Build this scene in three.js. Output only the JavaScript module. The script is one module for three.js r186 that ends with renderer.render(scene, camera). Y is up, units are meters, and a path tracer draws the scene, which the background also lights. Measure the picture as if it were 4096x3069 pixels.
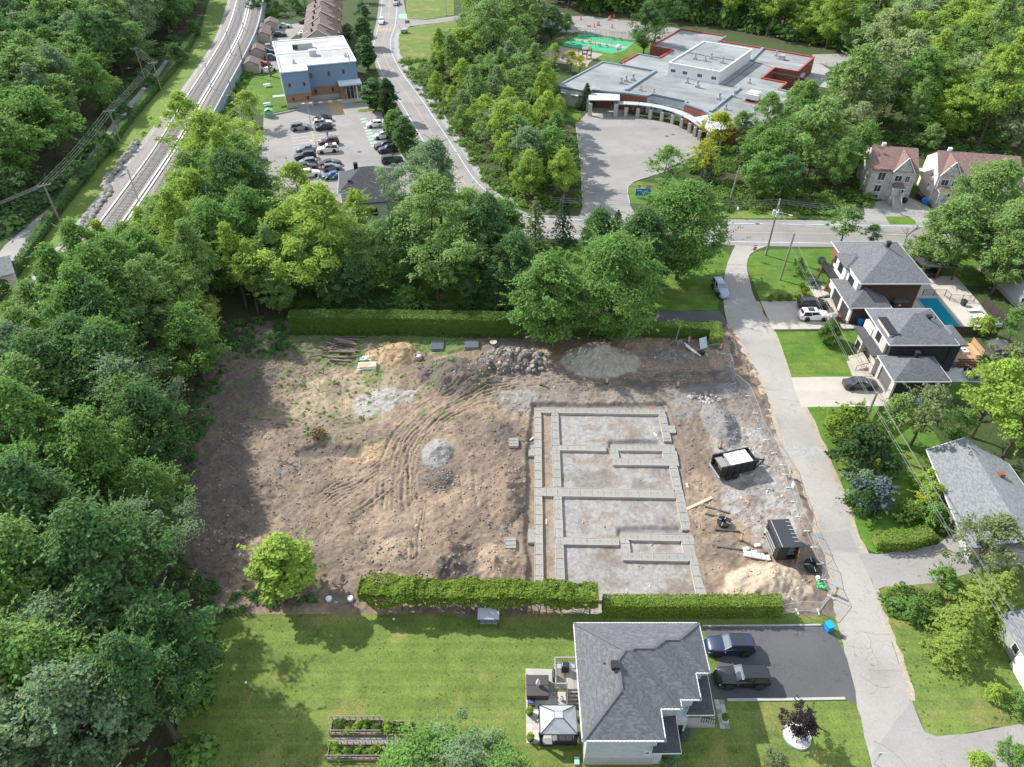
import * as THREE from 'three';
import { RoundedBoxGeometry } from 'three/addons/geometries/RoundedBoxGeometry.js';
import { toCreasedNormals } from 'three/addons/utils/BufferGeometryUtils.js';
import { MarchingCubes } from 'three/addons/objects/MarchingCubes.js';

// ---------- camera, sky, sun, exposure (metres, y up; the camera hovers 67 m above the street) ----------
const scene = new THREE.Scene();
const camera = new THREE.PerspectiveCamera(56.1,1024 / 767,0.5,6000);
camera.position.set(0,67,0);
camera.rotation.set(-39.9 * Math.PI / 180,0,0);
const renderer = new THREE.WebGLRenderer({ antialias: true });
renderer.toneMapping = THREE.LinearToneMapping;
renderer.toneMappingExposure = 1.7;
renderer.shadowMap.enabled = true;
const SUN_DIR = new THREE.Vector3(-0.82,0.83,-0.54).normalize();
{  // pale summer sky with thin high cloud, the same all round
 const W = 512, H = 256, d = new Float32Array(W * H * 4), nz = (x, y, z) => Math.sin(x * 3.1 + 1.7 * Math.sin(z * 2.3 + y)) * Math.sin(z * 2.9 + 1.3 * Math.sin(x * 1.9 - y * 2)) * 0.5 + 0.25 * Math.sin(x * 7 + z * 5) * Math.sin(z * 6.1 - x * 3);
 for (let j = 0; j < H; j++) for (let i = 0; i < W; i++) {
 const el = ((j + 0.5) / H - 0.5) * Math.PI, az = i / W * 2 * Math.PI, y = Math.sin(el), t = Math.pow(Math.max(0, y), 0.45), x = Math.cos(el) * Math.cos(az) / (Math.abs(y) + 0.25), z = Math.cos(el) * Math.sin(az) / (Math.abs(y) + 0.25), c = y > 0 ? 0.35 + 0.45 * Math.min(1, Math.max(0, nz(x, y, z) + 0.5)) : 1;
 const b = [0.54 - 0.32 * t, 0.6 - 0.24 * t, 0.68 - 0.05 * t]; for (let q = 0; q < 3; q++) d[(j * W + i) * 4 + q] = b[q] * (1 - c) + [0.66,0.68,0.7][q] * c; d[(j * W + i) * 4 + 3] = 1;
 }
 const t = new THREE.DataTexture(d, W, H, THREE.RGBAFormat, THREE.FloatType); t.mapping = THREE.EquirectangularReflectionMapping; t.magFilter = THREE.LinearFilter; t.needsUpdate = true; scene.background = t; scene.environment = t;
}
const sun = new THREE.DirectionalLight(new THREE.Color(1.0,0.965,0.915), 4.2);
sun.position.copy(SUN_DIR).multiplyScalar(400).add(new THREE.Vector3(0,0,-120));
sun.target.position.set(0,0,-120);
sun.castShadow = true;
sun.shadow.radius = 1.6;
Object.assign(sun.shadow.camera, { left: -260, right: 260, top: 260, bottom: -260, near: 1, far: 900 });
sun.shadow.mapSize.set(4096,4096);
scene.add(sun, sun.target);

// ---------- helpers ----------
const V3 = (x, y, z) => new THREE.Vector3(x, y, z);
function rng(seed) { let a = seed >>> 0; return () => { a = (a + 0x6D2B79F5) | 0; let t = Math.imul(a ^ (a >>> 15), 1 | a); t = (t + Math.imul(t ^ (t >>> 7), 61 | t)) ^ t; return ((t ^ (t >>> 14)) >>> 0) / 4294967296; }; }
const rnd = rng(20240607);
const R = (a, b) => a + (b - a) * rnd();
const clamp = (x, a = 0, b = 1) => Math.min(b, Math.max(a, x));
const sstep = (a, b, x) => { const t = clamp((x - a) / (b - a)); return t * t * (3 - 2 * t); };
const lerp = (a, b, t) => a + (b - a) * t;
function h2(ix, iy) { let n = Math.imul(ix, 374761393) + Math.imul(iy, 668265263); n = Math.imul(n ^ (n >>> 13), 1274126177); return ((n ^ (n >>> 16)) >>> 0) / 4294967296; }
function vnoise(x, y, per = 0) {
 const ix = Math.floor(x), iy = Math.floor(y), fx = x - ix, fy = y - iy, u = fx * fx * (3 - 2 * fx), v = fy * fy * (3 - 2 * fy);
 const w = (i) => per ? ((i % per) + per) % per : i;
 const a = h2(w(ix), w(iy)), b = h2(w(ix + 1), w(iy)), c = h2(w(ix), w(iy + 1)), d = h2(w(ix + 1), w(iy + 1));
 return a + (b - a) * u + (c - a) * v + (a - b - c + d) * u * v;
}
function fbm(x, y, o = 4, per = 0) { let s = 0, a = 0.5, n = 0; for (let i = 0; i < o; i++) { s += a * vnoise(x + i * 17.3 * (per ? 0 : 1), y + i * 9.1 * (per ? 0 : 1), per); n += a; a *= 0.5; x *= 2; y *= 2; per *= 2; } return s / n; }
const taken = new Map();
function numbered(name) { const k = (taken.get(name) ?? -1) + 1; taken.set(name, k); return k ? name + '_' + String(k).padStart(3, '0') : name; }
function tag(o, label, category, group, kind) { if (label) o.userData.label = label; if (category) o.userData.category = category; if (group) o.userData.group = group; if (kind) o.userData.kind = kind; return o; }
function thing(name, label, category, p = [0,0,0], turn = 0, group) {
 const o = new THREE.Group(); o.name = numbered(name); scene.add(o);
 o.position.set(p[0], p[1], p[2]); o.rotation.y = turn; return tag(o, label, category, group);
}
function copy(src, p, turn = 0, label, group, s = 1) {
 const c = src.clone(); c.name = numbered(src.name.replace(/_\d{3}$/, '')); c.userData = { ...src.userData }; scene.add(c);
 c.position.set(p[0], p[1], p[2]); c.rotation.y = turn; if (Array.isArray(s)) c.scale.set(...s); else c.scale.setScalar(s);
 if (label) c.userData.label = label; if (group) c.userData.group = group; return c;
}
function add(parent, name, geo, mat) { const m = new THREE.Mesh(geo, mat); m.castShadow = m.receiveShadow = true; m.name = parent === scene ? numbered(name) : name; parent.add(m); return m; }
// colour helpers: hex is sRGB; linear albedo via lin()
const lin = (r, g, b) => new THREE.Color().setRGB(r, g, b);
function mat(c, rough = 0.8, o = {}) { return new THREE.MeshStandardMaterial({ color: Array.isArray(c) ? lin(...c) : new THREE.Color(c), roughness: rough, ...o }); }
function phys(c, rough, o = {}) { return new THREE.MeshPhysicalMaterial({ color: Array.isArray(c) ? lin(...c) : new THREE.Color(c), roughness: rough, ...o }); }
function tex(n, fn, metres, srgb = false) {   // fn(u, v) in 0..1 -> grey or [r, g, b] 0..1
 const d = new Uint8Array(n * n * 4);
 for (let j = 0; j < n; j++) for (let i = 0; i < n; i++) {
 const c = fn(i / n, j / n), k = (j * n + i) * 4, a = Array.isArray(c);
 for (let q = 0; q < 3; q++) d[k + q] = 255 * clamp(a ? c[q] : c); d[k + 3] = 255;
 }
 const t = new THREE.DataTexture(d, n, n); t.wrapS = t.wrapT = THREE.RepeatWrapping; t.magFilter = THREE.LinearFilter; t.minFilter = THREE.LinearMipmapLinearFilter; t.generateMipmaps = true;
 if (srgb) t.colorSpace = THREE.SRGBColorSpace; t.repeat.set(1 / metres, 1 / metres); t.needsUpdate = true; return t;
}
// mesh collector: flat faces, uv in metres along each face (u level, v up the slope)
const _a = V3(), _b = V3(), _n = V3(), _t = V3(), _v = V3();
class MB {
 constructor() { this.p = []; this.n = []; this.u = []; this.c = []; this.col = null; }
 tri(a, b, c, uvs) {
 _a.set(b[0] - a[0], b[1] - a[1], b[2] - a[2]); _b.set(c[0] - a[0], c[1] - a[1], c[2] - a[2]); _n.crossVectors(_a, _b).normalize();
 if (Math.abs(_n.y) > 0.985) { _t.set(1,0,0); _v.set(0,0,-1); } else { _t.set(_n.z, 0,-_n.x).normalize(); _v.crossVectors(_n, _t); }
 [a, b, c].forEach((q, i) => { this.p.push(q[0], q[1], q[2]); this.n.push(_n.x, _n.y, _n.z); if (uvs) this.u.push(...uvs[i]); else this.u.push(q[0] * _t.x + q[2] * _t.z, q[0] * _v.x + q[1] * _v.y + q[2] * _v.z); this.c.push(...(this.col || [1,1,1])); });
 return this;
 }
 quad(a, b, c, d) { this.tri(a, b, c); return this.tri(a, c, d); }
 fan(pts) { for (let i = 1; i < pts.length - 1; i++) this.tri(pts[0], pts[i], pts[i + 1]); return this; }
 // box centred at x,z with its base at y
 box(x, y, z, w, h, d, ry = 0) {
 const c = Math.cos(ry), s = Math.sin(ry), f = (i, j, k) => { const X = i * w / 2, Z = k * d / 2; return [x + X * c + Z * s, y + j * h, z - X * s + Z * c]; };
 const A = f(-1,0,-1), B = f(1,0,-1), C = f(1,0,1), D = f(-1,0,1), E = f(-1,1,-1), F = f(1,1,-1), G = f(1,1,1), H = f(-1,1,1);
 return this.quad(E, H, G, F).quad(A, B, C, D).quad(D, C, G, H).quad(B, A, E, F).quad(C, B, F, G).quad(A, D, H, E);
 }
 // bar between two points, rectangular section
 bar(a, b, w, h = w) {
 const A = V3(...a), d = V3(...b).sub(A), L = d.length(); d.normalize();
 const up = Math.abs(d.y) > 0.95 ? V3(1,0,0) : V3(0,1,0), s = V3().crossVectors(d, up).normalize(), t = V3().crossVectors(s, d);
 const f = (k, i, j) => [A.x + d.x * k * L + s.x * i * w / 2 + t.x * j * h / 2, A.y + d.y * k * L + s.y * i * w / 2 + t.y * j * h / 2, A.z + d.z * k * L + s.z * i * w / 2 + t.z * j * h / 2];
 const q = [[-1,-1],[1,-1],[1,1],[-1,1]];
 for (let i = 0; i < 4; i++) { const m = q[i], n = q[(i + 1) % 4]; this.quad(f(0,...n), f(0,...m), f(1,...m), f(1,...n)); }
 return this.quad(f(0,...q[0]), f(0,...q[1]), f(0,...q[2]), f(0,...q[3])).quad(f(1,...q[3]), f(1,...q[2]), f(1,...q[1]), f(1,...q[0]));
 }
 cyl(a, b, r0, r1 = r0, n = 8, caps = true) {
 const A = V3(...a), Bv = V3(...b), d = V3().subVectors(Bv, A).normalize(), up = Math.abs(d.y) > 0.95 ? V3(1,0,0) : V3(0,1,0), s = V3().crossVectors(d, up).normalize(), t = V3().crossVectors(s, d);
 const at = (o, r, k) => { const an = k / n * Math.PI * 2, cx = Math.cos(an), sx = Math.sin(an); return [o.x + (s.x * cx + t.x * sx) * r, o.y + (s.y * cx + t.y * sx) * r, o.z + (s.z * cx + t.z * sx) * r]; };
 for (let k = 0; k < n; k++) {
 this.quad(at(A, r0, k), at(Bv, r1, k), at(Bv, r1, k + 1), at(A, r0, k + 1));
 if (n >= 8) { const N = this.n.length - 18; const nn = (q) => { const an = q / n * Math.PI * 2; return [s.x * Math.cos(an) + t.x * Math.sin(an), s.y * Math.cos(an) + t.y * Math.sin(an), s.z * Math.cos(an) + t.z * Math.sin(an)]; }; const n0 = nn(k), n1 = nn(k + 1); [n0, n0, n1, n0, n1, n1].forEach((v, i) => { this.n[N + i * 3] = v[0]; this.n[N + i * 3 + 1] = v[1]; this.n[N + i * 3 + 2] = v[2]; }); }
 if (caps) { this.tri([Bv.x, Bv.y, Bv.z], at(Bv, r1, k + 1), at(Bv, r1, k)); this.tri([A.x, A.y, A.z], at(A, r0, k), at(A, r0, k + 1)); }
 }
 return this;
 }
 path(pts, r, n = 6) { for (let i = 0; i < pts.length - 1; i++) this.cyl(pts[i], pts[i + 1], r, r, n, i === 0 || i === pts.length - 2); return this; }
 // flat-topped slab over an outline [[x, z],...]
 slab(pts, y0, y1, sides = true) {
 const c = pts.map((q) => new THREE.Vector2(q[0], q[1])); if (THREE.ShapeUtils.area(c) < 0) c.reverse();
 for (const [i, j, k] of THREE.ShapeUtils.triangulateShape(c, [])) this.tri([c[i].x, y1, c[i].y],[c[k].x, y1, c[k].y],[c[j].x, y1, c[j].y]);
 if (sides) for (let i = 0; i < c.length; i++) { const a = c[i], b = c[(i + 1) % c.length]; this.quad([b.x, y0, b.y],[a.x, y0, a.y],[a.x, y1, a.y],[b.x, y1, b.y]); }
 return this;
 }
 geo(g, m) {   // takes a finished geometry with its own normals and uv
 let q = g.index ? g.toNonIndexed() : g.clone(); if (m) q.applyMatrix4(m); if (!q.attributes.normal) q.computeVertexNormals();
 const P = q.attributes.position, N = q.attributes.normal, U = q.attributes.uv;
 for (let i = 0; i < P.count; i++) { this.p.push(P.getX(i), P.getY(i), P.getZ(i)); this.n.push(N.getX(i), N.getY(i), N.getZ(i)); this.u.push(U ? U.getX(i) : 0, U ? U.getY(i) : 0); this.c.push(...(this.col || [1,1,1])); }
 return this;
 }
 build() {
 const g = new THREE.BufferGeometry(); g.setAttribute('position', new THREE.Float32BufferAttribute(this.p, 3)); g.setAttribute('normal', new THREE.Float32BufferAttribute(this.n, 3)); g.setAttribute('uv', new THREE.Float32BufferAttribute(this.u, 2));
 if (this.col) g.setAttribute('color', new THREE.Float32BufferAttribute(this.c, 3));
 return g;
 }
 mesh(parent, name, m) { return add(parent, name, this.build(), m); }
}
const mb = () => new MB();
const mx = (x, y, z, rx = 0, ry = 0, rz = 0, s = 1) => new THREE.Matrix4().compose(V3(x, y, z), new THREE.Quaternion().setFromEuler(new THREE.Euler(rx, ry, rz, 'YXZ')), Array.isArray(s) ? V3(...s) : V3(s, s, s));
const dir2 = (a, b) => { const x = b[0] - a[0], z = b[1] - a[1], l = Math.hypot(x, z); return [x / l, z / l, l]; };
const ang = (a, b) => Math.atan2(-(b[1] - a[1]), b[0] - a[0]);   // turn about y that takes +x to the direction a -> b
function inPoly(x, z, p) { let c = false; for (let i = 0, j = p.length - 1; i < p.length; j = i++) if ((p[i][1] > z) !== (p[j][1] > z) && x < (p[j][0] - p[i][0]) * (z - p[i][1]) / (p[j][1] - p[i][1]) + p[i][0]) c = !c; return c; }
function edgeDist(x, z, p, closed = true) { let m = 1e9, best = 0, side = 0, run = 0, acc = 0; for (let i = 0; i < p.length - (closed ? 0 : 1); i++) { const a = p[i], b = p[(i + 1) % p.length], dx = b[0] - a[0], dz = b[1] - a[1], L2 = dx * dx + dz * dz, t = clamp(((x - a[0]) * dx + (z - a[1]) * dz) / L2), d = Math.hypot(x - a[0] - dx * t, z - a[1] - dz * t); if (d < m) { m = d; side = Math.sign((x - a[0]) * dz - (z - a[1]) * dx); run = acc + t * Math.sqrt(L2); } acc += Math.sqrt(L2); } return [m, side, run]; }
function curve2(pts, n) { const c = new THREE.CatmullRomCurve3(pts.map((p) => V3(p[0], p.length > 2 ? p[2] : 0, p[1]))); return c.getPoints(n).map((v) => pts[0].length > 2 ? [v.x, v.z, v.y] : [v.x, v.z]); }
// ---------- surface textures ----------
const T = {};
T.grain = tex(512, (u, v) => 0.74 + 0.3 * (fbm(u * 64, v * 64,3,64) - 0.5) + 0.34 * (h2(u * 512 | 0, v * 512 | 0) - 0.5) + 0.2 * (fbm(u * 8, v * 8,3,8) - 0.5), 5);
T.soft = tex(512, (u, v) => 0.8 + 0.22 * (fbm(u * 16, v * 16,4,16) - 0.5) + 0.12 * (h2(u * 512 | 0, v * 512 | 0) - 0.5), 3);
T.asphalt = tex(1024, (u, v) => {
 let g = 0.74 + 0.2 * (fbm(u * 6, v * 6,5,6) - 0.5) + 0.13 * (h2(u * 1024 | 0, v * 1024 | 0) - 0.5) + 0.12 * (fbm(u * 120, v * 120,2,120) - 0.5);
 const w = fbm(u * 9 + 3, v * 9,4,9), c1 = Math.abs(w - 0.5), w2 = fbm(u * 5, v * 5 + 2,5,5), c2 = Math.abs(w2 - 0.47);
 if (c1 < 0.005 && fbm(u * 4, v * 4,2,4) > 0.48) g -= 0.2; if (c2 < 0.0035) g -= 0.17; g += .16 * (fbm(u * 2, v * 2,4,2) - .5);
 return [g * 1.0, g * 0.985, g * 0.965];
}, 18);
T.lawn = tex(1024, (u, v) => {
 const a = fbm(u * 14, v * 14,4,14), b = h2(u * 1024 | 0, v * 1024 | 0), c = fbm(u * 180, v * 180,2,180), d = fbm(u * 5 + 1, v * 5,3,5);
 const k = 0.62 + 0.42 * (c - 0.5) + 0.36 * (b - 0.5) + 0.34 * (a - 0.5) + .25 * (fbm(u * 3, v * 40 + 4,2,3) - .5) * .5, dry = sstep(0.42,0.72, d + 0.35 * (a - 0.5));
 const mow = 1 + .04 * Math.sin(v * 6.2832 * 22 + 1.5 * fbm(u * 6, v * 6,2,6)); return [k * mow * (0.78 + 0.36 * dry), k * mow * (1 + 0.05 * dry), k * (0.55 + 0.3 * dry)];
}, 20);
T.leaf = tex(512, (u, v) => { const a = fbm(u * 60, v * 60,3,60), b = h2(u * 512 | 0, v * 512 | 0), c = fbm(u * 10, v * 10,3,10); const k = 0.55 + 0.6 * (a - 0.5) + 0.4 * (b - 0.5); return [k * (0.9 + 0.4 * (c - .5)), k, k * 0.7]; }, 9);
T.dirt = tex(1024, (u, v) => { const a = fbm(u * 40, v * 40,4,40), b = h2(u * 1024 | 0, v * 1024 | 0), c = fbm(u * 160, v * 160,2,160); const pebble = c > 0.72 ? 0.16 : 0; return 0.7 + 0.34 * (a - 0.5) + 0.3 * (b - 0.5) + pebble; }, 10);
T.concrete = tex(512, (u, v) => { const g = 0.8 + 0.2 * (fbm(u * 5, v * 5,5,5) - 0.5) + 0.08 * (h2(u * 512 | 0, v * 512 | 0) - 0.5); return [g, g * 0.985, g * 0.95]; }, 6);
T.roofgravel = tex(1024, (u, v) => { const a = fbm(u * 4, v * 9,5,9), b = fbm(u * 22, v * 14,3,22); return 0.8 + 0.6 * (a - 0.5) + 0.2 * (b - 0.5) + 0.06 * (h2(u * 1024 | 0, v * 1024 | 0) - 0.5); }, 26);
const shingleTone = (u, v, cols, rows) => { const r = Math.floor(v * rows), c = Math.floor(u * cols + (r * 0.37 % 1)); const q = ((c % cols) + cols) % cols; return h2(q + 5, r + 11); };
T.shingle = tex(1024, (u, v) => { const t = shingleTone(u, v, 24,48), f = (v * 48) % 1; return 0.72 + 0.3 * (t - 0.5) + 0.1 * (h2(u * 1024 | 0, v * 1024 | 0) - 0.5) - (f < 0.14 ? 0.14 : 0); }, 7);
T.shingleBump = tex(512, (u, v) => { const f = (v * 24) % 1; return 1 - f; }, 3.5, false);
T.siding = tex(256, (u, v) => { const f = (v * 16) % 1; return 0.86 + 0.05 * (fbm(u * 8, v * 8,3,8) - 0.5) - (f < 0.12 ? 0.2 : 0); }, 2.4);
T.board = tex(256, (u, v) => 0.8 + 0.3 * (fbm(u * 3, v * 70,3,3) - 0.5) + 0.12 * (h2(u * 256 | 0, v * 256 | 0) - .5), 1.5);
T.brick = tex(512, (u, v) => { const r = Math.floor(v * 40), c = Math.floor(u * 14 + (r % 2) * 0.5), fu = (u * 14 + (r % 2) * 0.5) % 1, fv = (v * 40) % 1; const t = h2(((c % 14) + 14) % 14, r); return fu < 0.05 || fv < 0.14 ? 0.84 : 0.62 + 0.36 * (t - 0.4); }, 3);
T.stone = tex(512, (u, v) => { const r = Math.floor(v * 20), o = h2(r, 3), c = Math.floor(u * 8 + o), fu = (u * 8 + o) % 1, fv = (v * 20) % 1; const t = h2(((c % 8) + 8) % 8, r + 40); const k = fu < 0.04 || fv < 0.1 ? 0.5 : 0.45 + 0.5 * t; return [k, k * 0.97, k * 0.93]; }, 3);

// ---------- materials ----------
const M = {
 ground: mat([0.085,0.12,0.035],1, { map: T.leaf }), woodfloor: mat([0.11,0.1,0.06],1, { map: T.leaf }),
 lawn: mat([0.24,0.268,0.09],1, { map: T.lawn }), lush: mat([0.155,0.25,0.04],1, { map: T.lawn }), verge: mat([0.26,0.34,0.08],1, { map: T.leaf }),
 road: mat([0.45,0.425,0.39],0.92, { map: T.asphalt }), road2: mat([0.34,0.33,0.32],0.92, { map: T.asphalt }), drive: mat([0.12,0.122,0.127],0.85, { map: T.asphalt }), lot: mat([0.35,0.335,0.32],0.92, { map: T.asphalt }),
 oldtar: mat([0.39,0.375,0.355],0.95, { map: T.asphalt }), dust: mat([0.5,0.42,0.32],1, { map: T.dirt }), gravel: mat([0.45,0.44,0.42],1, { map: T.dirt }), slabcon: mat([0.54,0.49,0.425],0.9, { map: T.concrete }), concrete: mat([0.5,0.49,0.46],0.9, { map: T.concrete }),
 white: mat([0.75,0.75,0.74],0.6), paint: mat([0.8,0.8,0.79],0.7, { map: T.grain }), yellow: mat([0.75,0.42,0.13],0.8, { map: T.grain }), black: mat([0.02,0.02,0.022],0.6), rubber: mat([0.025,0.025,0.027],0.85),
 steel: mat([0.5,0.51,0.52],0.4, { metalness: 0.7 }), galv: mat([0.45,0.47,0.48],0.5, { metalness: 0.4 }), darkmetal: mat([0.03,0.03,0.033],0.5, { metalness: 0.3 }),
 pole: mat([0.34,0.3,0.26],0.95, { map: T.grain }), wire: mat([0.2,0.2,0.21],0.7), glass: phys([0.03,0.035,0.04],0.06, { specularIntensity: 1 }), bark: mat([0.13,0.1,0.075],1, { map: T.grain }),
 lumber: mat([0.62,0.5,0.36],0.85, { map: T.board }), greywood: mat([0.36,0.33,0.3],0.9, { map: T.board }),
};
function structure(name, geo, m) { const o = add(scene, name, geo, m); o.userData.kind = 'structure'; return o; }
// uneven outline: points are put every step metres and pushed a little to the side
function ragged(pts, step = 0.8, amp = 0.12, seed = 1) { const out = []; for (let i = 0; i < pts.length; i++) { const a = pts[i], b = pts[(i + 1) % pts.length],[dx, dz, L] = dir2(a, b), n = Math.max(1, Math.round(L / step)); for (let k = 0; k < n; k++) { const t = k / n * L, w = k ? (fbm((a[0] + dx * t) * 0.9 + seed * 7, (a[1] + dz * t) * 0.9,3) - 0.5) * 2 * amp * 2 : 0; out.push([a[0] + dx * t + dz * w, a[1] + dz * t - dx * w]); } } return out; }
function sheet(name, pts, y, m, amp = 0) { const b = mb(); b.slab(amp ? ragged(pts, 0.7, amp, y * 99) : pts, y - 0.02, y, false); return structure(name, b.build(), m); }
function ribbon(L, Rr) { const b = mb(); for (let i = 0; i < L.length - 1; i++) b.quad(L[i], Rr[i], Rr[i + 1], L[i + 1]); return b; }
// stroke of width w along a line of [x, z]
function stroke(b, pts, w, y, dash = 0, gap = 0) {
 for (let i = 0; i < pts.length - 1; i++) {
 const a = pts[i], c = pts[i + 1],[dx, dz, L] = dir2(a, c), nx = -dz * w / 2, nz = dx * w / 2; let s = 0;
 while (s < L) { const e = dash ? Math.min(L, s + dash) : L; b.quad([a[0] + dx * s + nx, y, a[1] + dz * s + nz],[a[0] + dx * e + nx, y, a[1] + dz * e + nz],[a[0] + dx * e - nx, y, a[1] + dz * e - nz],[a[0] + dx * s - nx, y, a[1] + dz * s - nz]); s = e + (dash ? gap : 1e9); }
 } return b;
}

// ---------- the ground: one sheet to the horizon, left open where the building site is dug ----------
const SITE = [-48,37,-96,-41];   // x0, x1, z0, z1
const far = 2600;
{
 const s = new THREE.Shape([[-far, far],[far, far],[far, -far],[-far, -far]].map((q) => new THREE.Vector2(...q)));
 s.holes.push(new THREE.Path([[SITE[0],-SITE[3]],[SITE[0],-SITE[2]],[SITE[1],-SITE[2]],[SITE[1],-SITE[3]]].map((q) => new THREE.Vector2(...q))));
 const g = new THREE.ShapeGeometry(s); g.rotateX(-Math.PI / 2); const P = g.attributes.position, U = g.attributes.uv; for (let i = 0; i < P.count; i++) U.setXY(i, P.getX(i), P.getZ(i));
 structure('ground', g, M.ground);
}
const rect = (x0, x1, z0, z1) => [[x0, z0],[x1, z0],[x1, z1],[x0, z1]];
// woodland floors
const WOOD_NEAR = [[-40.63,-96.31],[-45.06,-87.65],[-42.37,-72.99],[-41.29,-63.41],[-39.53,-55.16],[-38.16,-49.84],[-34.03,-46.05],[-31.85,-42.75],[-30.91,-37.53],[-29.84,-32.83],[-27.3,-27.11],[-24,-18],[-75,-18],[-92,-60],[-74.75,-67.58],[-72.49,-76.86],[-70.73,-89.42],[-68.96,-98.3],[-66.95,-108.33],[-65.98,-123.32],[-64.35,-137.02],[-58.32,-149.34],[-46.88,-131.89]];
const WOOD_WEST = [[-94.82,-138.06],[-99.6,-163.95],[-104.98,-194.91],[-108.47,-228.47],[-109.54,-259.81],[-116.52,-298.9],[-133.29,-356.64],[-420,-420],[-420,-120],[-93.08,-83.13],[-94.69,-103.16],[-97.84,-123.32]];
const WOOD_EAST = [[-3.21,-363.55],[8.07,-311.3],[25.05,-295.26],[47.88,-291.12],[62.08,-279.92],[74.87,-270.62],[89.31,-258.99],[98.58,-249.21],[110.94,-238.05],[98.99,-213.43],[92.13,-201.66],[76.11,-185.16],[61.55,-168.91],[52.45,-163.33],[41.92,-159.33],[37.52,-146.98],[37.58,-137.02],[46.25,-133.5],[63.74,-132.69],[74.18,-138.07],[85.45,-164.7],[117.34,-151.75],[143.15,-138.07],[520,-420],[60,-420]];
const WOOD_ROAD = [[-31.56,-228.47],[-24.74,-207.97],[-17.53,-185.72],[-12.11,-168.44],[-6.8,-151.49],[-.53,-140.23],[3.26,-135.55],[7.44,-133.5],[13.43,-134.93],[14.48,-146.98],[14.21,-164.7],[14.82,-185.16],[12.65,-201.66],[6.25,-228.6],[11.79,-264.7],[13.23,-303.83],[-4.82,-327.21],[-16.3,-289.77],[-18.09,-248.16],[-24.56,-219.73]];
sheet('wood_floor', WOOD_WEST, 0.012, M.woodfloor); sheet('wood_floor', WOOD_EAST, 0.014, M.woodfloor); sheet('wood_floor', WOOD_ROAD, 0.012, M.woodfloor);
sheet('wood_floor', WOOD_NEAR, 0.012, M.woodfloor);

// lawns
sheet('lawn', [[-33,-42.4],[22,-42.4],[35.2,-42.6],[33.97,-41.02],[32.92,-34.19],[31.86,-27.11],[31.5,-20],[-29,-20]],0.03, M.lawn);
sheet('lawn', ragged([[40.57,-60.66],[40.28,-58.06],[40.17,-53.55],[40.35,-50.66],[41.21,-50.15],[47.37,-51.13],[49.85,-54.05],[56,-62],[58,-84],[66.32,-80.49],[62.22,-80.49],[40.73,-74.95],[40.29,-67.56],[41.19,-64.76],[39.76,-56.08]],1,.12), 0.03, M.lush);
sheet('lawn', ragged([[39.22,-45.11],[40.4,-45.7],[45.92,-46.17],[62,-52],[62,-30],[47.54,-30.98],[41.12,-29.98],[38.86,-29.78],[37.89,-30.21],[38.06,-33.71],[38.43,-38.61],[38.87,-43.66]],1,.12), 0.03, M.lawn);
sheet('lawn', ragged([[41.72,-93.23],[58.44,-93.23],[55.89,-87.21],[51.47,-81.66],[41.1,-81.57],[41.23,-86.57]],1,.1), 0.03, M.lush);
sheet('lawn', ragged([[42.97,-115.79],[45.36,-118.27],[48.09,-119.03],[60.67,-119.54],[56.32,-108.31],[52.51,-103.96],[48.63,-101.87],[41.74,-101.58],[41.95,-106.54],[42.14,-111.97]],1,.1), 0.03, M.lush);
sheet('lawn', [[73.45,-118.52],[97.7,-118.52],[90.99,-106.54],[68.41,-106.54]],0.026, M.lush);
sheet('lawn', [[70.57,-87.21],[78.14,-87.21],[72.61,-77.08],[59.69,-76.52],[62.59,-80.49],[68.74,-80.49]],0.034, M.lush);
sheet('lawn', [[-79.62,-221.29],[-69.24,-228.47],[-60.54,-196.84],[-59.85,-193.96],[-65.56,-189.31],[-71.97,-201.78],[-77.27,-205.88]],0.03, M.lush);
sheet('lawn', [[-43.34,-325.59],[-23.63,-325.59],[-21.74,-295.12],[-31.39,-288.69],[-38.8,-289.6]],0.03, M.lawn);
sheet('lawn', [[-40.2,-265.97],[-39.91,-272.39],[-35.93,-279.91],[-20.32,-286.9],[-16.34,-246.76],[-27.13,-233.47],[-30.65,-223.65],[-36.69,-242.64],[-38.89,-253.87]],0.03, M.lawn);
sheet('lawn', [[3.24,-205.88],[12.71,-207.97],[18,-193.96],[18.11,-186.61],[16.67,-184.4],[10.43,-187.5],[3.12,-195.87]],0.03, M.lush);
sheet('lawn', [[18.06,-265.97],[26.12,-270.76],[41.56,-259.81],[46.78,-258.3],[44.26,-246.76],[35.42,-239.96],[32.87,-234.74],[28.5,-237.33],[25.57,-244],[8.09,-244],[8.31,-252.42]],0.026, M.lush);
sheet('lawn', [[28.69,-134.93],[32.04,-138.07],[41.17,-135.97],[64.02,-133.5],[63.47,-131.89],[47.61,-131.49],[28.24,-131.89]],0.03, M.verge);
sheet('lawn', [[25.03,-146.39],[27.56,-149.23],[34.95,-146.39],[30.94,-138.06],[24.38,-138.06]],0.03, M.lush);
sheet('lawn', ragged([[-10.07,-100.35],[-.42,-100.35],[24.06,-98.98],[33.94,-98.71],[36.2,-106.07],[40.59,-115.5],[39.43,-119.76],[13.47,-120.64],[2.15,-121.52],[-9.78,-131.89],[-23.69,-131.89],[-39.4,-115.5],[-37.46,-100.35]],1.5,.3), 0.02, M.lush);
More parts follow.
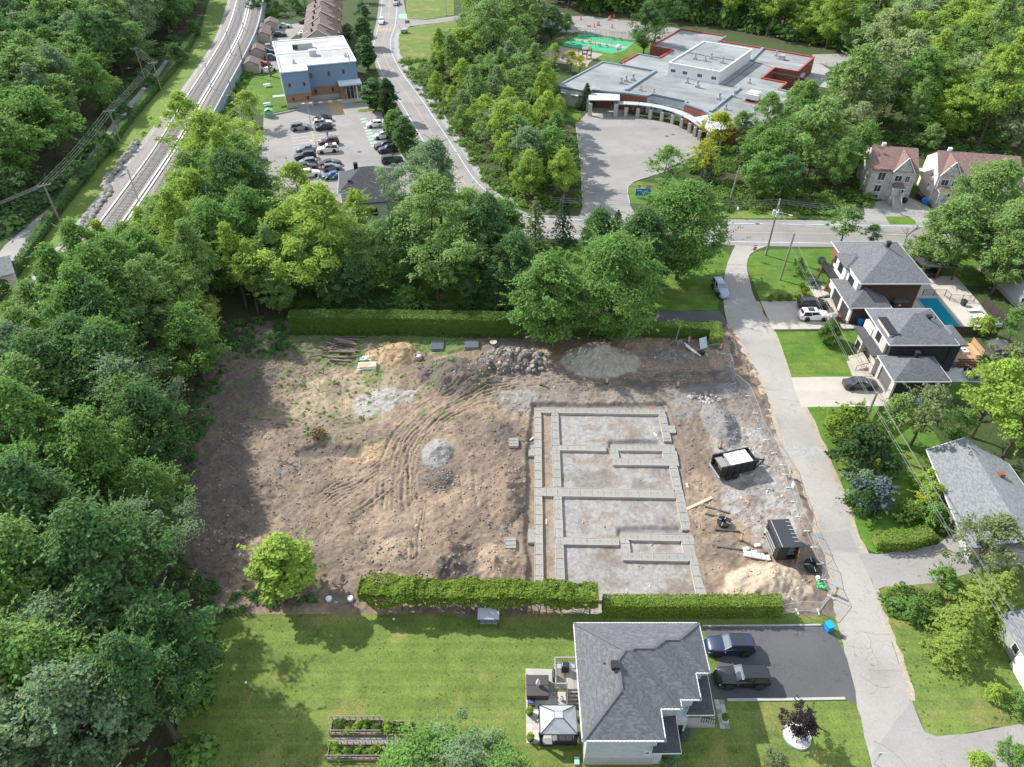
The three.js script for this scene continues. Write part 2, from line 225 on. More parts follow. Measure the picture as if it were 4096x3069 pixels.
sheet('grass_bank', [[-91.99,-138.06],[-95.42,-161.05],[-97.01,-178.83],[-99.71,-210.1],[-105.02,-246.76],[-110.33,-277.37],[-124.41,-332.34],[-114.12,-332.34],[-100.89,-284.25],[-95.68,-242.64],[-90.81,-203.81],[-86.75,-176.35],[-86.22,-159.63],[-86.29,-146.39],[-85.82,-138.06],[-74.45,-122.42],[-74.08,-96.31],[-74.48,-70.23],[-84.76,-87.65]],0.022, M.verge);

// ---------- roads, lots, drives ----------
const roadFar = curve2([[124.68,-125.16],[100.7,-128.56],[71.21,-130.31],[45.66,-131.1],[27.31,-131.89],[13.44,-132.49],[3.23,-133.91],[-1.01,-138.93],[-6.74,-149.55],[-11.99,-166.17],[-17.34,-183.09],[-24.45,-204.84],[-31.02,-223.65],[-36.69,-242.64],[-38.89,-253.87],[-40.2,-265.97],[-40.31,-275.69],[-41.41,-289.6],[-44.59,-319.08],[-48.39,-346.56]],120);
const roadNear = curve2([[118.03,-115.5],[94.95,-118.03],[76.57,-119.41],[45.68,-120.46],[34.49,-121.17],[14.51,-122.78],[2.18,-124.6],[-6.11,-132.89],[-12.32,-142.87],[-17.9,-156.74],[-22,-169.21],[-31.02,-197.81],[-39.03,-221.29],[-42.84,-236.03],[-46.12,-249.56],[-47.38,-259.81],[-48.42,-274.03],[-49.79,-289.6],[-53.04,-319.08],[-55.86,-346.56]],120);
function ribbon2(name, A, B, y, m) { const b = mb(); for (let i = 0; i < A.length - 1; i++) b.quad([B[i][0], y, B[i][1]],[B[i + 1][0], y, B[i + 1][1]],[A[i + 1][0], y, A[i + 1][1]],[A[i][0], y, A[i][1]]); return structure(name, b.build(), m); }
sheet('gravel_verge', [...roadFar.slice(42,112).map((q, i) => [q[0] + 1.1 + 0.5 * vnoise(i * .6,3), q[1] - 0.5 - 0.4 * vnoise(i * .5,8)]), ...roadFar.slice(42,112).reverse()],0.034, M.gravel);
ribbon2('main_road', roadFar, roadNear, 0.04, M.road2);
const mid = (A, B, t) => A.map((q, i) => [lerp(q[0], B[i][0], t), lerp(q[1], B[i][1], t)]);
{
 const b = mb(); stroke(b, mid(roadFar, roadNear, 0.16), 0.16,0.046); stroke(b, mid(roadFar, roadNear, 0.86), 0.16,0.046);
 structure('edge_line', b.build(), M.paint);
 const c = mb(); stroke(c, mid(roadFar, roadNear, 0.5), 0.14,0.047); structure('centre_line', c.build(), M.yellow);
 const d = mb(), p0 = [-47.86,-274.69], p1 = [-40.71,-275.36],[dx, dz, L] = dir2(p0, p1); for (let s = 0.3; s < L; s += 1.15) d.box(p0[0] + dx * s, 0.045, p0[1] + dz * s, 0.55,0.006,2.6, ang(p0, p1)); structure('crosswalk_stripes', d.build(), M.yellow);
}
const streetL = [[42.15,-120.99],[38.94,-113.85],[35.86,-103.16],[34.77,-95.01],[35.14,-87.42],[35.72,-79.41],[35.3,-72.52],[35.28,-64.22],[35.2,-57.3],[34.92,-51.77],[34.22,-45.29],[33.64,-40.07],[32.87,-34.65],[32.43,-31.08],[31.94,-27.11],[31.2,-15]];
const streetR = [[48.34,-120.64],[44.62,-118.03],[42.54,-113.85],[41.32,-106.07],[40.95,-99.25],[41.32,-90.99],[40.69,-79.93],[40.76,-73.75],[40.53,-63.98],[40.14,-56.57],[39.64,-50.16],[39.23,-45.58],[38.77,-41.39],[38.44,-37.78],[37.75,-31.95],[36.4,-15]];
{
 const A = curve2(streetL, 90), B = curve2(streetR, 90);
 ribbon2('street', A.map((q, i) => [q[0] + .25 * (fbm(i * .7,1) - .5), q[1]]), B.map((q, i) => [q[0] + .3 * (fbm(i * .8,5) - .5), q[1]]), 0.036, M.road);
 sheet('road_shoulder', [...B.slice(22,84).map((q, i) => [q[0] - .12 + .15 * vnoise(i, 4), q[1]]), ...B.slice(22,84).map((q, i) => [q[0] + 0.25 + 0.5 * vnoise(i * .7,9), q[1]]).reverse()],0.040, M.dust);
 sheet('road_shoulder', [...A.slice(18,60).map((q, i) => [q[0] + .55 + .9 * fbm(i * .5,4,3), q[1]]), ...A.slice(18,60).map((q, i) => [q[0] - 0.3, q[1]]).reverse()],0.040, M.dust);
 sheet('gravel_trench', ragged([[35.42,-67.08],[40.06,-67.37],[40.83,-66.14],[40.11,-64.99],[35.25,-65.33]],.5,.2), 0.043, M.gravel);
 sheet('mud_stain', ragged([[34.86,-93.48],[35.59,-92.23],[35.06,-87.65],[35.47,-83.13],[34.62,-82.48],[33.53,-84.24],[33.77,-88.83]],.35,.5), .044, mat([.14,.115,.095],.8, { map: T.dirt }));
 sheet('tar_patch', ragged([[34.65,-52.94],[38.19,-53.26],[39.33,-53.43],[39.28,-50.08],[38.02,-50.31],[34.69,-50.66]],.5,.06), 0.043, M.oldtar);
}
sheet('side_road', ragged([[37.97,-33.19],[37.89,-30.21],[38.86,-29.78],[41.12,-29.98],[43.63,-30.36],[47.54,-30.98],[62,-29],[62,-15],[33,-15],[32,-27.97]],1.2,.06), 0.037, M.oldtar);
// drives
sheet('driveway', [[19.66,-40.95],[31.94,-41.06],[33.06,-41.85],[33.05,-40.3],[33.36,-37.51],[33,-34.21],[32.61,-32.73],[31.64,-33.27],[19.24,-33.18],[17.87,-33.54],[20.5,-37]],0.042, M.drive);
sheet('driveway', [[41.74,-101.58],[48.6,-101.78],[54.16,-102.7],[53.18,-95.34],[56.12,-94.39],[55.77,-93.46],[41.57,-93.35]],0.042, M.slabcon);
sheet('driveway', [[40.84,-81.48],[46.19,-81.63],[53.72,-81.66],[53.22,-75.98],[52.82,-75.22],[40.37,-74.95]],0.042, M.slabcon);
sheet('driveway', ragged([[39.28,-50.08],[41.35,-50.01],[47.35,-51.09],[48.64,-51.37],[58,-58],[60,-50],[45.92,-46.17],[40.42,-45.75],[39.34,-45.32]],1.2,.1), 0.041, M.oldtar);
sheet('driveway', [[24.01,-98.71],[34.32,-98.71],[34.77,-95.01],[33.53,-93.48],[32.81,-95.27],[22.73,-95.27]],0.03, M.drive);
sheet('driveway', [[72.45,-137.7],[82.82,-141.93],[85.54,-137.28],[85.6,-130.9],[84.55,-128.61],[69.95,-128.61]],0.03, M.oldtar);
sheet('driveway', [[70.13,-128.61],[71.73,-132.85],[70.02,-135.65],[66.08,-131.29],[65.14,-128.61]],0.028, M.oldtar);
sheet('lawn', ragged([[74.92,-132.38],[79.73,-132.38],[80.1,-130.9],[79.76,-128.99],[74.55,-128.99]],.6,.06), 0.05, M.lush);
sheet('lawn', [[85.37,-135.44],[86.94,-135.44],[86.64,-132.38],[85,-132.38]],0.05, M.lush);
sheet('school_yard', ragged([[12.98,-131.17],[14.37,-135.8],[14.84,-142.73],[15.48,-152.8],[15.92,-168.44],[16.26,-183.09],[17.74,-185.89],[19.8,-191.62],[21.31,-193.96],[28.38,-192.08],[35.47,-186.61],[41.29,-183.09],[45.95,-174.72],[47.08,-168.44],[41.81,-159.63],[33.4,-153.47],[27.33,-149.55],[24.95,-145.78],[24.43,-141.54],[24.37,-136.92],[25.38,-131.17]],2,.1), 0.038, M.lot);
sheet('back_lot', ragged([[17.61,-299.85],[22.37,-293.26],[27.92,-293.26],[45.01,-286.01],[59.03,-275.69],[60.75,-270.76],[50.11,-258.3],[40.5,-261.33],[22.66,-270.76],[14.87,-270.76],[9.08,-280.77],[9.59,-299.85]],2,.2), 0.03, M.lot);
sheet('parking_lot', [[-64.67,-188.4],[-59.4,-192.08],[-54.64,-195.87],[-55.25,-200.28],[-46.1,-202.29],[-40.42,-205.36],[-39.07,-198.79],[-34.62,-191.15],[-29.77,-173.92],[-27,-166.17],[-23.77,-158.23],[-21.37,-151.49],[-20.2,-142.73],[-36.18,-138.06],[-51.18,-140.37],[-56.01,-142.73],[-60.38,-149.55],[-66.24,-171.54],[-61.68,-175.94]],0.036, M.lot);
sheet('rear_lot', [[-77.16,-228.47],[-70.37,-228.47],[-75.08,-262.86],[-72.98,-282.5],[-73.15,-300.82],[-75.61,-284.25],[-79.5,-281.63],[-83.97,-281.63],[-82.31,-259.81],[-79.62,-242.64]],0.034, M.lot);
sheet('bike_path', [[-94.56,-138.06],[-96.3,-148.28],[-98.46,-161.41],[-100.69,-175.13],[-103.6,-191.62],[-104.64,-204.84],[-107.09,-224.84],[-108.84,-238.64],[-107.76,-239.96],[-105.15,-223.65],[-102.75,-207.97],[-101.17,-192.08],[-98.72,-175.53],[-96.31,-161.77],[-93.84,-147.64],[-91.99,-138.06],[-91.3,-127.98],[-90.19,-115.5],[-87.61,-96.31],[-92.25,-100.35],[-95.5,-120.64],[-95.1,-131.89]],0.03, M.oldtar);
sheet('side_path', [[-41.54,-289.6],[-38.8,-289.6],[-31.31,-287.8],[-18.95,-295.12],[-9.75,-298.9],[-9.57,-292.34],[-21.23,-286.9],[-35.93,-279.91],[-39.79,-273.21]],0.038, M.lot);
sheet('cycle_lane', [[-44.49,-319.08],[-43.35,-319.08],[-38.71,-289.6],[-41.41,-289.6]],0.044, M.road2);
sheet('green_cycle_marking', [[-42.09,-296.05],[-39.66,-296.43],[-38.66,-289.6],[-41.54,-290.32]],0.049, mat([0.3,0.75,0.35],.8));
// ---------- trees: tapered trunk with limbs, crown of leaf clumps ----------
function leafMat(c, o = {}) { return phys(c, 1, { vertexColors: true, transmission: 0.5, thickness: 0, specularIntensity: 0.35, side: THREE.DoubleSide, ...o }); }
const LEAF = {
 maple: leafMat([0.19,0.345,0.075]), dark: leafMat([0.12,0.24,0.07]), bright: leafMat([0.36,0.5,0.085]), ash: leafMat([0.26,0.4,0.115]), grey: leafMat([0.25,0.36,0.18]), lime: leafMat([0.42,0.46,0.035]), willow: leafMat([0.36,0.44,0.2]),
 spruce: leafMat([0.05,0.1,0.045]), blue: leafMat([0.16,0.23,0.22]), hedge: leafMat([0.21,0.31,0.035]), cedar: leafMat([0.12,0.22,0.03]), purple: leafMat([0.05,0.028,0.035]), yew: leafMat([0.06,0.13,0.03]), olive: leafMat([0.24,0.29,0.12]), larch: leafMat([0.3,0.4,0.08]), weed: leafMat([0.15,0.26,0.04]), dead: leafMat([0.3,0.22,0.12]),
};
class Leaves {
 constructor(r) { this.p = []; this.n = []; this.c = []; this.r = r; }
 // folded, pointed leaf of length s at p facing n; tone is its own shade of green
 leaf(x, y, z, nx, ny, nz, s, tone) {
 const r = this.r; let ax = r() - 0.5, ay = r() - 0.5, az = r() - 0.5; const d = ax * nx + ay * ny + az * nz; ax -= d * nx; ay -= d * ny; az -= d * nz; let l = Math.hypot(ax, ay, az) || 1; ax /= l; ay /= l; az /= l;
 const bx = ny * az - nz * ay, by = nz * ax - nx * az, bz = nx * ay - ny * ax, h = s * 0.5, w = s * (0.3 + 0.16 * r()), f = s * 0.12;
 const q = [x - ax * h, y - ay * h, z - az * h, x + bx * w + nx * f, y + by * w + ny * f, z + bz * w + nz * f, x + ax * h, y + ay * h, z + az * h, x - bx * w + nx * f, y - by * w + ny * f, z - bz * w + nz * f];
 for (const k of [0,2,1,0,3,2]) { this.p.push(q[k * 3], q[k * 3 + 1], q[k * 3 + 2]); this.c.push(tone[0], tone[1], tone[2]); }
 const wx = 0.45, m1 = [nx - bx * wx * -1, ny - by * wx * -1, nz - bz * wx * -1], m2 = [nx - bx * wx, ny - by * wx, nz - bz * wx];
 for (const m of [m2, m2, m2, m1, m1, m1]) { const e = Math.hypot(...m); this.n.push(m[0] / e, m[1] / e, m[2] / e); }
 }
 build() { const g = new THREE.BufferGeometry(); g.setAttribute('position', new THREE.Float32BufferAttribute(this.p, 3)); g.setAttribute('normal', new THREE.Float32BufferAttribute(this.n, 3)); g.setAttribute('color', new THREE.Float32BufferAttribute(this.c, 3)); return g; }
}
const toneOf = (r, base = 1, spread = 0.5) => { const k = base * (1 - spread / 2 + spread * r()), h = r() - 0.5; return [k * (1 + 0.25 * h), k, k * (1 - 0.3 * h)]; };
function unit(r) { const z = r() * 2 - 1, a = r() * 6.2832, q = Math.sqrt(1 - z * z); return [q * Math.cos(a), z, q * Math.sin(a)]; }
// one clump of leaves: mostly on the outside of a flattened ball, facing out and up
function clump(Lv, cx, cy, cz, rc, n, size, tone, flat = 0.75) {
 const r = Lv.r;
 for (let i = 0; i < n; i++) {
 const u = unit(r); if (u[1] < -0.3 && r() < 0.6) u[1] *= -1; const k = rc * (0.4 + 0.85 * Math.pow(r(), .8));
 let nx = u[0] * 0.6 + (r() - 0.5) * 0.9, ny = u[1] * 0.6 + 0.35 + (r() - 0.5) * 0.9, nz = u[2] * 0.6 + (r() - 0.5) * 0.9; const l = Math.hypot(nx, ny, nz);
 Lv.leaf(cx + u[0] * k, cy + u[1] * k * flat, cz + u[2] * k, nx / l, ny / l, nz / l, size * (0.7 + 0.6 * r()), toneOf(r, tone));
 }
}
function broadleaf(seed, o) {
 const r = rng(seed), { H, Rr, base = 0.16, clumps, per, size, peak = 0.42, top = 0.5, rag = 0.42, lean = 0, stems = 1, cs = 0.24 } = o;
 const Lv = new Leaves(r), W = mb(), cb = H * base, ch = H - cb;
 const prof = (t) => t < peak ? Math.pow(Math.sin(t / peak * Math.PI / 2) * 0.85 + 0.15,0.7) : Math.pow(Math.max(0, Math.cos((t - peak) / (1 - peak) * Math.PI / 2)), top);
 const lob = Array.from({ length: 7 }, () => [r() * 6.28, r(), 0.5 + r() * 0.5]);
 const cent = [];
 for (let i = 0; i < clumps; i++) {
 const t = Math.pow(r(), 0.85), a = r() * 6.2832; let R0 = Rr * prof(t);
 let bump = 1; for (const [la, lt, lw] of lob) { const d = Math.cos(a - la) * 0.5 + 0.5; bump += rag * lw * (d * d * Math.exp(-Math.pow((t - lt) * 3,2)) - 0.22); }
 R0 *= bump; const rc = Rr * cs * (0.45 + 0.9 * r()), q = Math.max(0, R0 - rc * 0.6) * Math.pow(r(), 0.38);
 const x = Math.cos(a) * q + lean * t * H * 0.2, z = Math.sin(a) * q, y = cb + ch * (0.06 + 0.9 * t);
 cent.push([x, y, z, rc]); clump(Lv, x, y, z, rc, Math.round(per * (0.7 + 0.6 * r())), size, 0.85 + 0.3 * r());
 }
 for (let i = 0; i < (o.sprays ?? clumps * .9); i++) {   // loose sprays of leaves standing out from the crown
 const c = cent[Math.floor(r() * cent.length)], u = unit(r), l0 = Math.hypot(c[0], c[2]) + .01; u[0] += c[0] / l0 * .8; u[2] += c[2] / l0 * .8; u[1] = u[1] * .6 + .35; const n = 9, L = Rr * (.12 + .2 * r()), tn = .85 + .3 * r();
 for (let k = 0; k < n; k++) { const f = c[3] * .7 + L * k / n, q = (1 - k / n) * size * .9; let nx = (r() - .5) * 1.2, ny = .6 + (r() - .5), nz = (r() - .5) * 1.2; const l = Math.hypot(nx, ny, nz); Lv.leaf(c[0] + u[0] * f + (r() - .5) * q, c[1] + u[1] * f + (r() - .5) * q - .1 * f * k / n, c[2] + u[2] * f + (r() - .5) * q, nx / l, ny / l, nz / l, size * (.75 + .5 * r()), toneOf(r, tn)); }
 }
 for (let s = 0; s < stems; s++) {
 const a = s / stems * 6.28 + r(), o0 = stems > 1 ? 0.05 : 0, tr = 0.011 * H + 0.07, x0 = Math.cos(a) * o0, z0 = Math.sin(a) * o0; let p = [x0,-0.15, z0], rr = tr * (stems > 1 ? 0.7 : 1);
 for (let k = 1; k <= 5; k++) { const q = [x0 * (1 + k * 4) + (r() - 0.5) * 0.04 * H + lean * k / 5 * H * 0.15, k / 5 * H * 0.8, z0 * (1 + k * 4) + (r() - 0.5) * 0.04 * H], r2 = tr * (1 - k / 5.6) * (stems > 1 ? 0.7 : 1); W.cyl(p, q, rr * (k === 1 ? 1.25 : 1), r2,7, false); p = q; rr = r2; }
 }
 const limbs = Math.min(cent.length, o.limbs ?? 14);
 for (let k = 0; k < limbs; k++) { const c = cent[Math.floor(r() * cent.length)], y0 = Math.min(H * 0.75, Math.max(cb * 0.8, c[1] - Math.hypot(c[0], c[2]) * 0.9)), m = [c[0] * 0.45 + (r() - .5) * .4, lerp(y0, c[1],0.4), c[2] * 0.45 + (r() - .5) * .4]; const rl = 0.004 * H + 0.02; W.cyl([lean * y0 * .17, y0,0], m, rl * 1.5, rl, 5, false); W.cyl(m, [c[0], c[1], c[2]], rl, rl * 0.4,5, false); }
 return { crown: Lv.build(), trunk: W.build() };
}
function conifer(seed, o) {
 const r = rng(seed), { H, Rr, tiers = 16, per = 9, size = 0.3, droop = 0.25, dens = 14 } = o; const Lv = new Leaves(r), W = mb();
 W.cyl([0,-0.1,0],[0, H * 0.96,0],0.02 * H * 0.7 + 0.04,0.02,7, false);
 for (let k = 0; k < tiers; k++) {
 const t = k / (tiers - 1), y = H * (0.06 + 0.9 * t), L0 = Rr * Math.pow(1 - t, 0.85) + 0.15;
 for (let j = 0; j < per; j++) { const a = (j + r() * 0.8) / per * 6.28 + k, L = L0 * (0.75 + 0.4 * r()), n = Math.ceil(dens * (0.3 + L / Rr)); for (let i = 0; i < n; i++) { const s = Math.pow(r(), 0.6), w = (1 - s * 0.7) * L * 0.28 * (r() - 0.5) * 2, x = Math.cos(a) * L * s - Math.sin(a) * w, z = Math.sin(a) * L * s + Math.cos(a) * w, yy = y - droop * L * s + (r() - 0.5) * 0.12; let nx = Math.cos(a) * 0.4 + (r() - .5) * .9, ny = 0.7 + (r() - .5) * .7, nz = Math.sin(a) * 0.4 + (r() - .5) * .9; const l = Math.hypot(nx, ny, nz); Lv.leaf(x, yy, z, nx / l, ny / l, nz / l, size * (0.7 + 0.6 * r()), toneOf(r, 1,0.6)); } }
 }
 return { crown: Lv.build(), trunk: W.build() };
}
const KIND = {
 oakA: broadleaf(11, { H: 13, Rr: 4.6, clumps: 115, per: 135, size: 0.27 , cs: 0.2}), oakB: broadleaf(12, { H: 13, Rr: 4.4, clumps: 115, per: 135, size: 0.27, peak: 0.5, rag: 0.4 , cs: 0.2}), oakC: broadleaf(13, { H: 14, Rr: 3.9, clumps: 115, per: 135, size: 0.27, base: 0.2, top: 0.65, rag: 0.4 , cs: 0.2}), oakD: broadleaf(14, { H: 12, Rr: 4.8, clumps: 115, per: 135, size: 0.27, peak: 0.38, rag: 0.45, cs: 0.2 }),
 tallA: broadleaf(21, { H: 17, Rr: 3.6, clumps: 115, per: 115, size: 0.28, base: 0.28, peak: 0.45, top: 0.75, rag: 0.45, cs: 0.22 }), tallB: broadleaf(22, { H: 16, Rr: 3.2, clumps: 115, per: 115, size: 0.28, base: 0.35, peak: 0.5, top: 0.7, rag: 0.5, lean: 0.3 , cs: 0.22}),
 farA: broadleaf(31, { H: 13, Rr: 4.6, clumps: 95, per: 80, size: 0.4, limbs: 4, rag: .4 , cs: 0.19}), farB: broadleaf(32, { H: 14, Rr: 4.2, clumps: 95, per: 80, size: 0.4, top: 0.7, rag: 0.45, limbs: 4 , cs: 0.19}), farC: broadleaf(33, { H: 12, Rr: 4.9, clumps: 95, per: 80, size: 0.4, peak: 0.36, rag: 0.5, limbs: 4, cs: 0.19 }),
 airy: broadleaf(41, { H: 10, Rr: 3.4, clumps: 60, per: 60, size: 0.3, base: 0.25, rag: 0.5, cs: 0.2 }), airyB: broadleaf(42, { H: 13, Rr: 4.6, clumps: 80, per: 70, size: 0.34, base: 0.22, rag: 0.5, cs: 0.17 }),
 mapleA: broadleaf(45, { H: 18, Rr: 7, base: 0.05, clumps: 230, per: 135, size: 0.36, peak: 0.36, top: 0.5, rag: 0.25, cs: 0.17 }), mapleB: broadleaf(46, { H: 17, Rr: 6.2, base: 0.06, clumps: 205, per: 135, size: 0.36, peak: 0.4, top: 0.55, rag: 0.35, cs: 0.17 }), ashA: broadleaf(47, { H: 18, Rr: 7, base: 0.1, clumps: 170, per: 125, size: 0.33, peak: 0.45, rag: 0.55, cs: 0.15 }),
 bushA: broadleaf(51, { H: 3.2, Rr: 2.0, base: 0.02, clumps: 45, per: 60, size: 0.22, peak: 0.3, stems: 3, limbs: 6 }), bushB: broadleaf(52, { H: 2.6, Rr: 1.9, base: 0.02, clumps: 40, per: 60, size: 0.24, peak: 0.35, rag: 0.5, stems: 3, limbs: 6 }),
 roundT: broadleaf(61, { H: 6.5, Rr: 1.7, base: 0.06, sprays: 25, clumps: 95, per: 95, size: 0.24, peak: 0.3, top: 0.7, rag: 0.15, limbs: 6 }),
 ball: broadleaf(71, { H: 1.2, Rr: 0.62, base: 0.02, clumps: 40, per: 50, size: 0.1, peak: 0.45, rag: 0.05, limbs: 0, sprays: 0 }), dome: broadleaf(72, { H: 4.2, Rr: 2.1, base: 0.02, clumps: 110, per: 90, size: 0.19, peak: 0.3, top: 0.65, rag: 0.08, limbs: 0, sprays: 6 }),
 spruce: conifer(81, { H: 10, Rr: 2.8 }), spruceB: conifer(82, { H: 7, Rr: 2.1, tiers: 14 }), cedarcone: conifer(83, { H: 5, Rr: 1.3, tiers: 16, droop: -0.2, dens: 22, size: .22 }), cypress: conifer(85, { H: 11, Rr: 4.6, tiers: 18, per: 10, dens: 34, droop: 0.12, size: 0.34 }),
};
function tree(name, label, kind, leaf, p, s = 1, turn = 0, group, category = 'tree') {
 const t = thing(name, label, category, [p[0], p[2] ?? 0, p[1]], turn, group), k = KIND[kind];
 t.scale.set(...(Array.isArray(s) ? s : [s, s, s]));
 add(t, 'trunk', k.trunk, M.bark); add(t, 'crown', k.crown, LEAF[leaf]); return t;
}
function plant(name, label, kind, leaf, p, s = 1, group, category = 'shrub') { return tree(name, label, kind, leaf, p, s, R(0,6.28), group, category); }
// a wood: one tree per cell of an uneven grid inside the outline, none where keep() says no
function wood(poly, gap, seed, pick, keep) {
 const r = rng(seed), xs = poly.map((q) => q[0]), zs = poly.map((q) => q[1]), out = [];
 for (let z = Math.min(...zs), row = 0; z < Math.max(...zs); z += gap * 0.87, row++) for (let x = Math.min(...xs) + (row % 2) * gap / 2; x < Math.max(...xs); x += gap) {
 const X = x + (r() - 0.5) * gap * 0.75, Z = z + (r() - 0.5) * gap * 0.75, a = r(), b = r(), c = r(); if (inPoly(X, Z, poly) && (!keep || keep(X, Z))) { out.push([X, Z]); pick(X, Z, a, b, c); }
 } return out;
}
const seen = (x, z, top = 14, m = 60) => { const f = (y) => { const d = [x, y - 67, z], sp = 0.6414, cp = 0.7672, w = -sp * d[1] - cp * d[2], u = cp * d[1] - sp * d[2]; return [720 * d[0] / w, -720 * u / w]; }; const a = f(0), b = f(top); return Math.abs(b[0]) < 512 + m && b[1] < 383 + m && a[1] > -383 - m * .3; };
const ADJ = { maple: 'mid green', dark: 'dark green', bright: 'yellow green', ash: 'light green', grey: 'grey green', willow: 'pale green' };
const LK = (a, list) => list[Math.floor(a * list.length * 0.9999)];
// near wood beside the site
wood(WOOD_NEAR, 6.2,101, (x, z, a, b, c) => {
 const d = edgeDist(x, z, WOOD_NEAR)[0], north = sstep(-70,-110, z), tall = a < 0.35;
 const leaf = north > b * 0.9 ? LK(c, ['bright', 'bright', 'ash', 'maple', 'bright']) : LK(c, ['ash', 'maple', 'grey', 'ash', 'maple', 'dark', 'maple']);
 const k = tall ? LK(b, ['tallA', 'tallB', 'oakC']) : LK(b, ['oakA', 'oakB', 'oakC', 'oakD']), s = (0.95 + 0.42 * c) * (d < 3 ? 0.8 : 1) * (1 - .15 * north);
 tree('woodland_tree', (tall ? 'slender ' : 'broad ') + ADJ[leaf] + ' tree in the dense wood beside the cleared building site', k, leaf, [x, z],[s * (0.9 + .2 * a), s * (0.95 + 0.2 * b), s * (0.9 + .2 * b)], a * 40, 'trees of the wood beside the building site');
}, (x, z) => seen(x, z));
wood(WOOD_WEST, 8.6,102, (x, z, a, b, c) => {
 const s = 1.05 + 0.5 * c; const lf = LK(b, ['dark', 'maple', 'maple', 'ash', 'dark', 'grey']); tree('forest_tree', ADJ[lf] + ' tree in the wood beyond the bicycle path', LK(a, ['farA', 'farB', 'farC', 'oakD']), lf, [x, z],[s, s * (0.8 + .3 * b), s], a * 40, 'trees of the wood beyond the bicycle path');
}, (x, z) => seen(x, z) && edgeDist(x, z, WOOD_WEST)[0] > 3 && z > -340);
const GOLD = [[44.45,-183.09],[57.12,-183.09],[54.12,-163.22],[46.64,-139.2],[27.24,-139.2],[29.33,-154.13],[38.29,-157.54]];
wood(WOOD_EAST, 9.2,103, (x, z, a, b, c) => {
 const ed = edgeDist(x, z, WOOD_EAST)[0], s = (1 + 0.55 * c) * (ed < 9 && z > -235 ? .62 : 1); const lf = x < 70 ? LK(b, ['maple', 'dark', 'ash', 'maple']) : LK(b, ['bright', 'ash', 'willow', 'bright', 'maple', 'ash']); tree('wood_tree', ADJ[lf] + ' tree in the wood behind the school and terraced houses', LK(a, ['farA', 'farB', 'farC', 'oakB', 'tallA']), lf, [x, z],[s, s * (0.85 + .3 * b), s], a * 40, 'trees of the wood behind the school');
}, (x, z) => seen(x, z) && edgeDist(x, z, WOOD_EAST)[0] > 2.5 && z > -345 && !inPoly(x, z, GOLD));
wood(WOOD_ROAD, 6.0,104, (x, z, a, b, c) => {
 const s = (0.6 + 0.5 * c) * (z < -235 ? 1.3 : 1) * (edgeDist(x, z, WOOD_ROAD)[0] < 6 ? .75 : 1); const lf = LK(b, ['maple', 'ash', 'grey', 'ash', 'bright']); tree('roadside_tree', 'young ' + ADJ[lf] + ' tree in the thicket between road and school', LK(a, ['farA', 'oakD', 'airyB', 'oakB', 'tallB']), lf, [x, z],[s, s * (0.85 + .3 * b), s], a * 40, 'trees of the thicket between road and school');
}, (x, z) => seen(x, z) && edgeDist(x, z, WOOD_ROAD)[0] > 2.2);
// ---------- the building site: dug and heaped earth ----------
function region(poly, soft, rough = 1.2, freq = 0.55) { const xs = poly.map((q) => q[0]), zs = poly.map((q) => q[1]), m = soft + rough + 1, bb = [Math.min(...xs) - m, Math.max(...xs) + m, Math.min(...zs) - m, Math.max(...zs) + m]; return (x, z) => { if (x < bb[0] || x > bb[1] || z < bb[2] || z > bb[3]) return 0; const d = edgeDist(x, z, poly)[0] * (inPoly(x, z, poly) ? 1 : -1) + (fbm(x * freq + 7, z * freq, 4) - 0.5) * 2 * rough; return sstep(-soft, soft, d); }; }
const moundAt = (c, rx, rz, h, turn = 0, rough = 0.25, pow = 1) => (x, z) => { const dx = x - c[0], dz = z - c[1], k = Math.cos(turn), s = Math.sin(turn), u = (dx * k - dz * s) / rx, v = (dx * s + dz * k) / rz; const d = Math.hypot(u, v); if (d > 1.5) return 0; const t = clamp(1 - d + rough * (fbm(x * 0.6, z * 0.6,4) - 0.5) * 1.2); return h * (t < 0.12 ? t * t / 0.24 : t - 0.06) * Math.pow(t + .001, pow - 1); };
const C_ = { tan: [0.375,0.278,0.195], tan2: [0.245,0.183,0.13], dark: [0.15,0.12,0.1], soil: [0.105,0.09,0.08], gravel: [0.39,0.375,0.355], blue: [0.225,0.218,0.21], pale: [0.47,0.45,0.42], mulch: [0.47,0.33,0.19], straw: [0.42,0.34,0.22], sand: [0.52,0.415,0.3], beige: [0.44,0.4,0.31], green: [0.11,0.2,0.035], floor: [0.1,0.095,0.05], mud: [0.1,0.088,0.08], lane: [0.25,0.22,0.19] };
const rPit = region([[2.89,-75.68],[21.8,-76.07],[22.21,-70.23],[22.84,-67.58],[21.08,-58.03],[20.86,-51.12],[20.81,-43.3],[1.2,-42],[1.75,-46.77],[1.64,-56.57],[1.96,-65.88]],0.35,0.35);
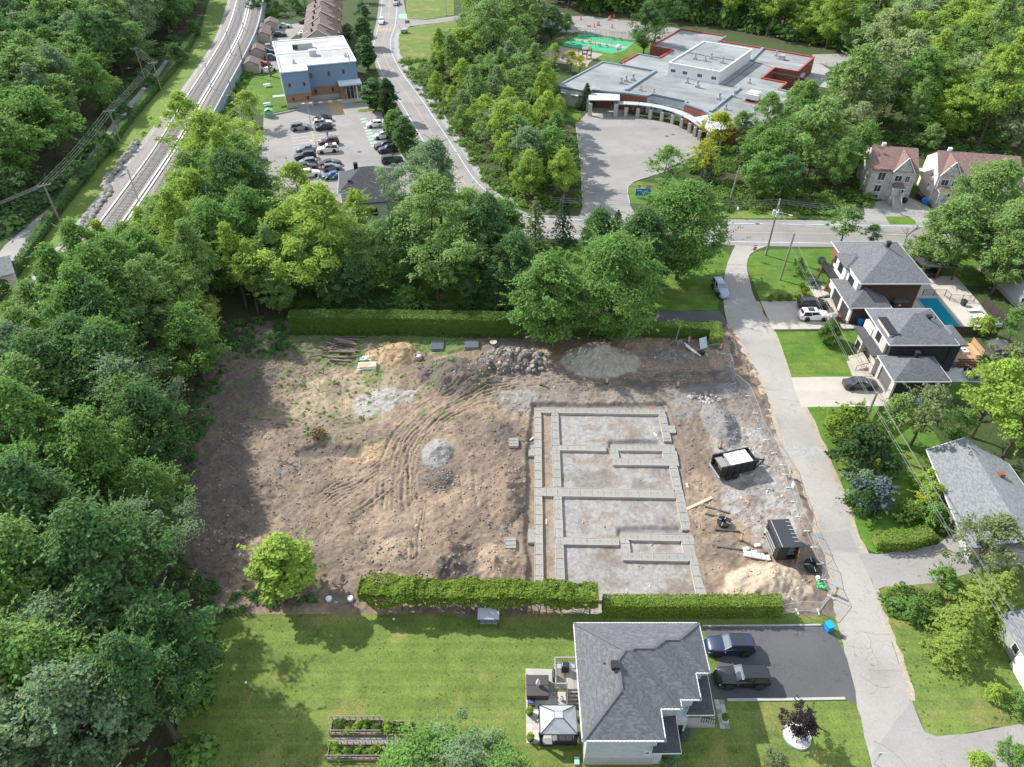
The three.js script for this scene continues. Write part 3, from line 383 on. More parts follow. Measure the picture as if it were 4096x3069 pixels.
const S_ = [
 [region([[-50.78,-96.31],[-36.5,-96.31],[-33,-87.65],[-34.06,-77.87],[-34.23,-71.14],[-33.33,-63.41],[-28.09,-56.57],[-29.38,-53.1],[-31.07,-47.97],[-30.32,-42.2],[-38.83,-41.66],[-46.02,-64.22]],1.6,2.2,0.3), C_.dark, 0.92],
 [region([[-31.97,-83.13],[-24.3,-86.5],[-17.55,-83.13],[-16.9,-72.99],[-21.07,-67.58],[-27.56,-69.33],[-30.07,-74.9]],1.2,1.6), C_.straw, 0.85],
 [region([[-39.91,-92.23],[-5.52,-92.23],[-5.36,-87.89],[-11.69,-87.07],[-21.8,-88.59],[-23.04,-83.13],[-28.07,-84.24],[-32.87,-87.07],[-37.51,-85.92]],0.6,0.9), C_.green, 0.9],
 [region([[-22.01,-83.13],[-18.99,-83.68],[-19.15,-79.93],[-21.08,-79.41]],0.6,0.8), C_.green, 0.8],
 [region([[-7.08,-79.93],[-1.76,-83.68],[6.48,-82.91],[20.19,-82.91],[32.15,-84.24],[32.92,-78.89],[24.34,-75.68],[4.84,-75.68],[0.94,-74.9],[-3.64,-76.86]],0.8,0.8), C_.lane, 0.9],
 [region([[15.3,-82.05],[31.21,-83.13],[29.26,-80.45],[23.42,-77.87],[16.28,-78.89]],0.6,0.9), C_.mud, 0.75],
 [region([[-22.57,-76.37],[-18.37,-79.1],[-13.3,-78.38],[-14.68,-75.87],[-19.45,-72.99],[-21.68,-72.99]],0.4,0.7,0.8), C_.pale, 0.8],
 [region([[-23.03,-65.05],[-19.31,-68.02],[-15.89,-67.58],[-16.11,-64.63],[-20.36,-63.41]],0.5,0.9), C_.mulch, 0.8],
 [region([[-32.37,-64.22],[-27.31,-65.46],[-26.67,-62.61],[-29.78,-61.04]],.5,.8), C_.pale, .35],
 [region([[5.42,-73.94],[20.81,-73.94],[21.63,-64.22],[19.56,-44.43],[5,-42],[4.26,-46.17]],0.5,0.5), C_.gravel, 0.95],
 [region([[3.56,-76.37],[21.15,-76.07],[20.93,-74.7],[2.87,-74.7]],.4,.4), C_.blue, .8],
 [region([[28.07,-74.9],[32.67,-77.87],[34.03,-72.99],[34.32,-65.05],[34.36,-57.3],[33.61,-50.48],[28.26,-51.12],[25.58,-58.03],[25.49,-64.22]],0.9,1.4), C_.gravel, 0.85],
 [region([[22.35,-79.41],[33.17,-79.93],[33.24,-74.9],[28.07,-74.9],[23.17,-69.33],[21.93,-72.99]],.9,1.1), [.25,.235,.215],.7],
 [region([[0.85,-62.61],[1.51,-59.51],[1.63,-55.86],[0.68,-54.47],[0.37,-58.03]],.3,.4), C_.soil, .8],
 [region([[-2.9,-72.99],[1.55,-72.52],[1.81,-68.45],[-.93,-65.05],[-3.1,-68.45]],.5,.7), C_.dark, .65],
 [region([[-2.03,-78.89],[2.94,-77.87],[2.85,-73.94],[-.99,-73.94]],.6,.7), C_.gravel, .6],
 [region([[-24.32,-49.84],[-17.73,-47.97],[-15.06,-43.86],[-23.8,-43.3]],.5,.8), C_.dark, .6],
 [region([[33.87,-95.01],[36.24,-92.47],[35.86,-79.93],[33.17,-79.93]],.6,.8), C_.tan2,.7],
];
const mounds = [
 [moundAt([13.41,-85.13],6.4,4.4,3.9,0,0.3), C_.beige],[moundAt([-8.2,-81.83],6.5,4.6,2.5,-0.2,0.4), C_.dark],[moundAt([0.31,-84.91],6,3.4,2.2,0.1,0.4), C_.dark],[moundAt([23.49,-86.27],3.8,2.6,1.7,0,0.35), [0.24,0.22,0.19]],[moundAt([-18.03,-86.96],4.3,3.4,2,0,0.4), C_.mulch],
 [moundAt([28.37,-71.32],2.6,4.9,2.4,0.1,0.12), C_.blue],[moundAt([27.62,-45.82],5.4,3.4,2.6,0.05,0.35), C_.sand],[moundAt([-9.67,-66.05],2.3,3.6,1.5,-0.25,0.25), [.34,.33,.31]],[moundAt([-8.87,-61.04],2.3,1.9,1.0,0,0.4), C_.dark],
 [moundAt([-7.23,-50.48],2.9,4.6,2.1,0.15,0.6), C_.tan2],[moundAt([-.6,-59.51],2.2,5.6,1.9,0,0.5), C_.tan2],[moundAt([-5.91,-47.67],2.8,2.2,1.0,0,0.6), C_.dark],[moundAt([-1.84,-48.9],2.6,3.2,1.6,0,0.5), C_.tan],[moundAt([-13.13,-50.16],3,2.5,0.8,0,0.6), C_.tan],[moundAt([-1.59,-70.23],2.2,2.5,.7,0,.6), C_.dark],
 [moundAt([30.81,-78.38],2.2,2.2,0.6,0,.5), [0.3,0.28,0.26]],[moundAt([-36.32,-78.89],3,6,.6,0,.7), C_.dark],
];
const trench = region([[-28.24,-66.9],[-24.7,-67.41],[-19.52,-67.41],[-19.51,-65.46],[-24.86,-65.21],[-27.91,-65.46]],0.5,0.5), cut1 = region([[13.1,-68.89],[19.69,-68.89],[19.82,-67.76],[12.78,-67.58]],0.25,0.15), cut2 = region([[12.5,-54.33],[19.85,-54.33],[20.06,-53.1],[12.34,-52.97]],0.25,0.15);
const tracks = [
 [curve2([[0.78,-81.61],[-3.73,-79.91],[-8.05,-76.9],[-11.47,-73.76],[-13.9,-69.32],[-14.7,-64.95],[-14.59,-60.26],[-14.15,-55.54]],40), 2.9,0.62],[curve2([[-1.02,-78.25],[-6.26,-76.1],[-9.37,-73.25],[-11.81,-70.04],[-13.22,-66.07],[-13.01,-61.29],[-12.08,-55.54]],40), 1.5,0.6],
 [curve2([[-15.49,-63.63],[-17.36,-62.34],[-19.4,-60.46],[-21.49,-59.24],[-23.18,-57.07]],24), 2.0,0.5],[curve2([[-15.4,-61.71],[-18.28,-58.24],[-20.5,-55.54]],20), 2.2,0.7],[curve2([[-24.6,-70.52],[-22.09,-71.5],[-19.16,-72.24]],12), 0.8,0.4],[curve2([[-23.26,-68.73],[-20.73,-69.44],[-18.81,-69.92]],12), 0.5,0.4],
 [curve2([[-6.13,-63.42],[-5.66,-60.26],[-5.13,-55.54]],12), 1.6,0.55],[curve2([[-6.38,-79.41],[6.43,-81.83],[19.94,-81.19],[31.06,-82.48]],20), 2.4,0.5],[curve2([[-11.43,-59.51],[-11.07,-53.1],[-11.06,-47.97]],12), 1.0,.55],[curve2([[35.36,-95.01],[35.48,-86.5],[34.85,-79.93]],12), 1.0,.4],
];
tracks.forEach((q) => { q[0].len = q[0].reduce((s, v, i, a) => i ? s + Math.hypot(v[0] - a[i - 1][0], v[1] - a[i - 1][1]) : 0,0); });
const tbb = tracks.map(([p, w]) => [Math.min(...p.map((q) => q[0])) - w, Math.max(...p.map((q) => q[0])) + w, Math.min(...p.map((q) => q[1])) - w, Math.max(...p.map((q) => q[1])) + w]);
const rNoEdge = region([[-47.2,-95.2],[34,-95.2],[34.62,-95.01],[35.77,-87.65],[36.05,-79.41],[35.68,-72.52],[35.57,-64.22],[35.48,-57.3],[35.13,-51.77],[34.48,-46.05],[33.6,-42.6],[-47.2,-42.6]],0.8,0.3);
const rWild = region([[-48,-96],[-41.08,-96.57],[-45.8,-90.02],[-42.37,-72.99],[-41.29,-63.41],[-39.53,-55.16],[-38.16,-49.84],[-34.03,-46.05],[-31.41,-41.39],[-48,-41]],1.2,1.5), rHedge = region([[-20,-97],[34,-97],[33.25,-92.23],[21.49,-91.85],[-5.52,-92.23],[-39.91,-92.23]],.5,.5);
function siteAt(x, z) {
 const n1 = fbm(x * 0.25, z * 0.25,4), n2 = fbm(x * 1.1 + 40, z * 1.1,4), n3 = fbm(x * 3.1, z * 3.1 + 9,3);
 let y = 0.04 + (n1 - 0.45) * 0.7 + (n2 - 0.5) * 0.42 + (n3 - 0.5) * 0.16 + (fbm(x * 7, z * 7,2) - .5) * .07, c = [0,1,2].map((i) => lerp(C_.tan[i], C_.tan2[i], sstep(0.35,0.65, n1 * 0.6 + n2 * 0.4)));
 const over = (k, w) => { for (let i = 0; i < 3; i++) c[i] = lerp(c[i], k[i], w); };
 for (const [f, k, s] of S_) { const w = f(x, z); if (w > 0) over(k, w * s); }
 const damp = sstep(0.5,0.64, fbm(x * 0.2 + 31, z * 0.2 + 5,5)); over(C_.dark, damp * .55); over(C_.tan2,.5 * sstep(.52,.62, fbm(x * .8 + 3, z * .8 + 60,4)));
 for (let i = 0; i < tracks.length; i++) { const b = tbb[i]; if (x < b[0] || x > b[1] || z < b[2] || z > b[3]) continue; const [p, w, sp] = tracks[i],[d, side, run] = edgeDist(x, z, p, false), k = (1 - sstep(w * 0.75, w, d)) * sstep(0.2,2, run) * sstep(0.2,2, p.len - run); if (k > 0) { const q = Math.sin((d * (side || 1) + 0.7 * (fbm(run * 0.3, i * 9 + d * .8,3) - 0.5)) / sp * 6.2832), on = sstep(0.36,0.58, fbm(run * 0.3 + i * 5, d * side * 1.6,3)); y += k * on * (0.105 * q - 0.06); over(q < -0.2 ? C_.dark : C_.tan, 0.65 * k * on); } }
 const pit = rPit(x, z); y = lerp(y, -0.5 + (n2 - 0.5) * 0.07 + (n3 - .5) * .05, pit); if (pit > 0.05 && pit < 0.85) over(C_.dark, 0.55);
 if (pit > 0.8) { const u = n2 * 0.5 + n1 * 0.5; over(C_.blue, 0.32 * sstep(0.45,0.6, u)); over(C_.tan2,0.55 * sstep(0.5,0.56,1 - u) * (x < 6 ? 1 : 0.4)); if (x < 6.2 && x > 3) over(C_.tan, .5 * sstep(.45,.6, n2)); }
 y -= 0.45 * trench(x, z); over(C_.soil, 0.75 * trench(x, z)); y -= 0.45 * cut1(x, z) + 0.4 * cut2(x, z); const ct = Math.max(cut1(x, z), cut2(x, z)); over(C_.blue, .7 * ct);
 for (const [f, k] of mounds) { const h = f(x, z); if (h > 0) { y += h * (0.9 + 0.25 * (n2 - 0.5)); over(k, sstep(0.02,0.25, h) * 0.92); } }
 const g = rNoEdge(x, z); y = lerp(-.01 + .02 * n2, y, g);
 const hw = rHedge(x, z), ww = rWild(x, z); if (hw > 0) { over(C_.green, hw); y = lerp(y, 0.03, hw); } if (ww > 0) { over(n2 > 0.55 ? C_.floor : C_.soil, ww * .9); }
 const weed = sstep(0.62,0.7, fbm(x * 0.9 + 90, z * 0.9,4)) * sstep(4,-10, x) * (1 - pit) * sstep(-62,-75, z); over(C_.green, weed * 0.5);
 const m = 0.78 + 0.44 * n3; return [y, c[0] * m, c[1] * m, c[2] * m];
}
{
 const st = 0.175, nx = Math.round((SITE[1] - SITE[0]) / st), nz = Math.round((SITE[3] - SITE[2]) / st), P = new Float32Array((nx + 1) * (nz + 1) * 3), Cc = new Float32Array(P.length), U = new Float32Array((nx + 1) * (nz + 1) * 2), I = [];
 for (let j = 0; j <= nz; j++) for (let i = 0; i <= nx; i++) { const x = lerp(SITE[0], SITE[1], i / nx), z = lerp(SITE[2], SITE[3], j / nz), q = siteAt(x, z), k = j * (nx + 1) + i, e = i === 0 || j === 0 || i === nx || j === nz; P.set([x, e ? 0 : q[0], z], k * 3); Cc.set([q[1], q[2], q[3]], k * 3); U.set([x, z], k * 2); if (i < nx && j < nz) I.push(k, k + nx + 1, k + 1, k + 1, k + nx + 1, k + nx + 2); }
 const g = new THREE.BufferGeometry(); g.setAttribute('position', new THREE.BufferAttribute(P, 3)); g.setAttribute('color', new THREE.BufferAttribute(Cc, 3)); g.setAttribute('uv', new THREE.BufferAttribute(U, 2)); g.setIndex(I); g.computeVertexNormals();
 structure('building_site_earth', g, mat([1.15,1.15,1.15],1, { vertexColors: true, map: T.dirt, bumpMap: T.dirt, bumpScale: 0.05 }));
}
const siteY = (x, z) => x > SITE[0] && x < SITE[1] && z > SITE[2] && z < SITE[3] ? siteAt(x, z)[0] : 0.03;

// ---------- concrete strip footing with its timber forms ----------
{
 const f = thing('concrete_footing', 'grid of fresh concrete strip footings still boxed in timber forms', 'footing', [3.15,-0.52,-75],-0.022);
 const conc = mat([0.34,0.335,0.315],0.85, { map: T.concrete }), conc2 = mat([0.37,0.36,0.335],0.9, { map: T.concrete }), form = [mat([0.5,0.45,0.38],0.9, { map: T.board }), mat([0.58,0.51,0.42],0.9, { map: T.board }), mat([0.48,0.45,0.4],0.9, { map: T.board })], rust = mat([0.1,0.075,0.06],0.8);
 const top = 0.36, r = rng(5);
 const strips = [   // u0, u1, v0, v1, runs along v?
 [0,0.86,0,30.6,1],[2.36,3.22,0.95,7.3,1],[2.36,3.22,8.25,14.75,1],[2.36,3.22,16.15,22.4,1],[2.36,3.22,23.4,30.6,1],[0.86,18.1,0,0.92,0],[2.36,9.4,7.35,8.2,0],[0.86,17.2,14.8,16.1,0],[2.36,9.7,22.45,23.35,0],[3.22,18.2,29.8,30.65,0],
 [17.2,18.1,0.92,6.25,1],[10,18.4,7.1,8.05,0],[10,10.85,8.05,9.6,1],[10,18.5,9.6,10.65,0],[16.7,18.45,8.05,9.6,1],[17.25,18.15,10.65,14.8,1],[17.3,18.2,14.8,21,1],[9.9,18.5,21.7,22.6,0],[9.9,10.8,22.6,24.4,1],[9.9,18.6,24.4,25.4,0],[16.9,18.6,22.6,24.4,1],[17.4,18.4,25.4,29.8,1],
 [-0.75,-0.02,7.4,9.4,1],[-0.75,-0.02,21.3,23.3,1],[18.12,18.95,3.2,4.6,1],[18.42,19.15,26.1,27.5,1]];
 const inside = (u, v, me) => strips.some((s, i) => i !== me && u > s[0] - 0.03 && u < s[1] + 0.03 && v > s[2] - 0.03 && v < s[3] + 0.03);
 strips.forEach(([u0, u1, v0, v1, up], i) => {
 const b = mb(); b.box((u0 + u1) / 2,0, (v0 + v1) / 2, u1 - u0, top + (i % 5) * 0.003 + 0.001 * (i % 3), v1 - v0); b.mesh(f, 'concrete_strip', i % 3 ? conc : conc2);
 const L = up ? v1 - v0 : u1 - u0;
 for (const sd of [0,1]) for (let s = 0; s < L - 0.05; s += 2.44) {   // form boards, about 2.4 m long, left out where two strips meet
 const e = Math.min(L, s + 2.42), n = 8; let a = null;
 const at = (q) => up ? [sd ? u1 + 0.03 : u0 - 0.03, v0 + q] : [u0 + q, sd ? v1 + 0.03 : v0 - 0.03];
 const flush = (q0, q1) => { if (q1 - q0 < 0.1) return; const p = at((q0 + q1) / 2), jig = (r() - 0.5) * 0.02; const bb = mb(); bb.box(p[0] + (up ? jig : 0), 0.002, p[1] + (up ? 0 : jig), up ? 0.05 : q1 - q0, top + 0.035 + r() * 0.02, up ? q1 - q0 : 0.05, (r() - .5) * .008); bb.mesh(f, 'form_board', form[Math.floor(r() * 3)]); };
 for (let k = 0; k <= n; k++) { const q = lerp(s, e, k / n), p = at(q), off = up ? [sd ? 0.03 : -0.03,0] : [0, sd ? 0.03 : -0.03]; const hid = inside(p[0] + off[0], p[1] + off[1], i); if (!hid && a === null) a = q; if ((hid || k === n) && a !== null) { flush(a, hid ? lerp(s, e, (k - 0.5) / n) : q); a = null; } }
 }
 for (let s = 0.5; s < L; s += 1.35 + 0.2 * r()) { const p = up ? [(u0 + u1) / 2, v0 + s] : [u0 + s, (v0 + v1) / 2]; if (inside(p[0], p[1], i)) continue; const bb = mb(); bb.box(p[0], top + 0.025, p[1], up ? u1 - u0 + 0.16 : 0.05,0.04, up ? 0.05 : v1 - v0 + 0.16, (r() - .5) * .05); bb.mesh(f, 'form_strap', form[Math.floor(r() * 3)]); }
 for (let s = 0.3; s < L; s += 0.82) { const p = up ? [(u0 + u1) / 2, v0 + s] : [u0 + s, (v0 + v1) / 2]; if (inside(p[0], p[1], i)) continue; const a = r() * 6.28; mb().bar([p[0], top - 0.02, p[1]],[p[0] + 0.02, top + 0.16, p[1]],0.018).bar([p[0] + 0.02, top + 0.16, p[1]],[p[0] + 0.02 + Math.cos(a) * 0.22, top + 0.15, p[1] + Math.sin(a) * 0.12],0.018).mesh(f, 'rebar_hook', rust); }
 });
 const pad = (p, label) => { const t = thing('footing_pad', label, 'footing', [p[0], siteY(...p) - 0.12, p[1]],0.01 + r() * .03, 'square footing pads'); mb().box(0,0,0,1.15,0.4,1.35).mesh(t, 'concrete_block', conc); for (const s of [-1,1]) { mb().box(s * 0.605,0,0,0.05,0.45,1.5).mesh(t, 'form_board', form[0]); mb().box(0,0, s * 0.705,1.16,0.45,0.05).mesh(t, 'form_board', form[1]); } for (const q of [-.3,.3]) mb().box(0,.455, q, 1.26,.04,.05).mesh(t, 'form_strap', form[2]); };
 pad([0.2,-67.5], 'square boxed footing pad left of the footing grid, farther one'); pad([-0.2,-51.5], 'square boxed footing pad left of the footing grid, nearer one by the hedge');
}
// ---------- rocks ----------
function rockGeo(seed, flat = 0.7) { const g = new THREE.IcosahedronGeometry(0.5,1), P = g.attributes.position, r = rng(seed), ax = Array.from({ length: 6 }, () => [...unit(r), 0.28 + r() * 0.18]); for (let i = 0; i < P.count; i++) { let x = P.getX(i), y = P.getY(i), z = P.getZ(i); for (const [a, b, c, d] of ax) { const k = x * a + y * b + z * c; if (k > d) { x -= a * (k - d); y -= b * (k - d); z -= c * (k - d); } } P.setXYZ(i, x, y * flat, z); } const h = g.index ? g.toNonIndexed() : g; h.computeVertexNormals(); return h; }
const ROCK = [1,2,3,4,5,6].map((s) => rockGeo(s, 0.6 + 0.07 * s)), rockM = [mat([0.27,0.25,0.23],0.95, { map: T.soft }), mat([0.36,0.33,0.3],0.95, { map: T.soft }), mat([0.2,0.19,0.18],0.95, { map: T.soft }), mat([0.44,0.38,0.31],0.95, { map: T.soft })];
function rocks(name, label, c, rx, rz, n, s0, s1, mats = rockM, seed = 1) {
 const r = rng(seed * 77), t = thing(name, label, 'rubble', [c[0],0, c[1]]);
 for (let i = 0; i < n; i++) { const a = r() * 6.28, q = Math.sqrt(r()), x = Math.cos(a) * q * rx, z = Math.sin(a) * q * rz, s = s0 + (s1 - s0) * Math.pow(r(), 2.2), m = add(t, 'rock', ROCK[Math.floor(r() * 6)], mats[Math.floor(r() * mats.length)]); m.position.set(x, siteY(c[0] + x, c[1] + z) + s * 0.12, z); m.rotation.set(r() * 6, r() * 6, r() * 6); m.scale.set(s, s * (0.7 + .5 * r()), s * (0.7 + .5 * r())); }
 return t;
}
rocks('rock_heap', 'heap of broken grey rocks in front of the tall hedge', [0.31,-85.13],5.6,3.2,260,0.15,1.0, rockM, 1);
rocks('rock_scatter', 'loose stones strewn over the dark soil mound', [-8.18,-81.51],6.2,4.4,130,0.1,0.5, rockM, 2);
rocks('rubble_heap', 'small heap of broken bricks and stones beside the pale gravel pile', [-8.88,-61.2],2.4,1.9,150,0.1,0.34, rockM, 3);
rocks('slab_heap', 'broken grey pavement slabs heaped near the gravel pile', [27.14,-76.67],2.2,1.3,60,0.2,0.8,[rockM[1], mat([0.4,0.4,0.4],.95)],4);
rocks('rubble_heap', 'dark chunks of broken asphalt below the corner hedge', [24.91,-85.58],2.2,1.3,60,0.15,0.5,[rockM[2]],5);
rocks('rock_scatter', 'stones strewn over the earth bank beside the footings', [-.89,-60.27],2.6,9.5,150,0.08,0.4, rockM, 6);
rocks('rock_scatter', 'loose stones on the bare earth behind the near hedge', [-10.64,-48.9],9,3.2,160,0.08,0.45, rockM, 7);
rocks('rock_scatter', 'pale stones strewn over the dark cleared ground', [-32.37,-64.22],7,15,190,0.07,0.38,[rockM[3], rockM[1]],8);
rocks('rock_scatter', 'small stones along the muddy edge beside the street', [31.48,-72.99],2.2,14,120,0.06,0.3, rockM, 9);
rocks('rock_scatter', 'stones on the trampled earth with wheel ruts', [-17.19,-58.03],11,9,200,0.05,0.25,[rockM[3], rockM[1]],10);
{ // clods, pebbles and chips too many to count, all over the bare earth
 const r = rng(404), n = 16000, im = new THREE.InstancedMesh(ROCK[3], mat([1,1,1],1), n), cl = new THREE.Color(); let k = 0; while (k < n) { const x = R(-44,34), z = R(-93,-43.5), q = siteAt(x, z); if (rPit(x, z) > .3 && r() < .93) continue; if (rHedge(x, z) > .2 || rNoEdge(x, z) < .5 || fbm(x * .5, z * .5 + 3,3) < .3 + .3 * r()) { if (r() < .8) { k += 0; continue; } } const s = .05 + .2 * Math.pow(r(), 4), e = .6 + 1.0 * r(); im.setMatrixAt(k, mx(x, q[0] + s * .1, z, r() * 3, r() * 6, r() * 3,[s * (1 + r()), s, s * (.8 + r())])); im.setColorAt(k, cl.setRGB(q[1] * e, q[2] * e, q[3] * e * (.95 + .2 * r()))); k++; }
 im.name = 'loose_clods'; im.castShadow = im.receiveShadow = true; scene.add(im); tag(im, 'loose clods, pebbles and chips strewn over the bare site', 'clods', null, 'stuff');
}
// ---------- building helpers ----------
const roofM = (c, o = {}) => mat(c, 0.95, { map: T.shingle, bumpMap: T.shingleBump, bumpScale: 0.015,...o });
const SH = { grey: roofM([0.2,0.205,0.215]), grey2: roofM([0.17,0.175,0.185]), dark: roofM([0.1,0.105,0.115]), pale: roofM([0.28,0.295,0.3]), red: roofM([0.3,0.185,0.165]), brown: roofM([0.23,0.17,0.145]) };
const WM = { frame: mat([0.02,0.02,0.022],0.5), white: mat([0.78,0.77,0.75],0.7), trim: mat([0.7,0.7,0.69],0.6), stucco: mat([0.62,0.65,0.68],0.9, { map: T.soft }), cream: mat([0.8,0.73,0.66],0.85, { map: T.siding }), brownw: mat([0.09,0.05,0.032],0.7, { map: T.siding }), darkb: mat([0.045,0.046,0.052],0.85, { map: T.brick }), stone: mat([0.7,0.68,0.66],0.95, { map: T.stone }), lightstone: mat([0.62,0.59,0.54],0.9, { map: T.soft }), brick: mat([0.36,0.13,0.085],0.9, { map: T.brick }), tanbrick: mat([0.44,0.26,0.16],0.9, { map: T.brick }), conc: M.concrete, door: mat([0.035,0.035,0.04],0.6) };
// hip roof solid over a rectangle with its eaves at y
function hip(parent, x0, x1, z0, z1, y, slope, m, name = 'roof') {
 const w = x1 - x0, d = z1 - z0, k = Math.min(w, d) / 2, h = k * slope, e = 0.16, a = [x0, y, z0], b = [x1, y, z0], c = [x1, y, z1], dd = [x0, y, z1]; const r0 = w > d ? [x0 + k, y + h, (z0 + z1) / 2] : [(x0 + x1) / 2, y + h, z0 + k], r1 = w > d ? [x1 - k, y + h, (z0 + z1) / 2] : [(x0 + x1) / 2, y + h, z1 - k], q = mb();
 if (w > d) q.quad(dd, c, r1, r0).quad(b, a, r0, r1).tri(c, b, r1).tri(a, dd, r0); else q.quad(c, b, r0, r1).quad(a, dd, r1, r0).tri(b, a, r0).tri(dd, c, r1);
 const lo = (p) => [p[0], p[1] - e, p[2]]; q.quad(lo(a), lo(b), lo(c), lo(dd)); for (const [s, t] of [[b, a],[c, b],[dd, c],[a, dd]]) q.quad(lo(s), lo(t), t, s);
 return q.mesh(parent, name, m);
}
// gutters and fascia round a roof edge
function gutter(parent, pts, y, m = WM.trim, w = 0.12) { for (let i = 0; i < pts.length; i++) { const a = pts[i], b = pts[(i + 1) % pts.length]; mb().bar([a[0], y, a[1]],[b[0], y, b[1]], w, 0.15).mesh(parent, 'gutter', m); } }
// ridged roof, ridge along x (axis 0) or z (axis 1), with overhang built in
function gable(parent, x0, x1, z0, z1, y, h, axis, m, name = 'roof') { const q = mb(), t = 0.14, X = (x0 + x1) / 2, Z = (z0 + z1) / 2; for (const o of [0,-t]) { const f = (p) => [p[0], p[1] + o, p[2]]; const r = axis ? [[X, y + h, z0],[X, y + h, z1]] : [[x0, y + h, Z],[x1, y + h, Z]]; const A = f([x0, y, z0]), B = f([x1, y, z0]), C = f([x1, y, z1]), D = f([x0, y, z1]), R0 = f(r[0]), R1 = f(r[1]); if (axis) o ? q.quad(C, R1, R0, B).quad(A, R0, R1, D) : q.quad(C, B, R0, R1).quad(A, D, R1, R0); else o ? q.quad(D, R0, R1, C).quad(B, R1, R0, A) : q.quad(D, C, R1, R0).quad(B, A, R0, R1); } return q.mesh(parent, name, m); }
function pent(parent, x0, x1, z0, z1, y, h, axis, m) { const q = mb(), X = (x0 + x1) / 2, Z = (z0 + z1) / 2; if (axis) { q.tri([x0, y, z1],[x1, y, z1],[X, y + h, z1]); q.tri([x1, y, z0],[x0, y, z0],[X, y + h, z0]); } else { q.tri([x1, y, z1],[x1, y, z0],[x1, y + h, Z]); q.tri([x0, y, z0],[x0, y, z1],[x0, y + h, Z]); } return q.mesh(parent, 'gable_wall', m); }
// window on a wall: turn 0 faces +z, PI faces -z, PI/2 faces +x, -PI/2 faces -x
function win(parent, x, y, z, w, h, turn, bars = 1, fm = WM.frame, name = 'window') {
 const b = mb(), c = Math.cos(turn), s = Math.sin(turn), P = (u, v, n) => [x + u * c + n * s, y + v, z - u * s + n * c], t = 0.07;
 const bx = (u0, u1, v0, v1, n0, n1) => { const f = (i, j, k) => P(i ? u1 : u0, j ? v1 : v0, k ? n1 : n0); b.quad(f(0,0,1), f(1,0,1), f(1,1,1), f(0,1,1)).quad(f(1,0,1), f(1,0,0), f(1,1,0), f(1,1,1)).quad(f(0,0,0), f(0,0,1), f(0,1,1), f(0,1,0)).quad(f(0,1,1), f(1,1,1), f(1,1,0), f(0,1,0)).quad(f(0,0,0), f(1,0,0), f(1,0,1), f(0,0,1)); };
 bx(-w / 2 - t, -w / 2,-t, h + t, -0.02,0.07); bx(w / 2, w / 2 + t, -t, h + t, -0.02,0.07); bx(-w / 2, w / 2, h, h + t, -0.02,0.07); bx(-w / 2 - 0.05, w / 2 + 0.05,-t - 0.03,0,-0.02,0.11);
 for (let i = 1; i <= bars; i++) { const u = -w / 2 + w * i / (bars + 1); bx(u - 0.025, u + 0.025,0, h, 0,0.06); }
 const f = b.mesh(parent, name, fm); const g = mb(); g.quad(P(-w / 2,0,0.025), P(w / 2,0,0.025), P(w / 2, h, 0.025), P(-w / 2, h, 0.025)); g.mesh(f, 'pane', M.glass); return f;
}
function slabPart(parent, name, pts, y0, y1, m) { return mb().slab(pts, y0, y1).mesh(parent, name, m); }
function wallBox(parent, x0, x1, z0, z1, y0, y1, m, name = 'wall') { return mb().box((x0 + x1) / 2, y0, (z0 + z1) / 2, x1 - x0, y1 - y0, z1 - z0).mesh(parent, name, m); }
function vent(parent, x, y, z, s = 0.5) { mb().box(x, y - 0.4, z, s * 0.8,0.4 + s * 0.5, s * 0.8).box(x, y + s * 0.5, z, s * 1.15, s * 0.45, s * 1.15).mesh(parent, 'roof_vent', M.darkmetal); }

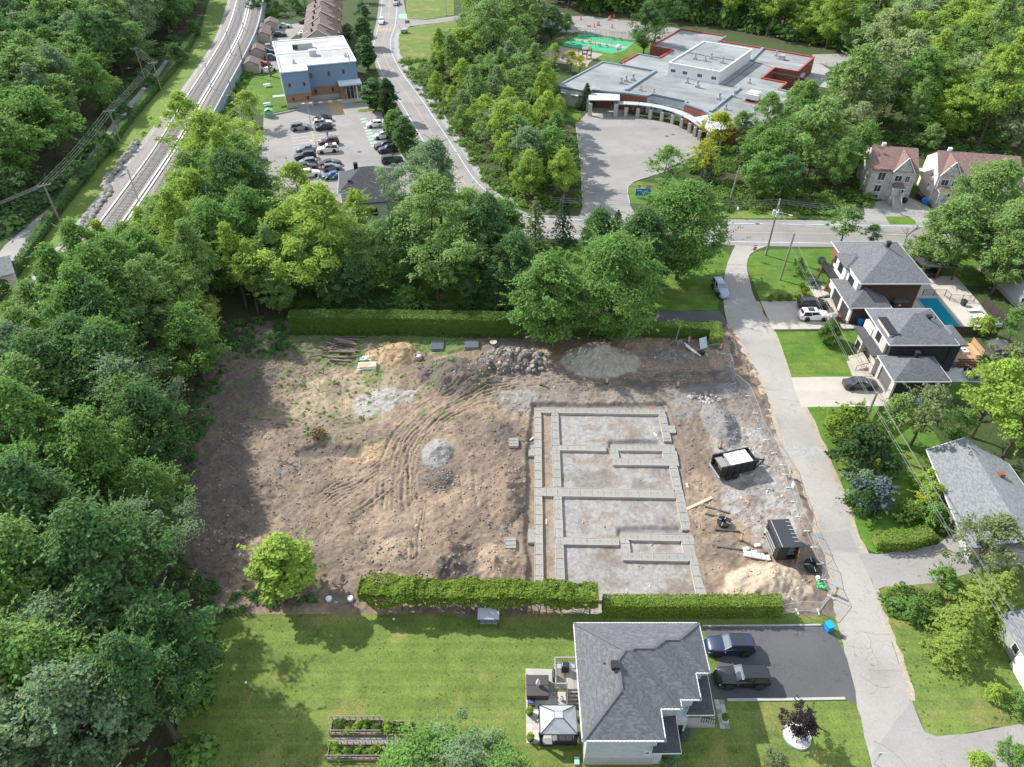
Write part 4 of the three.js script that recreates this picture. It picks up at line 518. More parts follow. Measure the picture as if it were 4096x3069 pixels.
// ---------- near bungalow ----------
{
 const h = thing('bungalow', 'grey bungalow with stepped hip roof nearest the camera', 'house', [0,0,0]), s = 0.56, E = 5.7;
 const RE = [[5.866,17.745,-37.857,-32.87],[5.869,16.455,-37.857,-30.406],[5.872,14.646,-37.857,-29.595],[5.875,12.808,-37.857,-26.906]];
 wallBox(h, 6.355,17.305,-37.397,-33.34,1.35, E - .1, WM.stucco); wallBox(h, 6.355,16.034,-33.34,-30.846,1.35, E - .1, WM.stucco); wallBox(h, 6.355,14.177,-30.846,-30.015,1.35, E - .1, WM.stucco); wallBox(h, 6.355,12.368,-30.015,-27.356,1.35, E - .1, WM.stucco);
 wallBox(h, 6.326,17.335,-37.426,-33.31,0,1.35, M.concrete, 'foundation'); wallBox(h, 6.326,16.064,-33.31,-30.817,0,1.35, M.concrete, 'foundation'); wallBox(h, 6.326,14.206,-30.817,-29.986,0,1.35, M.concrete, 'foundation'); wallBox(h, 6.326,12.397,-29.986,-27.327,0,1.35, M.concrete, 'foundation');
 const roof = new THREE.Group(); roof.name = 'roof'; h.add(roof);
 RE.forEach((r, i) => hip(roof, r[0], r[1], r[2], r[3], E - i * 0.004, s, SH.grey2, 'roof_deck'));
 const hh = (x, z) => { let m = -1, id = ''; RE.forEach((r, i) => { const d = [x - r[0], r[1] - x, z - r[2], r[3] - z], k = Math.min(...d); if (k * s > m + 1e-4) { m = k * s; id = i + ':' + d.indexOf(k); } }); return [m, id]; };
 // shingles: courses up each slope, laid where that slope is the visible one
 const r = rng(8), cols = [0.82,0.94,1.04,1.18], tones = cols.map((k) => mat([0.155 * k, 0.16 * k, 0.168 * k],0.95, { map: T.soft })), rest = cols.map(() => mb()); let made = 0; const cs = Math.cos(Math.atan(s)), list = [];
 RE.forEach((R0, i) => { for (let side = 0; side < 4; side++) { const along = side < 2 ? [R0[2], R0[3]] : [R0[0], R0[1]], dep = Math.min(R0[1] - R0[0], R0[3] - R0[2]) / 2; for (let c = 0; c * 0.145 * cs < dep; c++) { const d = (c + 0.5) * 0.145 * cs; for (let a = along[0] - (r() * .3); a < along[1];) { const w = 0.2 + r() * 0.2, m = a + w / 2; a += w; const x = side === 0 ? R0[0] + d : side === 1 ? R0[1] - d : m, z = side === 2 ? R0[2] + d : side === 3 ? R0[3] - d : m, q = hh(x, z); if (q[1] !== i + ':' + side) continue; list.push([x, E - i * .004 + q[0], z, w, side]); } } } });
 list.forEach(([x, y, z, w, side]) => {
 const t = Math.floor(r() * 3.99), near = made < 300 && z > -32.3 && x < 12.7; const b = near ? mb() : rest[t]; const al = side < 2 ? [0,0,1] : [1,0,0], up = side === 0 ? [1, s, 0] : side === 1 ? [-1, s, 0] : side === 2 ? [0, s, 1] : [0, s, -1], L = Math.hypot(...up), u = up.map((v) => v / L), n = [u[1] * al[2] - u[2] * al[1], u[2] * al[0] - u[0] * al[2], u[0] * al[1] - u[1] * al[0]]; if (n[1] < 0) n.forEach((v, k) => n[k] = -v);
 const g = w / 2 - 0.006, f = (i, j, k) => [x + al[0] * i * g + u[0] * j * 0.078 + n[0] * k, y + al[1] * i * g + u[1] * j * 0.078 + n[1] * k, z + al[2] * i * g + u[2] * j * 0.078 + n[2] * k], lo = 0.016, hi = 0.004; const A = f(-1,-1, lo), B = f(1,-1, lo), C = f(1,1, hi), D = f(-1,1, hi), sw = (al[0] * u[2] - al[2] * u[0]); const qd = (p, q2, r2, s2) => sw > 0 ? b.quad(s2, r2, q2, p) : b.quad(p, q2, r2, s2); qd(A, B, C, D); qd(f(-1,-1,0), f(1,-1,0), B, A);
 if (near) { b.mesh(roof, 'shingle', tones[t]); made++; }
 });
 rest.forEach((b, i) => { const m = b.mesh(roof, 'shingle_courses', tones[i]); m.userData.kind = 'stuff'; });
 // hip and ridge caps
 const caps = mb(), cap = (a, b) => { const A = V3(...a), Bv = V3(...b), L = A.distanceTo(Bv), n = Math.round(L / 0.2); for (let k = 0; k < n; k++) { const p = A.clone().lerp(Bv, k / n), q = A.clone().lerp(Bv, (k + 1.05) / n); caps.bar([p.x, p.y + 0.02, p.z],[q.x, q.y + 0.035, q.z],0.26,0.03); } };
 RE.forEach((q, i) => { const w = q[1] - q[0], d = q[3] - q[2], k = Math.min(w, d) / 2, hgt = E + k * s, X = (q[0] + q[1]) / 2, Z = (q[2] + q[3]) / 2, r0 = w > d ? [q[0] + k, hgt, Z] : [X, hgt, q[2] + k], r1 = w > d ? [q[1] - k, hgt, Z] : [X, hgt, q[3] - k]; const segs = [[r0, r1],[[q[0], E, q[2]], r0],[[q[1], E, q[2]], w > d ? r1 : r0],[[q[1], E, q[3]], r1],[[q[0], E, q[3]], w > d ? r0 : r1]]; for (const [a, b] of segs) { const n = 60; let st = -1; for (let t = 0; t <= n; t++) { const f = t / n, x = lerp(a[0], b[0], f), z = lerp(a[2], b[2], f), g0 = hh(x, z)[0], on = Math.abs(g0 - lerp(a[1], b[1], f) + E) < 0.03 && (hh(x + (b[2] - a[2]) * .01, z - (b[0] - a[0]) * .01)[0] + hh(x - (b[2] - a[2]) * .01, z + (b[0] - a[0]) * .01)[0]) / 2 < g0 - .004; if (on && st < 0) st = f; if ((!on || t === n) && st >= 0) { if (f - st > 0.03) cap([lerp(a[0], b[0], st), lerp(a[1], b[1], st), lerp(a[2], b[2], st)],[x, lerp(a[1], b[1], f), z]); st = -1; } } } });
 caps.mesh(roof, 'ridge_cap', tones[1]);
 const outline = [[5.866,-37.857],[17.745,-37.857],[17.745,-32.87],[16.455,-32.87],[16.455,-30.406],[14.646,-30.406],[14.646,-29.595],[12.808,-29.595],[12.808,-26.906],[5.866,-26.906]]; gutter(h, outline, E - 0.06); const clips = mb(); outline.forEach((a, i) => { const b = outline[(i + 1) % 10],[dx, dz, L] = dir2(a, b); for (let q = 0.15; q < L; q += 0.32) clips.box(a[0] + dx * q, E - 0.02, a[1] + dz * q, 0.07,0.07,0.07); }); clips.mesh(h, 'light_string', WM.white);
 vent(h, 9.0,7.4,-32.46,0.62); mb().cyl([8.1,6.3,-33.1],[8.1,7.1,-33.1],0.07).mesh(h, 'vent_pipe', M.galv); mb().cyl([8.1,7.09,-33.1],[8.1,7.2,-33.1],.08).mesh(h, 'pipe_cap', mat([.4,.06,.05],.6));
 // low front roofs over the entrance and the bay
 for (const [a, nm] of [[[[17.01,-33.62],[18.06,-33.74],[17.91,-30.03],[15.37,-30.03],[16.03,-31.15]], 'porch_roof'],[[[13.31,-29.89],[14.46,-30.01],[14.38,-26.77],[11.86,-26.74],[12.2,-27.69]], 'bay_roof']]) { const q = slabPart(h, nm, a, 3.5,3.7, SH.dark); gutter(q, a.slice(0,4).concat([a[4]]), 3.62, WM.trim, .08); }
 wallBox(h, 14.2,15.5,-30.9,-29.7,0,3.4, WM.stucco); wallBox(h, 12.4,13.1,-29.5,-27.4,0,3.4, WM.stucco);
 slabPart(h, 'porch', [[15.41,-30.59],[15.77,-31.29],[18.83,-31.29],[18.68,-30.59]],0,0.5, M.concrete); const rail = mb(); for (let k = 0; k <= 6; k++) { const a = [17.44,-30.9], b = [18.64,-30.67]; rail.bar([lerp(a[0], b[0], k / 6), 0.5, lerp(a[1], b[1], k / 6)],[lerp(a[0], b[0], k / 6), 1.4, lerp(a[1], b[1], k / 6)],0.05); } { const a = [17.44,-30.9], b = [18.64,-30.67]; rail.bar([a[0],1.4, a[1]],[b[0],1.4, b[1]],0.07); } rail.mesh(h, 'porch_rail', WM.frame);
 win(h, 14.8,1.2,-29.68,.8,1.2,0,0, WM.frame); win(h, 11.7,2.3,-27.33,.35,.35,0,0, WM.white); win(h, 17.34,2.5,-35.7,1.6,1.2, Math.PI / 2,1, WM.white);
 mb().bar([12.7,5.6,-29.2],[13,3.7,-29],.1).mesh(h, 'downspout', WM.trim);
}
// deck behind the bungalow, on its left
{
 const d = thing('timber_deck', 'weathered timber deck with railing and stairs against the bungalow', 'deck', [0,0,0]), fy = 1.45; const a = [4.05,-36.26], b = [6.1,-33.55], x0 = a[0], x1 = 6.44, z0 = a[1], z1 = b[1];
 for (let x = x0 + 0.07; x < x1; x += 0.145) mb().box(x, fy - 0.04, (z0 + z1) / 2,0.132,0.04 + 0.004 * (h2(x * 100 | 0,3)), z1 - z0).mesh(d, 'deck_board', [M.greywood, mat([0.5,0.46,0.41],.9, { map: T.board }), mat([0.44,0.4,0.36],.9, { map: T.board })][Math.floor(h2(x * 90 | 0,1) * 3)]);
 mb().box((x0 + x1) / 2, fy - 0.28, z0 + 0.03, x1 - x0,0.23,0.05).box((x0 + x1) / 2, fy - 0.28, z1 - 0.03, x1 - x0,0.23,0.05).box(x0 + 0.03, fy - 0.28, (z0 + z1) / 2,0.05,0.23, z1 - z0 - 0.12).mesh(d, 'joist', M.greywood);
 for (const p of [[x0 + .05, z0 + .05],[x0 + .05, z1 - .05],[x1 - .1, z1 - .05],[x0 + 1.1, z1 - .05],[x1 - .1, z0 + .05]]) mb().box(p[0],0, p[1],0.1, fy + 0.95,0.1).mesh(d, 'post', M.greywood);
 const rl = (p, q) => { mb().bar([p[0], fy + 0.95, p[1]],[q[0], fy + 0.95, q[1]],0.13,0.05).mesh(d, 'handrail', M.greywood); const L = Math.hypot(q[0] - p[0], q[1] - p[1]), n = Math.round(L / 0.16), bb = mb(); for (let k = 1; k < n; k++) bb.box(lerp(p[0], q[0], k / n), fy, lerp(p[1], q[1], k / n), 0.04,0.93,0.04); bb.mesh(d, 'balusters', M.greywood); };
 rl([x0 + .05, z0 + .05],[x1, z0 + .05]); rl([x0 + .05, z0 + .05],[x0 + .05, z1 - .05]); rl([x0 + .05, z1 - .05],[x0 + 1.1, z1 - .05]); 
 for (let k = 0; k < 6; k++) mb().box(x0 + 1.75, fy - 0.24 * (k + 1), z1 + 0.12 + k * 0.25,1.2,0.05,0.27).mesh(d, 'tread', M.greywood); for (const s of [1.1,2.4]) mb().bar([x0 + s, fy - 0.1, z1],[x0 + s, 0, z1 + 1.6],0.06,0.28).bar([x0 + s, fy + 0.9, z1],[x0 + s, .9, z1 + 1.6],.08,.05).mesh(d, 'stringer', M.greywood);
}
// concrete slab patio: single slabs
{
 const t = thing('slab_patio', 'pale concrete slab patio left of the bungalow', 'patio', [0,0.03,0]), A = [1.31,-33.96], B = [1.24,-29.15], x0 = A[0], x1 = 6.4, n = Math.round((x1 - x0) / 0.6), mm = [[0.62,0.58,0.53],[0.55,0.52,0.48],[0.68,0.64,0.58]].map((c) => mat(c, 0.9, { map: T.concrete })), g = new THREE.BoxGeometry(0.594,0.05,0.594);
 for (let i = 0; i < n; i++) for (let z = A[1] + 0.3; z < B[1]; z += 0.6) { const m = add(t, 'slab', g, mm[Math.floor(h2(i, z * 10 | 0) * 3)]); m.position.set(x0 + 0.3 + i * 0.6,0.02 + 0.008 * h2(i + 3, z * 7 | 0), z); }
 slabPart(t, 'pad', [[1.34,-36.36],[4.1,-36.27],[4,-33.96],[1.31,-33.96]],-0.02,0.03, M.concrete);
}
{
 const t = thing('hot_tub', 'square hot tub with brown folded cover beside the deck', 'hot tub', [0,0.03,0]), a = [2.43,-34.17], w = 2.1; t.position.x = a[0]; t.position.z = a[1];
 mb().geo(new RoundedBoxGeometry(w, 0.8, w, 3,0.12), mx(0,0.42,0)).mesh(t, 'cabinet', mat([0.07,0.045,0.035],0.6)); for (const s of [-1,1]) mb().geo(new RoundedBoxGeometry(w + 0.08,0.12, w / 2 - 0.01,2,0.05), mx(0,0.88, s * w / 4)).mesh(t, 'cover_half', mat([0.055,0.05,0.05],0.65));
 mb().box(-.6,0, w / 2 + .35,.7,.4,.5).mesh(t, 'step', mat([.06,.04,.035],.7)); mb().box(-.65,.4, w / 2 + .3,.4,.06,.3).mesh(t, 'blue_towel', mat([.05,.12,.35],.9));
 const u = thing('folded_parasol', 'folded white parasol standing on the hot tub cover', 'parasol', [a[0] + 0.05,0.98, a[1]]); mb().geo(new THREE.LatheGeometry([[0.02,1.15],[0.1,1.0],[0.2,0.6],[0.24,0.3],[0.1,0.22]].map((q) => new THREE.Vector2(q[0], q[1])), 9)).mesh(u, 'canopy', mat([.7,.7,.7],.9)); mb().cyl([0,0,0],[0,0.4,0],0.03).mesh(u, 'pole', M.galv);
}
{
 const g0 = [2.48,-31.6], g1 = [5.84,-28.95], t = thing('gazebo', 'square gazebo with grey translucent roof beside the bungalow', 'gazebo', [(g0[0] + g1[0]) / 2,0.06, (g0[1] + g1[1]) / 2]), w = (g1[0] - g0[0]) / 2, d = (g1[1] - g0[1]) / 2, y = 2.2, hy = 0.95, pan = phys([0.46,0.48,0.52],0.15, { transmission: 0.2, specularIntensity: 1 }), fr = WM.frame;
 const c = [[-w, -d],[w, -d],[w, d],[-w, d]], k = 0.22; c.forEach((p, i) => { const q = c[(i + 1) % 4], A = [p[0], y, p[1]], B = [q[0], y, q[1]], C2 = [q[0] * k, y + hy, q[1] * k], D = [p[0] * k, y + hy, p[1] * k]; for (let s = 0; s < 3; s++) { const f = (a, b, u) => a.map((v, j) => lerp(v, b[j], u)); mb().quad(f(B, A, (s + 1) / 3), f(D, C2,1 - (s + 1) / 3), f(D, C2,1 - s / 3), f(B, A, s / 3)).mesh(t, 'roof_panel', pan); } mb().bar(A, D, 0.07).bar(A, B, 0.08).bar(D, C2,.05).mesh(t, 'roof_frame', fr); mb().box(p[0] * .97,0, p[1] * .97,0.1, y, 0.1).mesh(t, 'post', fr); mb().geo(new THREE.LatheGeometry([[0.05,0],[0.2,0.15],[0.14,1],[0.26,2.1]].map((v) => new THREE.Vector2(...v)), 7), mx(p[0] * 0.93,0.02, p[1] * 0.93)).mesh(t, 'curtain', mat([0.03,0.03,0.033],0.95)); });
 slabPart(t, 'roof_cap', [[-w * k, -d * k],[w * k, -d * k],[w * k, d * k],[-w * k, d * k]], y + hy - .01, y + hy + 0.04, pan);
 const s = thing('patio_sofa', 'dark patio sofa with grey cushions under the gazebo', 'sofa', [t.position.x + .4,0.06, t.position.z + 0.9]); mb().box(0,0,0,1.9,0.38,0.8).box(0,0.38,0.35,1.9,0.35,0.12).mesh(s, 'frame', WM.frame); for (const q of [-.6,0,.6]) mb().geo(new RoundedBoxGeometry(.58,.14,.62,2,.05), mx(q, .45,-.05)).mesh(s, 'cushion', mat([.2,.2,.21],.95));
 const f = thing('footstool', 'grey footstool beside the patio sofa', 'footstool', [t.position.x - .95,0.06, t.position.z + 1.1]); mb().box(0,0,0,.9,.3,.6).mesh(f, 'frame', WM.frame); mb().geo(new RoundedBoxGeometry(.86,.12,.56,2,.04), mx(0,.36,0)).mesh(f, 'cushion', mat([.24,.24,.25],.95));
}
// ---------- the dark hipped house across the street ----------
{
 const h = thing('dark_brick_house', 'two storey dark brick house with grey hip roofs and attached garage', 'house', [0,0,0]), E = 5.8;
 wallBox(h, 54.3,62.6,-90.2,-82.4,0, E - .1, WM.darkb); wallBox(h, 53.6,60.1,-82.4,-77.1,0,3.2, WM.darkb);
 hip(h, 53.5,63.4,-90.9,-81.7, E, 0.5, SH.grey); hip(h, 52.9,60.85,-82.5,-76.6,3.3,0.55, SH.grey2); hip(h, 61.5,65.2,-87.3,-82.3,5.3,.5, SH.grey); wallBox(h, 62.6,64.6,-86.8,-82.8,0,5.2, WM.darkb); gutter(h, [[53.5,-90.9],[63.4,-90.9],[63.4,-81.7],[53.5,-81.7]], E - .08, WM.trim); gutter(h, [[52.9,-82.5],[60.85,-82.5],[60.85,-76.6],[52.9,-76.6]],3.22, WM.trim);
 wallBox(h, 53.9,54.9,-87.4,-83.2,0,6.5, WM.lightstone, 'stone_pier'); slabPart(h, 'parapet_cap', rect(53.85,55.4,-87.5,-83.1), 6.5,6.62, M.darkmetal); win(h, 53.88,3.9,-85.6,1.1,1.7,-Math.PI / 2,1, WM.frame);
 wallBox(h, 53.75,54.4,-90.1,-87.5,3.1,4.4, WM.white, 'balcony_front'); win(h, 54.28,3.6,-88.8,1.8,1.9,-Math.PI / 2,1, WM.frame); win(h, 54.28,0.9,-88.8,1.6,1.3,-Math.PI / 2,1, WM.frame);
 slabPart(h, 'porch_roof', rect(52.2,54.4,-89.8,-82.5), 3.0,3.2, SH.dark); wallBox(h, 52.6,53.2,-88.6,-86.8,0,3, WM.lightstone, 'porch_wall'); win(h, 52.58,.9,-87.7,.9,1,-Math.PI / 2,0, WM.frame); wallBox(h, 52.7,53.5,-83.3,-82.2,0,3, WM.lightstone, 'porch_pillar');
 wallBox(h, 53.3,53.58,-82.2,-81.2,0,3.1, WM.lightstone, 'garage_front'); wallBox(h, 53.3,53.58,-77.8,-76.9,0,3.1, WM.lightstone, 'garage_front'); wallBox(h, 53.3,53.58,-81.2,-77.8,2.5,3.1, WM.lightstone, 'garage_front'); wallBox(h, 53.5,53.59,-81.2,-77.8,0.02,2.5, mat([0.16,0.16,0.165],.6, { map: T.siding }), 'garage_door');
 wallBox(h, 54.6,55.5,-77.14,-77.05,0,2.2, WM.door, 'side_door'); wallBox(h, 53.7,60,-77.2,-77.08,-0.01,.22, M.concrete, 'footing_band');
 for (let k = 0; k < 5; k++) mb().box(51.2 + k * 0.42,0,-84.8,0.43,0.16 + k * 0.16,3.4).mesh(h, 'front_step', M.slabcon); slabPart(h, 'front_walk', [[50.42,-85.31],[53.46,-85.94],[52.97,-81.66],[50,-81.75]],0.03,0.09, M.slabcon);
 for (const z of [-86.4,-83.1]) mb().bar([50.9,0.9, z],[53,1.7, z],0.05).bar([50.9,0, z],[50.9,.95, z],0.05).bar([53,.8, z],[53,1.7, z],.05).bar([51.6,.3, z],[51.6,1.15, z],.03).bar([52.3,.5, z],[52.3,1.4, z],.03).mesh(h, 'step_rail', WM.frame);
 vent(h, 60.4,7.3,-86.1,0.6); vent(h, 57.2,4.9,-80.6,.55); mb().cyl([62,6,-87],[62,7,-87],.07).mesh(h, 'vent_pipe', M.darkmetal); mb().cyl([62.9,0.5,-82.35],[62.9,5.4,-82.35],.06).mesh(h, 'downspout', WM.frame);
}
// ---------- the brown house on the corner ----------
{
 const h = thing('brown_clad_house', 'corner house with brown timber cladding and large grey hip roof', 'house', [0,0,0]), E = 6.2, st = WM.white;
 wallBox(h, 55.9,65.4,-110.2,-98.3,0, E - .1, WM.brownw); wallBox(h, 54.2,60,-102.5,-95.4,0,3.2, WM.brownw); wallBox(h, 55.2,56,-108,-98.3,3.2, E - .1, st); wallBox(h, 54.9,56,-106.7,-102.6,0,5.9, st);
 hip(h, 55.1,66.4,-110.95,-97.3, E, 0.46, SH.grey); hip(h, 54.4,58.9,-107.2,-102,6.12,0.5, SH.grey2); hip(h, 53.2,60,-103.4,-94.8,3.3,0.5, SH.grey2); gutter(h, [[55.1,-110.95],[66.4,-110.95],[66.4,-97.3],[55.1,-97.3]], E - .08); gutter(h, [[53.2,-103.4],[60,-103.4],[60,-94.8],[53.2,-94.8]],3.22);
 wallBox(h, 53.85,54.15,-103,-95.3,2.35,3.15, st, 'garage_front'); for (const z of [-102.85,-99.1,-95.5]) wallBox(h, 53.85,54.15, z - .35, z + .35,0,2.35, st, 'garage_front'); for (const z of [-101,-97.3]) wallBox(h, 54.05,54.17, z - 1.5, z + 1.45,0.02,2.34, mat([.05,.05,.053],.5, { map: T.siding }), 'garage_door');
 win(h, 54.88,4.1,-104.6,1.5,1.3,-Math.PI / 2,2); win(h, 55.18,4.3,-100.6,1.8,1.0,-Math.PI / 2,2); win(h, 55.18,4.0,-107.4,.9,1.6,-Math.PI / 2,0); wallBox(h, 55.05,55.2,-109.5,-107.9,4.3,6, mat([.3,.13,.07],.7, { map: T.board }), 'cedar_panel');
 slabPart(h, 'balcony', rect(53.4,55.2,-108.3,-104), 2.9,3.15, M.darkmetal); for (const z of [-108.1,-104.2]) mb().bar([53.2,0, z],[53.6,3, z],.28).mesh(h, 'cedar_post', mat([.2,.08,.045],.7, { map: T.board }));
 for (let k = 0; k < 4; k++) mb().box(51.6 + k * 0.6,0,-104.6,0.6,0.1 + k * 0.13,3.8 - .2 * k).mesh(h, 'front_step', M.slabcon);
 vent(h, 61.6,8.9,-104.9,.6); vent(h, 58,4.7,-99.2,.5); wallBox(h, 62,63.8,-98.3,-97.75,0,2.5, WM.brownw, 'fireplace_bay'); hip(h, 61.7,64.1,-98.9,-97.5,2.5,.5, SH.dark, 'bay_roof'); mb().box(62.9,1.7,-97.73,.25,.3,.08).mesh(h, 'wall_vent', WM.white);
}
// patio, pool, pool fence, pergola
sheet('pool_patio', [[68.41,-106.54],[71.16,-109.66],[78.35,-109.66],[78.32,-101.87],[77.64,-94.77],[76.49,-92.54],[61.66,-92.54]],0.05, mat([0.56,0.52,0.46],.9, { map: T.concrete }));
{
 const x0 = 68.5, x1 = 71.7, z0 = -102.4, z1 = -93.3, t = thing('swimming_pool', 'rectangular turquoise swimming pool beside the brown house', 'pool', [0,0,0]), c = mat([0.3,0.29,0.28],.8);
 for (const [a, b, e, f] of [[x0 - .35, x1 + .35, z0 - .35, z0],[x0 - .35, x1 + .35, z1, z1 + .35],[x0 - .35, x0, z0, z1],[x1, x1 + .35, z0, z1]]) slabPart(t, 'coping', rect(a, b, e, f), 0,0.1, c);
 slabPart(t, 'basin_floor', rect(x0, x1, z0, z1), 0.05,0.058, mat([0.01,0.36,0.5],.5)); slabPart(t, 'water', rect(x0, x1, z0, z1), 0.06,0.085, phys([0.02,0.4,0.52],0.03, { transmission: 0.5, ior: 1.33 }));
}
function railFence(name, label, pts, y, hh, m, gap = 0.35, solid) { const t = thing(name, label, 'fence', [0, y, 0]); for (let i = 0; i < pts.length - 1; i++) { const a = pts[i], b = pts[i + 1], L = Math.hypot(b[0] - a[0], b[1] - a[1]), n = Math.max(1, Math.round(L / 1.9)); for (let k = 0; k <= n; k++) mb().box(lerp(a[0], b[0], k / n), 0, lerp(a[1], b[1], k / n), 0.07, hh + 0.05,0.07, ang(a, b)).mesh(t, 'post', m); if (solid) { const np = Math.round(hh / .3); for (let q = 0; q < np; q++) for (let k = 0; k < n; k++) mb().bar([lerp(a[0], b[0], k / n), (q + .5) * hh / np, lerp(a[1], b[1], k / n)],[lerp(a[0], b[0], (k + 1) / n), (q + .5) * hh / np, lerp(a[1], b[1], (k + 1) / n)],0.03, hh / np - .015).mesh(t, 'board', solid); } else { const r = mb(); for (const q of [0.15, hh]) r.bar([a[0], q, a[1]],[b[0], q, b[1]],0.035); r.mesh(t, 'rail', m); const p = mb(), c = Math.round(L / gap); for (let k = 1; k < c; k++) p.bar([lerp(a[0], b[0], k / c), .12, lerp(a[1], b[1], k / c)],[lerp(a[0], b[0], k / c), hh, lerp(a[1], b[1], k / c)],0.014); p.mesh(t, 'pickets', m); } } return t; }
railFence('pool_fence', 'low black picket fence round the swimming pool', [[69.59,-103.32],[73.4,-103.32],[73.52,-101.87],[77.43,-101.45]],0.05,1.2, WM.frame, 0.14);
railFence('board_fence', 'dark board fence along the right side of the pool patio', [[78.42,-100.23],[78.95,-94.77]],0,1.7, WM.frame, 0, mat([.05,.04,.035],.8));
railFence('board_fence', 'tall black board fence beside the corner house', [[55.5,-111.97],[55.71,-108.98]],0,1.9, WM.frame, 0, mat([.025,.025,.027],.8));
railFence('board_fence', 'dark timber retaining fence between pool patio and sun deck', [[68.88,-92.36],[76.42,-92]],0,1.5, WM.brownw, 0, mat([.08,.05,.035],.8));
{
 const t = thing('pergola', 'dark flat roofed pergola with brown posts beyond the pool', 'pergola', [0,0,0]); slabPart(t, 'roof', [[70.9,-111.4],[74.6,-111.6],[77.4,-108.2],[71.2,-108.4]],2.55,2.75, mat([0.07,0.068,0.065],.5)); for (const p of [[71.1,-111.1],[71.4,-108.6],[74.2,-108.55],[77,-108.4],[74.5,-111.3]]) mb().box(p[0],0, p[1],0.22,2.55,0.22).mesh(t, 'post', mat([.2,.11,.065],.8, { map: T.board }));
 const s = thing('covered_spa', 'dark covered spa under the pergola', 'hot tub', [74,.05,-110]); mb().geo(new RoundedBoxGeometry(2.2,.95,2,3,.1), mx(0,.48,0)).mesh(s, 'cabinet', M.black);
}
for (const [x, z, l] of [[75.9,-98.6, 'white sun lounger nearest the pool fence'],[75.4,-96.7, 'middle one of three sun loungers with a blue towel'],[75.9,-95.9, 'white sun lounger nearest the planter with a blue towel']]) { const t = thing('sun_lounger', l, 'sun lounger', [x, .05, z],.1); mb().box(-.3,.3,0,1.3,.05,.65).mesh(t, 'seat', WM.white); mb().bar([.35,.32,0],[.95,.7,0],.65,.05).mesh(t, 'backrest', WM.white); for (const q of [[-.85,.25],[-.85,-.25],[.4,.25],[.4,-.25]]) mb().box(q[0],0, q[1],.05,.3,.05).mesh(t, 'leg', M.galv); if (l.includes('towel')) mb().box(-.75,.355,0,.4,.03,.5).mesh(t, 'towel', mat([.1,.3,.7],.9)); }
{ const t = thing('stone_planter', 'long pale stone planter with small plants by the pool', 'planter', [76.4,.03,-94.4],.05); mb().box(0,0,0,3.6,.7,.9).mesh(t, 'trough', M.concrete); for (let k = 0; k < 6; k++) { const m = add(t, 'plant', KIND.ball.crown, LEAF.dark); m.position.set(-1.5 + k * .6,.65,0); m.scale.setScalar(.4); } }
// sun deck with benches behind the dark house
{
 const t = thing('sun_deck', 'new golden timber deck with built in bench and slatted screen', 'deck', [0,0,0]), w = [mat([0.58,0.38,0.2],.8, { map: T.board }), mat([0.5,0.31,0.16],.8, { map: T.board })], br = mat([.2,.1,.05],.8, { map: T.board });
 for (let z = -88.6; z < -84.9; z += 0.2) mb().box(68.2,0.8, z, 3.9,0.05,0.185).mesh(t, 'deck_board', w[(z * 10 | 0) & 1]); for (let k = 0; k < 4; k++) mb().box(68,0.62 - k * 0.2,-84.65 + k * 0.3,3.4,0.06,0.32).mesh(t, 'tread', br); mb().box(68.2,0,-86.7,3.8,.8,3.6).mesh(t, 'skirt', br);
 mb().box(68,.85,-88.4,3.6,.45,.5).mesh(t, 'bench', br); mb().box(69.7,0.85,-86.7,0.6,0.45,3).mesh(t, 'bench', w[0]); for (let k = 0; k < 4; k++) mb().box(70.25,0.85 + k * 0.34,-86.8,0.05,0.32,3.4).mesh(t, 'screen_board', w[k & 1]); for (const z of [-88.4,-86.8,-85.2]) mb().box(70.3,0, z, .12,2.2,.12).mesh(t, 'post', br);
 const f = thing('fire_table', 'square white fire table on the golden deck', 'table', [68.3,.85,-86.6]); mb().box(0,0,0,.95,.4,.95).mesh(f, 'body', WM.white); mb().box(0,.402,0,.4,.02,.4).mesh(f, 'burner', mat([.12,.05,.03],.9));
 const s = thing('garden_shed', 'dark grey plastic garden shed beyond the golden deck', 'shed', [73.3,0,-86.6],.12); mb().box(0,0,0,2.7,2.1,2.1).mesh(s, 'wall', mat([.1,.105,.11],.7, { map: T.siding })); gable(s, -1.5,1.5,-1.2,1.2,2.1,.35,1, mat([.07,.07,.075],.7)); mb().box(0.1,.02,1.06,1.5,1.85,.05).mesh(s, 'door', mat([.06,.06,.065],.7));
 const st = thing('storage_box', 'grey outdoor storage box against the dark house', 'storage box', [65.3,.05,-84.3]); mb().box(0,0,0,1.5,1.1,1.1).mesh(st, 'body', mat([.09,.095,.1],.6)); mb().box(0,1.1,0,1.6,.1,1.2).mesh(st, 'lid', mat([.2,.21,.22],.5));
}
sheet('paved_patio', [[64.24,-84.07],[69.47,-83.83],[71.5,-83.31],[73.2,-79.76],[68.67,-80.34],[63.15,-80.49]],0.05, mat([0.66,0.65,0.62],.9, { map: T.concrete }));
